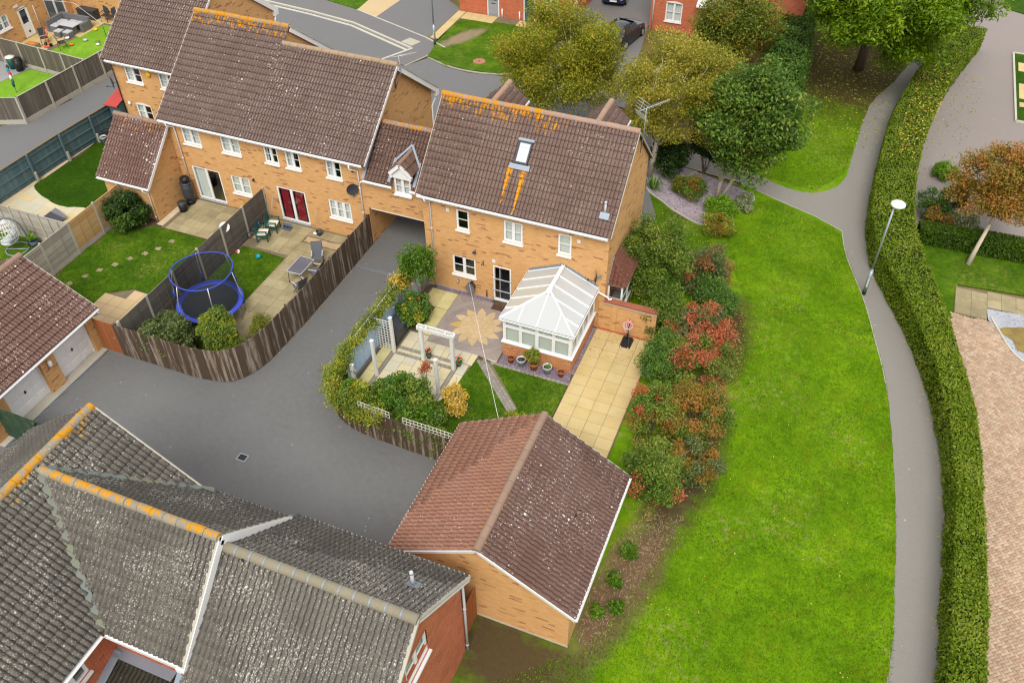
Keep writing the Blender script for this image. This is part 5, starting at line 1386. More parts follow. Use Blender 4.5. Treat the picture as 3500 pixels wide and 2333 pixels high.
# ---- gardens of the terrace (they lie a little higher than the drive)
structure('garden_soil', MB().prism([(-24.9, -9.2), (-12.1, -9.2), (-7.4, -9.2), (-6.2, -9.1), (-5.5, -8.8), (-5.0, -8.2), (-4.72, -7.3), (-4.62, -4.5), (-4.62, 1.7), (-15.7, 1.7), (-15.7, 6.2), (-24.9, 6.2)], -.05, .02), M['soil'])
LAWN_A = wobble(smooth([(-24.2, 5.8), (-24.1, 3), (-24.3, .6), (-24.25, -.6), (-22.9, -1.25), (-21.43, -1.5), (-20.3, -1.2), (-18.75, -1.2), (-18.72, 3), (-20, 5.9)], 5, True), .02, .3)
structure('back_lawn', MB().sheet(LAWN_A, .06), M['grass_lush'])
structure('gravel_strip', MB().sheet([(-24.75, -4.3), (-24.3, -4.3), (-24.3, 6), (-24.75, 6)], .05), M['gravel'])
inA = inside(LAWN_A)
paved('garden_patio', [(-24.4, -4.3), (-17.8, -4.3), (-17.8, -.9), (-18.75, -.9), (-18.75, -1.0), (-24.4, -.3)], .055, [(-24.3, -17.85, -4.25, -.65, .9, .6, lambda x, y: not inA(x, y) and (x < -18.75 or y < -1))], 'slab_cream', 'slab_cream')
structure('side_lawn', MB().sheet(rect(-25, -17.8, -9.1, -4.4), .05), M['grass_garden'])
LAWN_B = wobble([(-17.55, -8.9), (-14.4, -7.3), (-14.3, -6.3), (-13.4, -5.75), (-12.7, -5.7), (-10.75, -5.5), (-10.72, -1.2), (-15.1, -1.15), (-15.7, -1.2), (-17.6, -2.4)], .05, .25, 8)
structure('back_lawn', MB().sheet(LAWN_B, .06), M['grass_garden'])
inB = inside(LAWN_B)
paved('garden_patio', rect(-15.3, -10.65, -1.15, 1.72), .09, [(-15.05, -10.68, -1.12, 1.65, .6, .6)], 'slab_buff')
structure('gravel_strip', MB().sheet(rect(-15.7, -15.05, -1.0, 1.7), .06), M['gravel'])
paved('garden_patio', [(-14.6, -9.1), (-10.75, -9.1), (-10.75, -5.7), (-13.3, -5.7), (-14.3, -6.4)], .085, [(-14.4, -10.8, -9.0, -5.75, .6, .6, lambda x, y: not (x < -13.4 and y > -6.4))], 'slab_sun')
for k, (x, y) in enumerate([(-14.05, -1.91), (-14.3, -2.66), (-14.64, -3.23), (-15.07, -3.84), (-15.45, -4.49), (-15.86, -5.12), (-16.2, -5.73), (-16.51, -6.46)]):
    o = link('stepping_stone', slab_mesh(.29, .24, .03), None, M['slab_buff'], Matrix.Translation((x, y, .068)) @ Matrix.Rotation(rnd.uniform(-.5, .5), 4, 'Z'))
    words = ['first', 'second', 'third', 'fourth', 'fifth', 'sixth', 'seventh', 'eighth']
    props(o, f'sandy stepping stone in the lawn, {words[k]} of the row from the patio', 'paving stone', 'stepping stones across the middle lawn')
LAWN_C = wobble(smooth([(-10.4, -.75), (-9.2, -.62), (-7.8, -.75), (-7.75, -2.5), (-7.85, -4.4), (-7.6, -6), (-7.8, -8), (-10.4, -8.6)], 4, True), .03, .25, 9)
structure('back_lawn', MB().sheet(LAWN_C, .06), M['grass_garden'])
inC = inside(LAWN_C)
paved('garden_patio', [(-10.5, 1.72), (-10.5, -.9), (-7.9, -1), (-7.9, -6.8), (-4.62, -6.8), (-4.62, 1.72)], .085, [(-10.45, -4.65, -6.75, 1.62, .62, .62, lambda x, y: not inC(x, y) and (x > -7.95 or y > -.75) and not (x > -7.6 and .45 < y < 1.0))], 'slab_buff')
structure('gravel_patch', MB().sheet(wobble(rect(-7.8, -4.7, .5, .95), .03, .2), .09), M['gravel'])
structure('planting_bed', MB().sheet([(-11.9, -9.1), (-7.2, -9.15), (-6.1, -9.0), (-5.4, -8.7), (-4.95, -8.0), (-4.8, -6.9), (-7.6, -7.2), (-11.9, -8.4)], .045), M['soil'])

# ---- the corner garden with the sun patio
structure('garden_soil', MB().prism([(-.5, -.2), (-.6, -7.4), (-.5, -8.1), (-.1, -8.7), (.6, -9.15), (1.8, -9.35), (5.7, -9.45), (10.7, -9.3), (10.7, 0), (0, 0)], -.05, .012), M['soil'])
LAWN_D = wobble([(3.72, -4.05), (4.05, -3.98), (7.95, -3.98), (7.96, -9.2), (3.3, -9.2), (3.2, -6.9), (3.55, -6.1)], .02, .2, 4)
structure('back_lawn', MB().sheet(LAWN_D, .05), M['grass_garden'])
# cream stone laid in random courses, with grey sett bands
def random_stones(x0, x1, y0, y1, parent, z, mat, gap=.014):
    def cut(a, b, c, d, depth):
        w, h = b - a, d - c
        if (w * h < .5 and depth > 1) or depth > 4 or (w < .75 and h < .75):
            me = slab_mesh(w - gap, h - gap); me.materials.append(M[mat]); link('paving_slab', me, parent, None, Matrix.Translation(((a + b) / 2, (c + d) / 2, z + rnd.uniform(-.003, .003)))); return
        t = rnd.choice([.4, .5, .6])
        if w > h: cut(a, a + w * t, c, d, depth + 1); cut(a + w * t, b, c, d, depth + 1)
        else: cut(a, b, c, c + h * t, depth + 1); cut(a, b, c + h * t, d, depth + 1)
    cut(x0, x1, y0, y1, 0)
bed = structure('sandstone_patio', MB().sheet([(-.5, -3.3), (1.2, -3.3), (1.2, -3.75), (3.75, -3.75), (3.6, -6.2), (3.2, -7.8), (-.5, -7.9)], .03), M['joint'])
random_stones(.24, 1.2, -4.42, -3.4, bed, .045, 'slab_cream'); random_stones(1.2, 3.72, -4.42, -3.72, bed, .045, 'slab_cream')
random_stones(.24, 3.0, -7.6, -4.95, bed, .045, 'slab_cream'); random_stones(3.2, 3.6, -6.1, -4.45, bed, .045, 'slab_cream'); random_stones(.24, 1.6, -4.78, -4.6, bed, .045, 'slab_cream'); random_stones(1.6, 3.0, -4.78, -4.6, bed, .045, 'slab_cream')
random_stones(-.45, .04, -7.7, -3.6, bed, .045, 'slab_moss'); random_stones(3.2, 3.5, -7.6, -6.1, bed, .045, 'slab_cream')
it = []
for k in range(14):
    for q in range(1): it.append((Matrix.Translation((.34 + k * .2, -4.51, .046)), 0)); it.append((Matrix.Translation((.34 + k * .2, -4.86, .046)), 0))
for k in range(15): it.append((Matrix.Translation((.14, -4.95 - k * .18, .046)) @ Matrix.Rotation(math.pi / 2, 4, 'Z'), 0)); it.append((Matrix.Translation((3.1, -4.95 - k * .18, .046)) @ Matrix.Rotation(math.pi / 2, 4, 'Z'), 0))
pieces('grey_sett', it, [slab_mesh(.188, .15)], M['sett'], bed)
bed2 = structure('mossy_path', MB().sheet([(-.2, -.28), (1.2, -.28), (1.2, -3.4), (.55, -3.4), (.55, -1.5), (-.2, -1.5)], .028), M['joint'])
it, ms = slab_items(-.12, 1.2, -1.5, -.3, .66, .6, .044); pieces('paving_slab', it, ms, M['slab_moss'], bed2)
it, ms = slab_items(.58, 1.2, -3.36, -1.52, .62, .6, .044); pieces('paving_slab', it, ms, M['slab_moss'], bed2)
# sun patio: rings of segments, golden rays
bed3 = structure('sun_patio', MB().sheet([(1.2, -.28), (4.62, -.28), (4.62, -3.9), (3.74, -3.72), (1.2, -3.72)], .03), m_plain('pale_mortar', lin((176, 168, 150)), .9, .1, 8))
SX, SY, ZS = 2.93, -2.05, .046
def in_area(x, y): return 1.2 < x < 4.63 and -3.74 < y < -.27
def stone(name, poly, mat, z=ZS):
    if len(poly) < 3: return
    MB().prism(poly, .03, z + rnd.uniform(-.002, .002)).build(name, M[mat], bed3)
def clip(poly, x0=1.21, x1=4.62, y0=-3.73, y1=-.28):
    def half(p, f, ip):
        out = []
        for i in range(len(p)):
            a, b = p[i], p[(i + 1) % len(p)]
            if f(a): out.append(a)
            if f(a) != f(b): out.append(ip(a, b))
        return out
    def ix(c): return lambda a, b: (c, a[1] + (b[1] - a[1]) * (c - a[0]) / (b[0] - a[0]))
    def iy(c): return lambda a, b: (a[0] + (b[0] - a[0]) * (c - a[1]) / (b[1] - a[1]), c)
    for f, ip in ((lambda p: p[0] >= x0, ix(x0)), (lambda p: p[0] <= x1, ix(x1)), (lambda p: p[1] >= y0, iy(y0)), (lambda p: p[1] <= y1, iy(y1))):
        if poly: poly = half(poly, f, ip)
    return poly
def polar(r, t): return (SX + r * math.cos(t), SY + r * math.sin(t))
def ring(r0, r1, n, mat, ph=0, gap=.009):
    for i in range(n):
        a0, a1 = ph + 2 * math.pi * i / n + gap / r1, ph + 2 * math.pi * (i + 1) / n - gap / r1; k = 5
        poly = [polar(r1, a0 + (a1 - a0) * j / k) for j in range(k + 1)] + [polar(r0, a1 - (a1 - a0) * j / k) for j in range(k + 1)]
        stone('sun_stone' if mat != 'slab_grey' else 'paving_stone', clip(poly), mat)
stone('sun_stone', [polar(.24, 2 * math.pi * i / 20) for i in range(20)], 'slab_sun')
ring(.25, .5, 8, 'slab_sun'); ring(.51, .8, 14, 'slab_sun', .2)
NR = 12
for i in range(NR):
    t = 2 * math.pi * (i + .3) / NR; hw = math.pi / NR
    tip = polar(1.26, t + .07); a, b = polar(.815, t - hw + .012), polar(.815, t + hw - .012); m1, m2 = polar(1.03, t - hw * .55), polar(1.0, t + hw * .8)
    arc = [polar(.815, t + hw - .012 - (2 * hw - .024) * j / 4) for j in range(5)]
    stone('sun_ray', clip([a, m1, tip, m2] + arc[:-1]), 'slab_ochre' if i == 6 else 'slab_sun')
    t2 = t + hw; n1, n2 = polar(1.0, t + hw * .86), polar(1.03, t + 2 * hw - hw * .6); tp2 = polar(1.26, t + 2 * hw + .06)
    v = polar(.83, t + hw); tp1 = polar(1.26, t + .1)
    arcs = [polar(1.27, t + .1 + (2 * hw - .05) * j / 4) for j in range(5)]
    stone('paving_stone', clip([v, n2] + arcs[::-1] + [n1]), 'slab_grey')
ring(1.28, 1.5, 16, 'slab_grey', .1); ring(1.51, 1.8, 20, 'slab_grey', .25)
for sx, sy in ((-1, -1), (-1, 1), (1, -1), (1, 1)):       # corner infill outside the circle
    base = {(-1, -1): math.pi, (-1, 1): math.pi / 2, (1, -1): -math.pi / 2, (1, 1): 0}[(sx, sy)]
    for j in range(4):
        a0, a1 = base + j * math.pi / 8 + .006, base + (j + 1) * math.pi / 8 - .006; k = 4
        poly = [polar(1.82, a0 + (a1 - a0) * q / k) for q in range(k + 1)] + [polar(3.4, a1), polar(3.4, a0)]
        stone('paving_stone', clip(poly), 'slab_grey')
# slate chip strips, setts edging and the diagonal path
def chips(name, poly, n, z, mat, size=.05, label=None, seed=1, h=.012):
    g = np.random.default_rng(seed); xs = [p[0] for p in poly]; ys = [p[1] for p in poly]
    X = g.uniform(min(xs), max(xs), n * 3); Y = g.uniform(min(ys), max(ys), n * 3); k = in_poly(poly, X, Y); X, Y = X[k][:n], Y[k][:n]; n = len(X)
    a = g.uniform(0, 6.28, n); s = size * g.uniform(.5, 1.2, n); tz = g.uniform(-.5, .5, (n, 2))
    V = np.zeros((n, 4, 3)); ca, sa = np.cos(a), np.sin(a)
    for i, (u, v) in enumerate(((-1, -.6), (1, -.5), (.9, .6), (-.8, .5))):
        V[:, i, 0] = X + (u * ca - v * sa) * s * .5; V[:, i, 1] = Y + (u * sa + v * ca) * s * .5; V[:, i, 2] = z + h * g.uniform(.3, 1, n) + (u * tz[:, 0] + v * tz[:, 1]) * s * .4
    return np_mesh(name, V.reshape(-1, 3), np.arange(n * 4).reshape(-1, 4))
def chip_bed(name, poly, n, z, mat, seed=1, size=.05):
    structure(name, MB().sheet(poly, z), M[mat])
    o = link(name + '_chips', chips(name + '_chips', poly, n, z, mat, size, seed=seed), None, M[mat]); props(o, {'slate': 'mauve slate chips', 'gravel': 'buff pea gravel', 'gravel_grey': 'grey gravel'}[mat] + {1: ' below the conservatory', 2: ' beside the yellow patio', 3: ' under the kitchen wall', 4: ' in the side bed', 5: ' at the fence foot', 6: ' by the block paving', 7: ' along the garden fence'}[seed], 'gravel', kind='stuff')
chip_bed('slate_bed', [(4.7, -3.25), (7.84, -3.25), (7.98, -3.88), (4.66, -3.88)], 1500, .03, 'slate', 1)
chip_bed('slate_strip', [(7.83, -3.3), (7.98, -3.3), (7.98, -.15), (7.83, -.15)], 500, .03, 'slate', 2)
chip_bed('slate_edge', [(0, -.02), (2.88, -.02), (2.88, -.27), (0, -.27)], 500, .03, 'slate', 3)
st = structure('sett_path', MB().sheet([(3.72, -3.95), (4.4, -3.92), (6.5, -6.05), (6.15, -6.3)], .052), M['joint'])
d = Vector((2.25, -2.15, 0)).normalized(); nrm = Vector((-d.y, d.x, 0)); it = []
for k in range(16):
    for q in range(3):
        p = Vector((4.0, -4.0, .066)) + d * (k * .205) + nrm * ((q - 1) * .14 + .0) + d * (.1 if q % 2 else 0)
        it.append((Matrix.Translation(p) @ Matrix.Rotation(math.atan2(d.y, d.x), 4, 'Z'), 0))
for k in range(18): it.append((Matrix.Translation((4.5 + k * .2, -3.95, .066)), 0))
pieces('grey_sett', it, [slab_mesh(.19, .13)], M['sett'], st)
paved('yellow_patio', rect(7.98, 10.7, -9.25, -.14), .055, [(8.0, 10.66, -9.2, -.16, .64, .6)], 'slab_yellow')

# ---- the public green, paths and the right-hand road
structure('green', MB().sheet([(8.2, -34), (23, -34), (23, 12), (20, 40), (11.9, 40), (11.9, 14), (8.2, 5.8), (8.2, 0), (10.7, 0), (10.7, -9.3), (8.7, -9.3)], .0), M['grass_green'])
PL = smooth([(20.9, -34), (21.57, -12.46), (21.65, -11.04), (21.55, -8.85), (21.36, -6.05), (21.03, -2.92), (20.41, 1.12), (19.73, 3.73), (19.0, 6.29), (17.86, 9.36), (17.4, 11.4)], 4) + smooth([(17.01, 16.74), (17.13, 20.98), (17.43, 25.51), (18.65, 29.64), (20.6, 38)], 4)
PR = smooth([(22.3, -34), (22.97, -11.9), (23.12, -9.95), (23.05, -7.34), (22.95, -4.38), (22.6, -1.1), (21.82, 2.51), (20.71, 5.35), (19.54, 7.87), (18.85, 10.12), (18.4, 13.07), (18.2, 16.46), (18.3, 19.87), (18.6, 24.78), (19.5, 29.95), (21.5, 38)], 4)
def ribbon(L, R, z):
    mb = MB(); n = len(L)
    return mb.add([(p[0], p[1], z) for p in L] + [(p[0], p[1], z) for p in R], [(i, n + i, n + i + 1, i + 1) for i in range(n - 1)])
rw = random.Random(4)
PLf = smooth([(21.0, -20), (21.3, -16), (21.57, -12.9),  (21.65, -11.04), (21.55, -8.85), (21.36, -6.05), (21.03, -2.92), (20.41, 1.12), (19.73, 3.73), (19.0, 6.29), (17.86, 9.36), (17.4, 11.4), (17.2, 14), (17.01, 16.74), (17.13, 20.98), (17.43, 25.51), (18.65, 29.64), (20.6, 38)], 10)
PRf = smooth([(23.0, -20), (23.05, -16), (23.1, -12.9), (23.1, -11.04), (23.1, -8.85), (23.05, -6.05), (22.9, -2.92), (22.3, 1.12), (21.5, 3.73), (20.4, 6.29), (19.3, 9.0), (18.8, 11.2), (18.5, 14), (18.4, 16.74), (18.5, 20.98), (18.8, 25.51), (19.7, 29.64), (21.8, 38)], 10)
structure('footpath', ribbon([(p[0] + rw.gauss(0, .018), p[1]) for p in PLf], PRf, .012), M['asphalt_path'])
BL = [(17.4, 11.45), (15.86, 12.3), (13.69, 13.1), (11.62, 14.0), (9.14, 14.36), (6, 14.9)]; BU = smooth([(17.01, 16.8), (16.59, 15.42), (15.58, 14.42), (14.43, 14.3), (12.95, 14.8), (11.4, 15.5), (9, 16), (6, 16.6)], 4)
structure('branch_path', MB().sheet([(17.6, 11.35)] + BL + BU[::-1] + [(17.4, 16.8)], .016), M['asphalt_path'])
ek = MB()
for a, b in list(zip(PL[24:40], PL[25:41]))[::1]: ek.bar((a[0] - .02, a[1], .0), (b[0] - .02, b[1], .0), .035, .04)
for a, b in zip(BL[:-1], BL[1:]): ek.bar((a[0], a[1] - .02, .0), (b[0], b[1] - .02, .0), .035, .05)
structure('path_edging', ek, M['concrete'])
SB = smooth([(7.0, 11.6), (8.2, 10.6), (9.2, 9.9), (10.5, 9.35), (11.3, 9.6), (12.1, 11.4), (12.6, 12.9), (10.2, 13.85), (8.1, 14.3), (6.6, 13.6)], 4, True)
chip_bed('slate_border', SB, 2600, .02, 'slate', 4, .07)
sbe = MB()
for a, b in zip(SB[:24], SB[1:25]): sbe.bar((*a, .03), (*b, .03), .06, .08)
structure('border_edging', sbe, M['kerb'])
structure('side_strip', MB().sheet([(8.22, 5.6), (8.22, 9.2), (7.2, 11.4), (9.1, 9.8), (10.5, 9.2), (11.5, 8), (11, 5)], .008), M['grass_garden'])
structure('mauve_road', MB().sheet([(20.2, 12.4), (32, 12.4), (32, 26.4), (25.75, 26.5), (25.65, 36.1), (32, 36.1), (32, 43), (25.2, 43.5), (24, 60), (20, 60), (19.9, 40), (20, 30)], .004), M['asphalt_mauve'])
fr = structure('front_strips', MB().prism(rect(25.72, 31, 26.5, 36.1), 0, .06), M['grass_lush'])
for a, b in ((33.4, 34.7), (29.5, 31.6), (28.4, 29.0)):
    it, ms = slab_items(25.9, 31, a, b, .62, .62, .075); pieces('paving_slab', it, ms, M['slab_yellow'], fr)
structure('corner_lawn', MB().prism([(25.1, 43.7), (26.6, 43), (31, 43), (31, 52), (24.4, 52)], 0, .06), M['grass_lush'])
kk = MB().bar((25.68, 26.45, .05), (25.62, 36.1, .05), .12, .14).bar((25.68, 26.45, .05), (31, 26.4, .05), .12, .14).bar((25.62, 36.1, .05), (31, 36.1, .05), .12, .14)
structure('road_kerb', kk, M['kerb'])
structure('right_lawn', MB().sheet([(20.3, 12.3), (19.9, 10), (22, 4), (23.3, 4), (22.9, 6.9), (22.9, 9.1), (27, 9.5), (27, 12.3)], .008), M['grass_garden'])
paved('slab_path', [(22.9, 6.85), (24.3, 6.85), (24.3, 7.75), (28, 8.2), (28, 9.4), (22.9, 8.95)], .04, [(22.92, 24.3, 6.95, 8.85, .62, .62), (24.3, 28, 7.85, 9.05, .62, .6)], 'slab_buff')
chip_bed('grey_gravel_bed', [(24.3, 7.75), (24.35, 7.0), (24.6, 6.6), (25.24, 5.3), (25.9, 4.5), (30, 3), (30, 8.2)], 1800, .02, 'gravel_grey', 6, .07)
structure('ground_cover', MB().sheet(wobble([(24.9, 6.4), (25.6, 5.4), (27, 4.8), (29, 5), (29, 6.6), (26, 7)], .1, .3, 12), .04), m_plain('brown_moss', lin((126, 104, 60)), .95, .3, 5, .6, mottle=lin((150, 140, 70))))
BP = [(23.3, -34), (32, -34), (32, 3), (26.2, 4.3), (25.83, 4.55), (25.24, 5.3), (24.59, 6.85), (22.7, 6.85), (23.0, 0)]
bp = structure('block_paving', MB().sheet(BP, .006), m_plain('block_joint_sand', lin((118, 104, 86)), .95, .15, 6))
def herringbone(poly, z, parent):
    L, Wd, g = .21, .105, .007
    me = slab_mesh(L - g, Wd - g, .03); it = []
    x0, x1, y0, y1 = 22.8, 29.5, -13.5, 7; R45 = math.radians(38); c, s = math.cos(R45), math.sin(R45)
    f = inside(poly); cx, cy = 26, -4; n = 110
    for i in range(-n, n):
        for j in range(-n, n):
            # herringbone lattice: horizontal and vertical brick of each step
            for kind in (0, 1):
                if (i + 2 * j) % 1: continue
                bx = (i + 2 * j) * Wd if kind == 0 else (i + 2 * j) * Wd - Wd / 2 * 1
                by = i * Wd * 1.0
                if kind == 0: px, py, rot = (-i + 1 + 4 * j) * Wd, (i + .5) * Wd, 0
                else: px, py, rot = (-i + 2.5 + 4 * j) * Wd, (i + 1) * Wd, math.pi / 2
                X = cx + px * c - py * s; Y = cy + px * s + py * c
                if not (x0 < X < x1 and y0 < Y < y1) or not f(X, Y): continue
                it.append((Matrix.Translation((X, Y, z + rnd.uniform(-.002, .002))) @ Matrix.Rotation(R45 + rot, 4, 'Z'), 0))
    pieces('paving_block', it, [me], M['block'], parent)
herringbone(BP, .03, bp)
be = MB(); pts = smooth([(24.5, 7.2), (24.59, 6.9), (25.24, 5.33), (25.83, 4.6), (27, 3.9)], 5)
for a, b in zip(pts, pts[1:]): be.bar((*a, .03), (*b, .03), .09, .07)
structure('drive_edging', be, M['kerb'])
# left side: alley and back gardens beyond the fence
structure('alley', MB().sheet([(-31, -12), (-24.9, -12), (-24.9, 7), (-23, 7), (-23, 16), (-29.0, 16), (-29.0, 11.5), (-29.3, 8), (-29.95, 5), (-31, 3.8)], .002), M['asphalt_road'])
structure('turf_lawn', MB().sheet([(-35.5, 12.85), (-35.0, 17.4), (-31, 17.5), (-29.2, 17.5), (-29.3, 10), (-33.4, 10.3), (-35.7, 10.5)], .05), M['turf'])
structure('turf_lawn', MB().sheet([(-35.3, 7.9), (-34.8, 10.1), (-29.5, 9.9), (-29.6, 6), (-30, 4.8), (-36, 4.0)], .05), M['turf'])
structure('grey_patio', MB().sheet([(-38.4, 4), (-36, 4), (-35.3, 7.9), (-34.85, 10.2), (-38.4, 10.3)], .052), m_plain('grey_resin', lin((150, 150, 152)), .8, .08, 6))
paved('garden_patio', [(-38.4, 12.6), (-35.5, 12.85), (-35.0, 17.4), (-31, 17.5), (-31, 18.3), (-38.4, 18.3)], .06, [(-38.35, -31, 12.7, 18.25, .8, .6, lambda x, y: x < -35.5 + (y - 12.9) * .1 - .2 or y > 17.6)], 'slab_yellow')

# drain, covers
dc = thing('drain_channel', 'narrow steel drain channel across the driveway at the archway', 'drain', (-3, -.13, 0))
MB().box(-4.34, -1.0, -.2, -.06, -.01, .01).build('frame', M['steel'], dc)
g = MB()
for k in range(64): g.box(-4.3 + k * .05, -4.28 + k * .05, -.175, -.085, .01, .014)
props(g.build('grating', M['dark_grey'], dc), kind='stuff')
mh = thing('manhole_cover', 'small square dark drain cover in the driveway', 'manhole', (-2.63, -12.33, 0)); MB().box(-2.83, -2.43, -12.5, -12.16, -.01, .008).build('frame', M['steel'], mh); MB().box(-2.79, -2.47, -12.46, -12.2, .008, .014).build('lid', M['black'], mh)
dm = thing('doormat', 'dark ribbed doormat on the sun patio by the back door', 'doormat', (3.3, -.45, .05)); MB().box(3.02, 3.6, -.7, -.3, .05, .06).build('backing', M['black'], dm)
for k in range(5): MB().box(3.03, 3.59, -.69 + k * .08, -.64 + k * .08, .06, .075).build('rib', M['iron'], dm)
cv = thing('inspection_cover', 'rusty round inspection cover in the front lawn across the road', 'manhole', (-7.4, 21.9, .09)); MB().lathe((-7.4, 21.9, .085), [(.42, 0), (.42, .012), (.38, .016)], 20).build('lid', m_plain('rust_cover', lin((168, 116, 92)), .9, .15, 6), cv); MB().lathe((-7.4, 21.9, .1), [(.08, 0), (.08, .008)], 10).build('key_hole', M['iron'], cv)
cs = thing('utility_cover', 'pale square utility cover in the pavement corner', 'manhole', (-13.0, 22.9, .07)); MB().obox((-13.0, 22.9, .075), (.5, -.15, 0), (.15, .4, 0), (0, 0, .006)).build('lid', M['concrete'], cs); MB().obox((-13.0, 22.9, .084), (.05, -.015, 0), (.015, .04, 0), (0, 0, .004)).build('lifting_eye', M['steel'], cs)
# ------------------------------------------------------------------ fences
def along(pts, step):
    """points and directions every step along a polyline"""
    out = []; acc = 0.
    for a, b in zip(pts, pts[1:]):
        a, b = Vector((*a[:2], 0)), Vector((*b[:2], 0)); L = (b - a).length; d = (b - a) / L
        while acc < L: out.append((a + d * acc, d)); acc += step
        acc -= L
    return out

def board_fence(name, label, pts, h, mat, bw=.125, z0=.03, rails=True, rail_mat=None, post_every=16, side=1, gravel=False, group=None, post_mat=None, hjit=.012, cap=None):
    """vertical boards on rails and posts; side: which side of the line the boards are on"""
    f = thing(name, label, 'fence', (*pts[0][:2], 0), group)
    me = [MB().add([(-bw / 2 - .01, -.006, 0), (bw / 2 + .01, -.014, 0), (bw / 2 + .01, .004, 0), (-bw / 2 - .01, .012, 0), (-bw / 2 - .01, -.006, h), (bw / 2 + .01, -.014, h), (bw / 2 + .01, .004, h), (-bw / 2 - .01, .012, h)],
                   [(4, 5, 6, 7), (0, 1, 5, 4), (1, 2, 6, 5), (2, 3, 7, 6), (3, 0, 4, 7)]).mesh('board')]
    it = []; A = along(pts, bw)
    for p, d in A:
        n = Vector((-d.y, d.x, 0))
        it.append((Matrix.Translation(p + n * (side * .03) + Vector((0, 0, z0 + rnd.uniform(-hjit, hjit)))) @ Matrix.Rotation(math.atan2(d.y, d.x) + rnd.gauss(0, .012), 4, 'Z') @ Matrix.Rotation(rnd.gauss(0, .004), 4, 'Y'), 0))
    pieces('board', it, me, M[mat], f)
    for zz in ((.3, h * .55, h - .2) if rails else ()):
        for a, b in zip(pts, pts[1:]):
            MB().bar((*a[:2], z0 + zz), (*b[:2], z0 + zz), .05, .08).build('rail', M[rail_mat or mat], f)
    for k, (p, d) in enumerate(A):
        if k % post_every == 0 or k == len(A) - 1:
            n = Vector((-d.y, d.x, 0)) * (-side * .07); MB().box(p.x + n.x - .045, p.x + n.x + .045, p.y + n.y - .045, p.y + n.y + .045, 0, h + z0 - .03).build('post', M[post_mat or rail_mat or mat], f)
    if cap:
        for a, b in zip(pts, pts[1:]): MB().bar((*a[:2], z0 + h + .015), (*b[:2], z0 + h + .015), .07, .03).build('capping', M[cap], f)
    return f

def lap_fence(name, label, p, q, h, mats, side=1, gb=.28, pw=1.83, posts='concrete', group=None, slats=15, battens=True):
    """concrete posts, gravel boards and panels of overlapping horizontal slats"""
    p, q = Vector((*p, 0)), Vector((*q, 0)); L = (q - p).length; d = (q - p) / L; n = Vector((-d.y, d.x, 0)) * side
    f = thing(name, label, 'fence', tuple(p), group); k = max(1, round(L / pw)); w = L / k
    up = Vector((0, 0, 1))
    for i in range(k + 1):
        c = p + d * (i * w); m = MB().obox(c + up * (h / 2 + .02), d * .05, n * .055, up * (h / 2 + .04)); m.obox(c + up * (h + .075), d * .04, n * .045, up * .015); m.build('post', M[posts], f)
    for i in range(k):
        a, b = p + d * (i * w + .05), p + d * ((i + 1) * w - .05); mat = mats[i % len(mats)] if len(mats) < k else mats[i]
        if gb: MB().obox((a + b) / 2 + up * (gb / 2), d * ((b - a).length / 2), n * .025, up * (gb / 2)).build('gravel_board', M['concrete'], f)
        hs = (h - gb) / slats; me = MB()
        for s in range(slats):
            z0 = gb + s * hs
            t = rnd.uniform(-.004, .004)
            me.obox((a + b) / 2 + up * (z0 + hs / 2 + t) + n * .006, d * ((b - a).length / 2), n * .006 + up * .0, up * (hs * .56) - n * .014)
        props(me.build('slat_panel', M[mat], f), kind='stuff')
        if battens:
            for t in (.33, .66): MB().bar(a.lerp(b, t) + up * (gb + .02) + n * .032, a.lerp(b, t) + up * (h - .02) + n * .032, .035, .02, d).build('batten', M[mat], f)
        MB().bar(a + up * (h + .01), b + up * (h + .01), .05, .03).build('capping', M[mat], f)
    return f

DF = [(-4.46, 1.62), (-4.46, -1), (-4.48, -4.5), (-4.62, -7.3)] + smooth([(-4.62, -7.3), (-4.85, -8.2), (-5.35, -8.95), (-6.1, -9.25), (-7.2, -9.38)], 5)[1:] + [(-8.5, -9.38), (-10.75, -9.4)]
board_fence('board_fence', 'weathered dark brown board fence curving round the driveway', DF, 1.8, 'wood_dark', .12, .06, side=1, post_every=15)
g = thing('garden_gate', 'reddish brown wooden gate between dark fence and double garage', 'gate', (-11.4, -9.4, 0))
me = MB().box(-.06, .06, -.012, .012, 0, 1.75).mesh('board'); me.materials.append(M['wood_red'])
for k in range(9): link('board', me, g, None, Matrix.Translation((-11.82 + k * .125, -9.4 + (k % 2) * .006, .06)))
MB().box(-11.9, -10.8, -9.36, -9.32, .3, .4).box(-11.9, -10.8, -9.36, -9.32, 1.4, 1.5).build('ledge', M['wood_red'], g); MB().ball((-10.95, -9.43, 1.0), .03).build('latch', M['steel'], g)
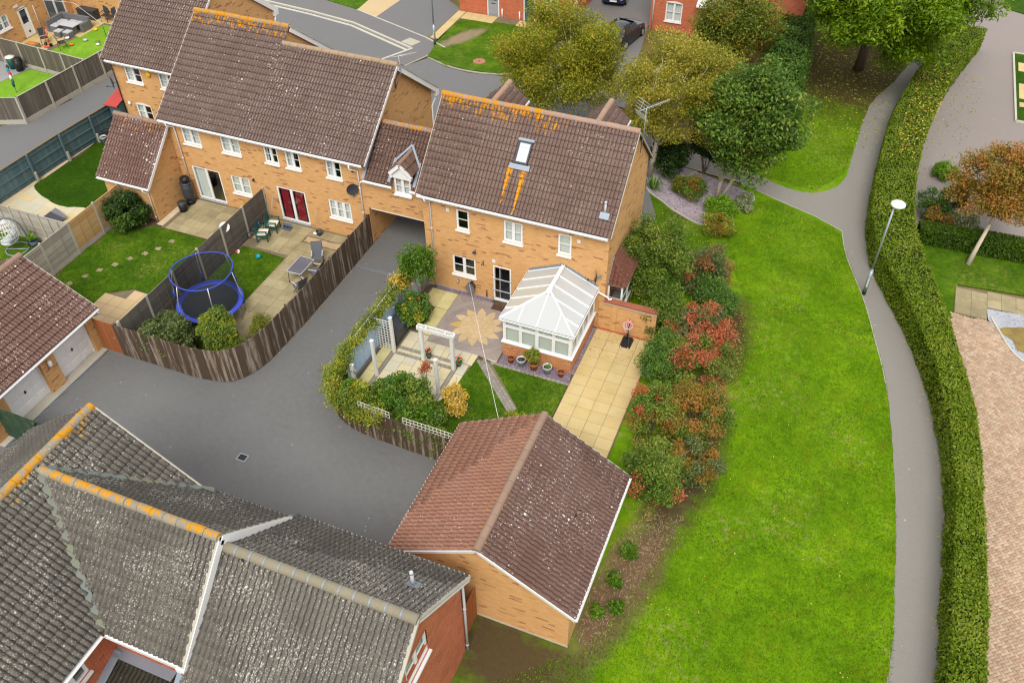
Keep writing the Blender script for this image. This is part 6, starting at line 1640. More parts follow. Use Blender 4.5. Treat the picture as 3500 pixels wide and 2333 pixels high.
# outer fence of the corner garden: dark boards outside the curve, pale blue ones along the drive
CF = [(-.68, -.5), (-.7, -4), (-.74, -7.4)] + smooth([(-.74, -7.4), (-.66, -8.3), (-.2, -9.0), (.7, -9.4), (1.8, -9.52)], 5)[1:] + [(3.4, -9.58), (5.5, -9.62)]
i7 = CF.index((-.74, -7.4))
board_fence('board_fence', 'dark brown board fence below the bushes, running into the garage', CF[i7:], 1.55, 'wood_dark', .12, .03, side=-1, post_every=15)
board_fence('board_fence', 'pale blue board fence behind the climbing plants', CF[:i7 + 1], 1.55, 'wood_pale_blue', .12, .03, side=1, rail_mat='wood_pale_blue')
def trellis(name, label, p, q, z0, z1, cell=.16, mat='wood_cream', bar=.028, group=None):
    t = thing(name, label, 'trellis', (*p, 0), group); p, q = Vector((*p, 0)), Vector((*q, 0)); d = (q - p); L = d.length; d /= L; n = Vector((-d.y, d.x, 0)); up = Vector((0, 0, 1))
    k = max(1, round(L / cell))
    for i in range(k + 1): MB().bar(p + d * (L * i / k) + up * z0, p + d * (L * i / k) + up * z1, bar, .012, n).build('upright', M[mat], t)
    m = max(1, round((z1 - z0) / cell))
    for j in range(m + 1): MB().bar(p + up * (z0 + (z1 - z0) * j / m) + n * .012, q + up * (z0 + (z1 - z0) * j / m) + n * .012, .012, bar).build('crossbar', M[mat], t)
    return t
trellis('trellis', 'cream square trellis on the fence top along the drive', (-.7, -6.3), (-.7, -2.4), 1.58, 1.95)
trellis('trellis', 'cream trellis on the dark fence beside the garage roof', (3.2, -9.6), (5.3, -9.64), 1.56, 1.9)
trellis('trellis', 'cream trellis on the dark fence below the large bush', (1.2, -9.5), (2.6, -9.56), 1.56, 1.9)
trellis('trellis', 'upright pale trellis screen in front of the black storage box', (-.62, -4.86), (.1, -4.86), .05, 1.75, .15, 'wood_white', .035)
# blue screen return and low wall piece
MB_ = MB()
lap_fence('panel_fence', 'concrete post fence with silver and tan panels between the lawns', (-17.72, -8.0), (-17.72, -.8), 1.85, ['wood_lap_grey', 'wood_lap_grey', 'wood_lap_tan', 'wood_lap_tan'], -1)
lap_fence('panel_fence', 'silvered panel fence behind the hanging egg chair', (-25.2, -4.36), (-17.75, -4.36), 1.8, ['wood_lap_grey'], -1)
lap_fence('panel_fence', 'charcoal panel fence between the trampoline garden and the middle lawn', (-10.62, -9.2), (-10.6, 1.7), 1.8, ['wood_lap_dark'], -1, gb=.0)
# slate blue fence along the alley: rails and posts face the garden
f = board_fence('board_fence', 'slate blue board fence with rails along the alley', [(-24.85, -6.5), (-24.5, 2), (-24.1, 6.7)], 1.62, 'wood_blue', .12, .05, True, 'wood_blue', 1000, 1)
for (x, y) in ((-24.75, -3.4), (-24.6, -.1), (-24.45, 2.2), (-24.25, 4.4), (-24.05, 6.6)):
    MB().box(x + .05, x + .15, y - .05, y + .05, 0, 1.68).build('post', M['wood_blue'], f)
    if y < 6: MB().box(x + .16, x + .26, y - .05, y + .05, 0, .62).build('spur_post', M['concrete'], f)
MB().bar((-24.8, -6.5, 1.69), (-24.5, 2, 1.69), .07, .03).bar((-24.5, 2, 1.69), (-24.1, 6.7, 1.69), .07, .03).build('capping', M['wood_brown'], f)
sh = thing('bike_store', 'small lean-to store with a red felt roof at the alley corner', 'shed', (-23.4, 6.2, 0))
MB().add([(-23.9, 5.5, 2.0), (-23.0, 5.5, 2.0), (-23.0, 6.9, 2.35), (-23.9, 6.9, 2.35)], [(0, 1, 2, 3)]).box(-23.92, -22.98, 5.47, 5.5, 1.94, 2.0).build('roof', M['red_felt'], sh); MB().box(-23.8, -23.05, 5.7, 6.8, 0, 1.98).build('wall', M['wood_blue'], sh)
# concrete-post fences at the top left
def post_board_fence(label, p, q, h, every, mat, gb=.3):
    f = thing('panel_fence', label, 'fence', (*p, 0)); p, q = Vector((*p, 0)), Vector((*q, 0)); L = (q - p).length; d = (q - p) / L; n = Vector((-d.y, d.x, 0)); up = Vector((0, 0, 1)); k = round(L / every); w = L / k
    for i in range(k + 1): MB().obox(p + d * i * w + up * (h / 2), d * .055, n * .06, up * (h / 2 + .03)).build('post', M['concrete'], f)
    for i in range(k):
        a, b = p + d * (i * w + .05), p + d * ((i + 1) * w - .05); MB().obox((a + b) / 2 + up * gb / 2, d * ((b - a).length / 2), n * .03, up * gb / 2).build('gravel_board', M['concrete'], f); MB().bar(a + up * h, b + up * h, .06, .03).build('capping', M['concrete'], f)
    m = int(L / .12); it = []; me = [MB().box(-.065, .065, -.008, .008, 0, h - gb).mesh('board')]
    for i in range(m): it.append((Matrix.Translation(p + d * ((i + .5) * L / m) + up * gb + n * (.008 * (i % 2))) @ Matrix.Rotation(math.atan2(d.y, d.x) + .05, 4, 'Z'), 0))
    pieces('board', it, me, M[mat], f)
    return f
post_board_fence('grey board fence with concrete posts facing the alley', (-29.75, 4.6), (-29.1, 13.2), 1.75, 2.4, 'wood_grey')
post_board_fence('grey board fence dividing the two artificial lawns', (-37.2, 10.4), (-29.5, 9.95), 1.75, 1.83, 'wood_grey')
post_board_fence('short grey fence panel at the left edge by the alley bend', (-29.75, 4.55), (-33.5, 2.9), 1.75, 1.83, 'wood_grey')
# green gate by the double garage, tall gate between garage and red house
f = board_fence('board_fence', 'dark green boarded fence beside the double garage', [(-14.5, -14.9), (-9.5, -14.9)], 1.8, 'wood_green', .13, .02, True, 'wood_green', 18, 1)
g = thing('garden_gate', 'red-brown boarded gate between garage and red brick house', 'gate', (8.6, -15.6, 0))
me = MB().box(-.012, .012, -.055, .055, 0, 1.75).mesh('board'); me.materials.append(M['wood_red'])
for k in range(11): link('board', me, g, None, Matrix.Translation((8.62 + (k % 2) * .006, -16.3 + k * .115, .03)))
MB().box(8.55, 8.6, -16.35, -15.1, .4, .5).box(8.55, 8.6, -16.35, -15.1, 1.4, 1.5).build('ledge', M['wood_red'], g)
# pergola posts and arch in the corner garden
def post(label, x, y, h, w=.13):
    o = thing('pergola_post', label, 'post', (x, y, 0), 'pale posts round the sandstone patio'); bevelled(MB().box(x - w / 2, x + w / 2, y - w / 2, y + w / 2, .03, h).build('shaft', M['wood_white'], o), .008); MB().box(x - w / 2 - .012, x + w / 2 + .012, y - w / 2 - .012, y + w / 2 + .012, h, h + .02).build('cap', M['wood_white'], o); return o
post('short pale post with a lantern near the fence curve', -.3, -7.44, 1.42)
MB().box(-.2, -.12, -7.5, -7.4, 1.0, 1.18).build('lantern', M['steel'], bpy.data.objects['pergola_post'])
post('tall pale post beside the climbing plants, left edge of the patio', .17, -6.44, 2.08); post('pale post at the trellis screen by the black box', .2, -4.88, 2.05); post('pale post between the large bush and the lawn', 3.06, -6.4, 2.0)
ar = thing('pergola_arch', 'white pergola arch of two posts and a double beam', 'pergola', (2.35, -4.89, 0))
for x in (1.64, 3.07): bevelled(MB().box(x - .075, x + .075, -4.965, -4.815, .03, 1.98).build('post', M['wood_white'], ar), .008)
for y in (-4.99, -4.79): MB().box(1.5, 3.21, y - .022, y + .022, 1.93, 2.1).build('beam', M['wood_white'], ar)
for x in (1.51, 1.9, 2.8, 3.2): MB().box(x - .03, x + .03, -4.966, -4.814, 1.97, 2.09).build('spacer', M['wood_white'], ar)
# ------------------------------------------------------------------ vegetation
def leaf_mesh(name, C, size, aspect=.55, up=.45, seed=1, svar=.35, droop=0., N=None):
    """one rhombic leaf per centre; C (n,3)"""
    g = np.random.default_rng(seed); n = len(C)
    nm = g.normal(size=(n, 3)); nm /= np.linalg.norm(nm, axis=1)[:, None]
    if N is not None: nm = nm * (1 - up) + N * up * 1.6
    else: nm[:, 2] = np.abs(nm[:, 2]) + up
    nm /= np.linalg.norm(nm, axis=1)[:, None]
    a = g.normal(size=(n, 3)); a[:, 2] -= droop; a -= nm * np.sum(a * nm, 1)[:, None]; a /= np.linalg.norm(a, axis=1)[:, None] + 1e-9
    b = np.cross(nm, a); s = size * (1 + svar * g.uniform(-1, 1, n))[:, None]
    V = np.empty((n, 4, 3)); V[:, 0] = C - a * s * .5; V[:, 1] = C + b * s * aspect * .5 + a * s * .05; V[:, 2] = C + a * s * .5 - nm * s * .12; V[:, 3] = C - b * s * aspect * .5 + a * s * .05
    return np_mesh(name, V.reshape(-1, 3), np.arange(n * 4).reshape(-1, 4))

def clump_points(center, rad, n_clump, clump_r, n, seed, shell=.55, flat=.75, lower=-.9, lop=None):
    """leaf centres gathered in clumps spread through an ellipsoid, thicker toward its outside"""
    g = np.random.default_rng(seed); c, rad = np.array(center, float), np.array(rad, float)
    D = g.normal(size=(n_clump * 3, 3)); D /= np.linalg.norm(D, axis=1)[:, None]; D = D[D[:, 2] > lower][:n_clump]; k = len(D)
    R = shell + (1 - shell) * g.uniform(0, 1, k) ** .6; R *= g.uniform(.78, 1.08, k)
    cc = c + D * R[:, None] * rad
    cr = clump_r * g.uniform(.55, 1.35, k); w = cr ** 2; idx = g.choice(k, n, p=w / w.sum())
    off = g.normal(size=(n, 3)); off /= np.linalg.norm(off, axis=1)[:, None]; off *= (g.uniform(0, 1, n) ** .45)[:, None]; off[:, 2] *= flat
    return cc[idx] + off * cr[idx][:, None], cc

def limbs(mb, base, tops, r0, rnd_, seg=4, r1=.012, bend=.25):
    b = Vector(base)
    for t in tops:
        t = Vector(t); L = (t - b).length; pts = []
        for i in range(seg + 1):
            f = i / seg; p = b.lerp(t, f) + Vector((rnd_.gauss(0, 1), rnd_.gauss(0, 1), rnd_.gauss(0, .6))) * bend * L * .12 * (1 if 0 < i < seg else 0); p.z += .06 * L * math.sin(f * math.pi) * .6
            pts.append(p)
        mb.tube(pts, [r0 + (r1 - r0) * (i / seg) ** .7 for i in range(seg + 1)], 6, cap=False)

def tree(name, label, cat, base, trunks, center, rad, n, leaf, mat, bark, seed, n_clump=90, clump_r=.75, aspect=.55, droop=0., limb_n=14, limb_r=.05, shell=.55, flat=.75, lower=-.75, group=None, up=.45, twigs=0):
    """trunks: list of point lists (x, y, z, radius)"""
    t = thing(name, label, cat, base, group); rr = random.Random(seed)
    P, cc = clump_points(center, rad, n_clump, clump_r, n, seed, shell, flat, lower)
    mb = MB()
    for tr in trunks: mb.tube([p[:3] for p in tr], [p[3] for p in tr], 10)
    ends = [tr[-1][:3] for tr in trunks]
    pick = rr.sample(range(len(cc)), min(limb_n, len(cc)))
    for i in pick:
        e = min(ends, key=lambda q: (Vector(q) - Vector(cc[i])).length)
        tr = trunks[ends.index(e)]; s = tr[-1] if rr.random() < .6 or len(tr) < 3 else tr[-2]
        limbs(mb, s[:3], [cc[i]], limb_r, rr)
    mb.build('trunk', M[bark], t)
    if twigs:
        tw = MB()
        for i in range(twigs):
            k = rr.randrange(len(P)); p = Vector(P[k]); c = Vector(center); d = (p - c).normalized()
            limbs(tw, p - d * .9, [p + d * .25 + Vector((0, 0, .1))], .014, rr, 3, .005)
        props(tw.build('twigs', M['twig'], t), kind='stuff')
    link('crown', leaf_mesh('crown', P, leaf, aspect, up, seed, droop=droop), t, M[mat])
    return t

def shrub(name, label, center, rad, n, leaf, mat, seed, n_clump=30, clump_r=.38, group=None, cat='shrub', stems=6, shell=.5, twigs=0, extra=None, aspect=.55, flat=.85, z0=.02):
    """extra: list of (material, share, leaf size) for leaves of another colour"""
    base = (center[0], center[1], z0)
    t = thing(name, label, cat, base, group); rr = random.Random(seed)
    P, cc = clump_points(center, rad, n_clump, clump_r * 1.15, int(n * 1.35), seed, shell, flat, -.7)
    leaf *= 1.2; extra = [(a, b, c * 1.15) for a, b, c in extra] if extra else None
    P = P[P[:, 2] > z0 + .02]
    mb = MB()
    for i in range(stems):
        k = cc[rr.randrange(len(cc))]; limbs(mb, (base[0] + rr.uniform(-.1, .1), base[1] + rr.uniform(-.1, .1), z0), [k], .03, rr, 4, .008)
    mb.build('stem', M['bark'], t)
    if twigs:
        tw = MB()
        for i in range(twigs):
            k = Vector(cc[rr.randrange(len(cc))]); d = Vector((rr.gauss(0, 1), rr.gauss(0, 1), abs(rr.gauss(.5, .5)))).normalized()
            limbs(tw, k - d * .3, [k + d * rr.uniform(.35, .8)], .012, rr, 3, .004)
        props(tw.build('twigs', M['twig'], t), kind='stuff')
    if extra:
        g = np.random.default_rng(seed + 5); cid = np.argmin(((P[:, None, :] - cc[None]) ** 2).sum(2), 1); lab = g.uniform(0, 1, len(cc))[cid] + g.normal(0, .06, len(P)); lo = 0.
        rest = np.ones(len(P), bool)
        for m, sh, ls in extra:
            k = rest & (lab < sh + lo); lo += sh; rest &= ~k
            if k.any(): link('foliage', leaf_mesh('foliage', P[k], ls, aspect, .4, seed + 9), t, M[m])
        P = P[rest]
    link('foliage', leaf_mesh('foliage', P, leaf, aspect, .4, seed), t, M[mat])
    return t

# ---- trees
tree('birch_tree', 'green and gold birch with a broad crown over the front drive', 'tree', (2.2, 16.6, 0), [[(2.2, 16.6, 0, .16), (2.1, 16.4, 1.6, .13), (1.6, 16.0, 3.2, .1), (1.1, 15.5, 4.6, .07)], [(2.1, 16.4, 1.6, .09), (2.6, 15.9, 3.2, .07), (2.9, 15.6, 4.8, .05)]],
     (.86, 15.3, 4.7), (3.7, 3.2, 2.9), 72000, .115, 'lf_birch', 'bark_birch', 21, 170, .85, droop=.8, limb_n=26, limb_r=.035, shell=.35, lower=-.98)
tree('birch_tree', 'golden birch with white forked trunk beside the house gable', 'tree', (6.85, 12.8, 0), [[(6.85, 12.8, 0, .17), (7.0, 12.75, 1.5, .15), (7.1, 12.7, 2.6, .13)], [(7.1, 12.7, 2.5, .1), (6.9, 12.7, 3.6, .08), (6.75, 12.9, 5.0, .06), (6.7, 13, 6.2, .04)], [(7.1, 12.7, 2.5, .1), (7.6, 12.5, 3.6, .08), (8.3, 12.5, 5.2, .05)], [(7.05, 12.7, 2.0, .07), (7.9, 12.3, 3.0, .055), (8.8, 12.2, 4.4, .04)]],
     (7.9, 13.5, 4.9), (3.5, 3.0, 2.9), 62000, .11, 'lf_birch2', 'bark_birch', 22, 170, .72, droop=.8, limb_n=34, limb_r=.032, shell=.35, lower=-.75)
tree('walnut_tree', 'broad-leaved green tree with two pale stems over the slate bed', 'tree', (10.85, 11.75, 0), [[(10.8, 11.75, 0, .11), (10.85, 11.85, 1.1, .1), (11.0, 12.1, 2.4, .08)], [(10.95, 11.75, 0, .1), (11.35, 11.9, 1.1, .085), (11.9, 12.3, 2.4, .07)]],
     (11.6, 12.1, 4.9), (2.45, 2.3, 2.75), 30000, .21, 'lf_cherry', 'bark_pale', 23, 120, .78, aspect=.45, droop=.5, limb_n=20, shell=.5, lower=-.9)
tree('rowan_tree', 'mixed green and rust rowan in front of the red brick house', 'tree', (8.7, 26, 0), [[(8.7, 26, 0, .12), (8.6, 26, 1.5, .1), (8.5, 26, 2.6, .07)]], (8.5, 25.95, 3.6), (2.5, 2.2, 2.0), 30000, .14, 'lf_rowan', 'bark', 24, 80, .8)
tree('ash_tree', 'large bright green ash overhanging the path at the top right', 'tree', (16.2, 30, 0), [[(16.2, 30, 0, .35), (16.3, 29.7, 2.4, .3), (16.7, 29, 4.2, .22), (17.2, 28.2, 6, .14)]], (17.1, 27.4, 6.2), (5.3, 5.0, 3.3), 90000, .26, 'lf_ash', 'bark', 25, 170, 1.15, aspect=.35, flat=.7, limb_n=20, limb_r=.09, shell=.55, droop=.4, lower=-.95)
tree('red_maple', 'small orange and rust leaved tree on a pale trunk beside the low hedge', 'tree', (23.4, 10.9, 0), [[(23.4, 10.9, 0, .13), (23.55, 11.3, .9, .1), (23.75, 11.8, 1.9, .08)], [(23.75, 11.8, 1.9, .06), (23.9, 12.4, 3.4, .035)]], (23.7, 13.0, 3.3), (2.0, 2.0, 2.2), 26000, .12, 'lf_rust', 'bark_pale', 26, 110, .55, limb_n=30, limb_r=.025, shell=.35, lower=-.6, twigs=40)
tree('laurel_tree', 'bright green glossy small tree at the archway corner of the garden', 'tree', (.1, -1.9, 0), [[(.05, -1.95, 0, .06), (.08, -1.9, .9, .05), (.1, -1.8, 2.0, .035)]], (.0, -1.75, 2.55), (.72, .72, 1.15), 6500, .1, 'lf_laurel', 'bark', 27, 46, .3, limb_n=10, limb_r=.02, shell=.4, flat=1.1)
# ---- shrubs along the right of the house and patio
G_ = 'shrubs along the green beside the house'
shrub('shrub', 'tall green shrub against the house gable by the bay window', (9.65, 3.0, 2.1), (1.45, 1.5, 2.3), 18000, .085, 'lf_shrub', 31, 70, .42, G_, twigs=20)
shrub('shrub', 'grey-green shrub behind the tall one with a few orange sprays', (11.7, 4.3, 1.1), (1.15, 1.1, 1.3), 9000, .08, 'lf_shrub2', 32, 44, .36, G_, twigs=24, extra=[('lf_orange', .12, .08)])
shrub('shrub', 'dark green rounded shrub on the green side of the row', (12.7, 2.6, .9), (1.0, 1.1, 1.0), 8000, .08, 'lf_ivy', 33, 40, .36, G_)
shrub('shrub', 'mid green shrub at the end of the garden wall', (10.75, .75, 1.1), (1.1, 1.0, 1.2), 10000, .08, 'lf_shrub', 34, 44, .36, G_, twigs=16)
shrub('shrub', 'sprawling shrub with bare twigs and coral leaves above the patio end', (12.6, .2, 1.1), (1.5, 1.3, 1.1), 9500, .08, 'lf_shrub2', 35, 54, .36, G_, twigs=90, extra=[('lf_orange', .45, .075)])
shrub('shrub', 'orange and red leaved shrub in the middle of the row', (13.0, -1.7, 1.1), (1.45, 1.5, 1.15), 11000, .08, 'lf_shrub', 36, 60, .36, G_, twigs=90, extra=[('lf_orange', .62, .075)])
shrub('shrub', 'green shrub leaning over the yellow patio slabs', (11.45, -2.1, 1.0), (.9, 1.3, 1.15), 8500, .08, 'lf_ivy', 37, 44, .34, G_, extra=[('lf_shrub', .4, .08)])
shrub('shrub', 'rust tinged shrub lower down the row beside the lawn', (13.4, -4.6, 1.2), (1.35, 1.4, 1.2), 10500, .08, 'lf_shrub', 38, 56, .36, G_, twigs=70, extra=[('lf_rust', .5, .075)])
shrub('shrub', 'dark green shrub with red berries above the garage ridge', (11.9, -5.2, 1.15), (1.05, 1.3, 1.2), 9500, .08, 'lf_shrub', 39, 50, .34, G_, extra=[('lf_orange', .22, .07)])
shrub('shrub', 'last green shrub of the row at the garage eaves', (12.75, -8.0, 1.1), (1.15, 1.35, 1.15), 10500, .08, 'lf_shrub', 40, 54, .34, G_, twigs=16, extra=[('lf_orange', .1, .075)])
shrub('shrub', 'purple-brown leaved shrub between lawn and the last green one', (13.9, -6.9, .95), (.95, 1.0, .9), 7000, .075, 'lf_rust', 41, 40, .3, G_, twigs=40, extra=[('lf_shrub2', .45, .08)])
# ---- side bed
shrub('shrub', 'dark evergreen shrub at the birch foot', (7.75, 13.3, 1.2), (.95, .9, 1.1), 7000, .1, 'lf_dark', 42, 34, .36)
shrub('shrub', 'small broad-leaved evergreen on thin stems beside the path', (9.6, 14.2, 1.7), (.85, .8, .75), 4500, .12, 'lf_dark', 43, 26, .32, stems=10)
shrub('shrub', 'bronze-green low shrub in the slate bed', (9.3, 11.6, .55), (.9, .8, .6), 6000, .07, 'lf_rust', 44, 34, .28, extra=[('lf_shrub', .7, .07)])
shrub('shrub', 'yellow and orange low shrub at the tip of the slate bed', (11.5, 8.9, .55), (.8, .7, .55), 5500, .07, 'lf_vine', 45, 32, .26, extra=[('lf_rust', .4, .07)])
shrub('shrub', 'fresh lime green shrub under the broad-leaved tree', (11.3, 10.4, .5), (.85, .7, .5), 5500, .09, 'lf_lime', 46, 30, .28)
shrub('shrub', 'silver-grey shrub beside the path edge', (12.3, 11.6, .35), (.6, .6, .35), 3000, .07, 'lf_varieg', 47, 22, .22)
sp = thing('strap_leaf_plant', 'strappy green plant at the corner of the house gable', 'plant', (7.4, 11.6, 0))
mb = MB()
for k in range(46):
    a = rnd.uniform(0, 6.28); r = rnd.uniform(.35, .75); h = rnd.uniform(.35, .8); d = Vector((math.cos(a), math.sin(a), 0)); s = Vector((-d.y, d.x, 0)) * .025; b = Vector((7.4, 11.6, .02)) + d * .08
    m1, e = b + d * r * .5 + Vector((0, 0, h)), b + d * r + Vector((0, 0, h * .55)); mb.add([b - s, b + s, m1 + s, m1 - s, e], [(0, 1, 2, 3), (3, 2, 4)])
props(mb.build('blades', M['lf_laurel'], sp), kind='stuff')
# ---- gardens of the terrace
shrub('holly_bush', 'dense rounded dark green bush by the brick outbuilding', (-16.85, -1.55, .95), (.98, .9, .98), 12000, .085, 'lf_dark', 51, 60, .34, cat='bush', shell=.7, extra=[('lf_ivy', .4, .085)])
shrub('shrub', 'clipped lime green ball shrub in the fence corner', (-11.2, -8.0, .42), (.52, .5, .4), 5000, .06, 'lf_lime', 52, 40, .2, shell=.8)
shrub('shrub', 'grey-green bushy shrub spilling over the dark fence', (-8.75, -8.45, 1.05), (1.2, .85, .95), 9500, .1, 'lf_shrub2', 53, 54, .34, twigs=10)
shrub('shrub', 'yellow-flecked tall shrub beside the trampoline', (-6.75, -7.6, 1.05), (.95, .85, 1.05), 9000, .09, 'lf_shrub', 54, 50, .32, twigs=20, extra=[('lf_vine', .45, .085)])
shrub('shrub', 'olive brown mounded shrub on the patio end', (-5.6, -6.2, .5), (.72, .7, .5), 6500, .05, 'lf_rowan', 55, 46, .22, shell=.8)
# ---- corner garden
shrub('shrub', 'big glossy green bush rising over the dark fence curve', (2.6, -8.35, 1.35), (1.4, .85, .95), 12500, .1, 'lf_laurel', 61, 60, .34, extra=[('lf_shrub', .45, .1), ('lf_ivy', .25, .1)])
shrub('shrub', 'low glossy green bush at the fence curve under the vine', (.9, -8.75, 1.15), (1.05, .55, .8), 7500, .1, 'lf_laurel', 62, 40, .3, extra=[('lf_vine', .35, .09)])
shrub('shrub', 'airy golden yellow shrub beside the pergola post', (4.35, -7.4, 1.0), (.5, .48, 1.0), 1700, .075, 'lf_yellow', 63, 34, .2, twigs=20, stems=9)
shrub('shrub', 'burgundy leaved small shrub by the pale post', (2.75, -6.75, 1.7), (.2, .18, .25), 420, .06, 'lf_orange', 64, 14, .16)
shrub('shrub', 'small yellow shrub peeping over the garage ridge', (6.95, -7.4, .75), (.7, .4, .55), 3200, .07, 'lf_yellow', 65, 26, .2, extra=[('lf_vine', .5, .07)])
rs = shrub('rose_bush', 'dark leaved rose bush with orange and red blooms below the small tree', (.1, -2.75, .75), (.62, .75, .75), 6500, .085, 'lf_ivy', 66, 40, .26, cat='rose', extra=[('lf_vine', .2, .08)])
for k, (x, y, z, m) in enumerate([(-.1, -2.2, 1.75, 'petal_orange'), (.35, -2.6, 1.35, 'petal_red'), (.45, -3.0, .95, 'petal_red'), (.1, -2.9, 1.5, 'petal_orange'), (-.2, -3.1, 1.2, 'petal_red')]):
    MB().ball((x, y, z), .06, .06, .045, 8, 5).ball((x + .02, y, z + .02), .035, n=8, m=5).build('rose_bloom', M[m], rs)
shrub('shrub', 'wispy green weed growing behind the garage ridge', (9.2, -8.7, .8), (.3, .25, .8), 500, .09, 'lf_laurel', 67, 10, .14)
# climbing plant on the fence
def climber(name, label, pts, zmid, n, mat, seed, thick=.32, hz=.32, leaf=.085):
    t = thing(name, label, 'climbing plant', (*pts[0][:2], 0)); g = np.random.default_rng(seed); A = along(pts, .12); cc = []
    for p, d in A:
        nn = Vector((-d.y, d.x, 0)); 
        for q in range(3): cc.append(p + nn * g.normal(0, thick * .45) + Vector((0, 0, zmid + g.normal(0, hz * .6))))
    cc = np.array(cc); idx = g.integers(0, len(cc), n); off = g.normal(size=(n, 3)) * np.array([.13, .13, .12]); P = cc[idx] + off
    P = P[P[:, 2] > .1]
    vm = MB(); rr = random.Random(seed)
    for k in range(26):
        a = cc[rr.randrange(len(cc))]; b = min(cc, key=lambda q: abs(np.linalg.norm(q - a) - .7)); limbs(vm, a, [b], .012, rr, 4, .006)
    props(vm.build('vine_stems', M['twig'], t), kind='stuff')
    link('foliage', leaf_mesh('foliage', P, leaf, .6, .4, seed), t, M[mat])
    return t
climber('climbing_plant', 'yellowing climber along the top of the pale blue fence', [(-.72, -1.5), (-.72, -4), (-.76, -7.4)], 1.72, 9000, 'lf_vine', 71, .24, .22)
climber('climbing_plant', 'thick green and gold climber covering the fence curve', smooth([(-.76, -7.2), (-.68, -8.3), (-.2, -9.0), (.8, -9.4), (2.2, -9.55)], 4), 1.4, 11000, 'lf_vine', 72, .36, .38)
climber('climbing_plant', 'green climber with golden tips at the fence end near the archway', [(-.66, -.9), (-.7, -2.6)], 1.65, 3600, 'lf_yellow', 73, .2, .3)
climber('climbing_plant', 'small leaved climber trailing over the fence by the garage', [(2.6, -9.3), (5.2, -9.4)], 1.0, 4600, 'lf_shrub', 74, .3, .45)
# ---- hedges
def hedge(name, label, left, right, h, n, leaf, mat, seed, amp=.05, group=None, sides=True, z0=0.):
    t = thing(name, label, 'hedge', (*left[0][:2], 0), group); L, R = [Vector((*p[:2], 0)) for p in left], [Vector((*p[:2], 0)) for p in right]; m = len(L)
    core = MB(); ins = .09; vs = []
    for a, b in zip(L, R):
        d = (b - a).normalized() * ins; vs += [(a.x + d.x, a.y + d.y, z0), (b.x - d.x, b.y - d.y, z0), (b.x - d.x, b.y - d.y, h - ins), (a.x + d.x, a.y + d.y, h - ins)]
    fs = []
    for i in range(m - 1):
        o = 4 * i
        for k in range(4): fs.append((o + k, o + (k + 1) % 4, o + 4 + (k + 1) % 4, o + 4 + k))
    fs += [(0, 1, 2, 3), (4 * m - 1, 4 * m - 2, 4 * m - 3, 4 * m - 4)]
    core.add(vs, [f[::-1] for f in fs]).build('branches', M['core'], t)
    g = np.random.default_rng(seed); La, Ra = np.array(L), np.array(R)
    seglen = np.linalg.norm(La[1:] - La[:-1], axis=1) + np.linalg.norm(Ra[1:] - Ra[:-1], axis=1); wdt = np.linalg.norm(La - Ra, axis=1).mean()
    i = g.choice(m - 1, n, p=seglen / seglen.sum()); f = g.uniform(0, 1, n)[:, None]; A = La[i] * (1 - f) + La[i + 1] * f; B = Ra[i] * (1 - f) + Ra[i + 1] * f
    per = wdt + 2 * h + .4; u = g.uniform(0, per, n); P = np.empty((n, 3)); N = np.zeros((n, 3)); D = (B - A) / np.linalg.norm(B - A, axis=1)[:, None]
    lump = (np.sin(A[:, 1] * 2.3 + A[:, 0]) + np.sin(A[:, 1] * 5.1)) * amp * .5 + g.normal(0, amp * .7, n)
    k = u < h; P[k] = A[k]; P[k, 2] = z0 + u[k] * (h - z0) / h; P[k] -= D[k] * lump[k][:, None]; N[k] = -D[k]
    k = (u >= h) & (u < h + wdt + .4); s = ((u[k] - h) / (wdt + .4))[:, None]; P[k] = A[k] * (1 - s) + B[k] * s; P[k, 2] = h + lump[k] - .06 * (np.abs(s[:, 0] - .5) * 2) ** 6; N[k, 2] = 1
    k = u >= h + wdt + .4; P[k] = B[k]; P[k, 2] = z0 + (per - u[k]) * (h - z0) / h; P[k] += D[k] * lump[k][:, None]; N[k] = D[k]
    link('foliage', leaf_mesh('foliage', P, leaf, .6, .35, seed, N=N), t, M[mat])
    return t
HL = smooth([(22.9, -20), (22.98, -16), (23.02, -12.8), (23.02, -10), (23.0, -7), (22.95, -4.4), (22.6, -1.6), (21.9, 1.6), (20.75, 4.9), (19.65, 7.3), (18.9, 9.4), (18.5, 12), (18.42, 15), (18.5, 19), (18.8, 23), (19.6, 28.1), (21.3, 36)], 4)
HR = smooth([(23.9, -20), (23.95, -16), (23.98, -12.8), (24.05, -10), (23.95, -7.4), (23.8, -4), (23.55, -1.2), (23.2, .8), (22.45, 4), (21.6, 7.2), (20.85, 9.7), (20.45, 12), (20.3, 15.5), (20.42, 19.2), (20.8, 23), (21.6, 28.4), (23.5, 36)], 4)
hedge('clipped_hedge', 'long clipped green hedge winding beside the footpath', HL, HR, 1.5, 120000, .1, 'lf_hedge', 81, .04)
hedge('low_hedge', 'low dark green hedge behind the orange tree', [(20.9, 11.7), (23.3, 11.8), (27, 12.0)], [(20.8, 12.4), (23.2, 12.6), (27, 12.8)], 1.0, 16000, .09, 'lf_hedge_low', 82, .05)
hedge('tall_hedge', 'tall ivy-green hedge left of the upper lawn', smooth([(10.6, 18.6), (10.8, 25), (10.4, 33), (10.4, 40)], 4), smooth([(12.75, 18.6), (13.0, 25), (12.6, 31), (12.0, 40)], 4), 2.3, 52000, .14, 'lf_ivy', 83, .2)
shrub('shrub', 'dark shrub behind the long hedge by the mauve road', (21.5, 14.3, .85), (.85, .85, .9), 5500, .085, 'lf_ivy', 84, 32, .3)
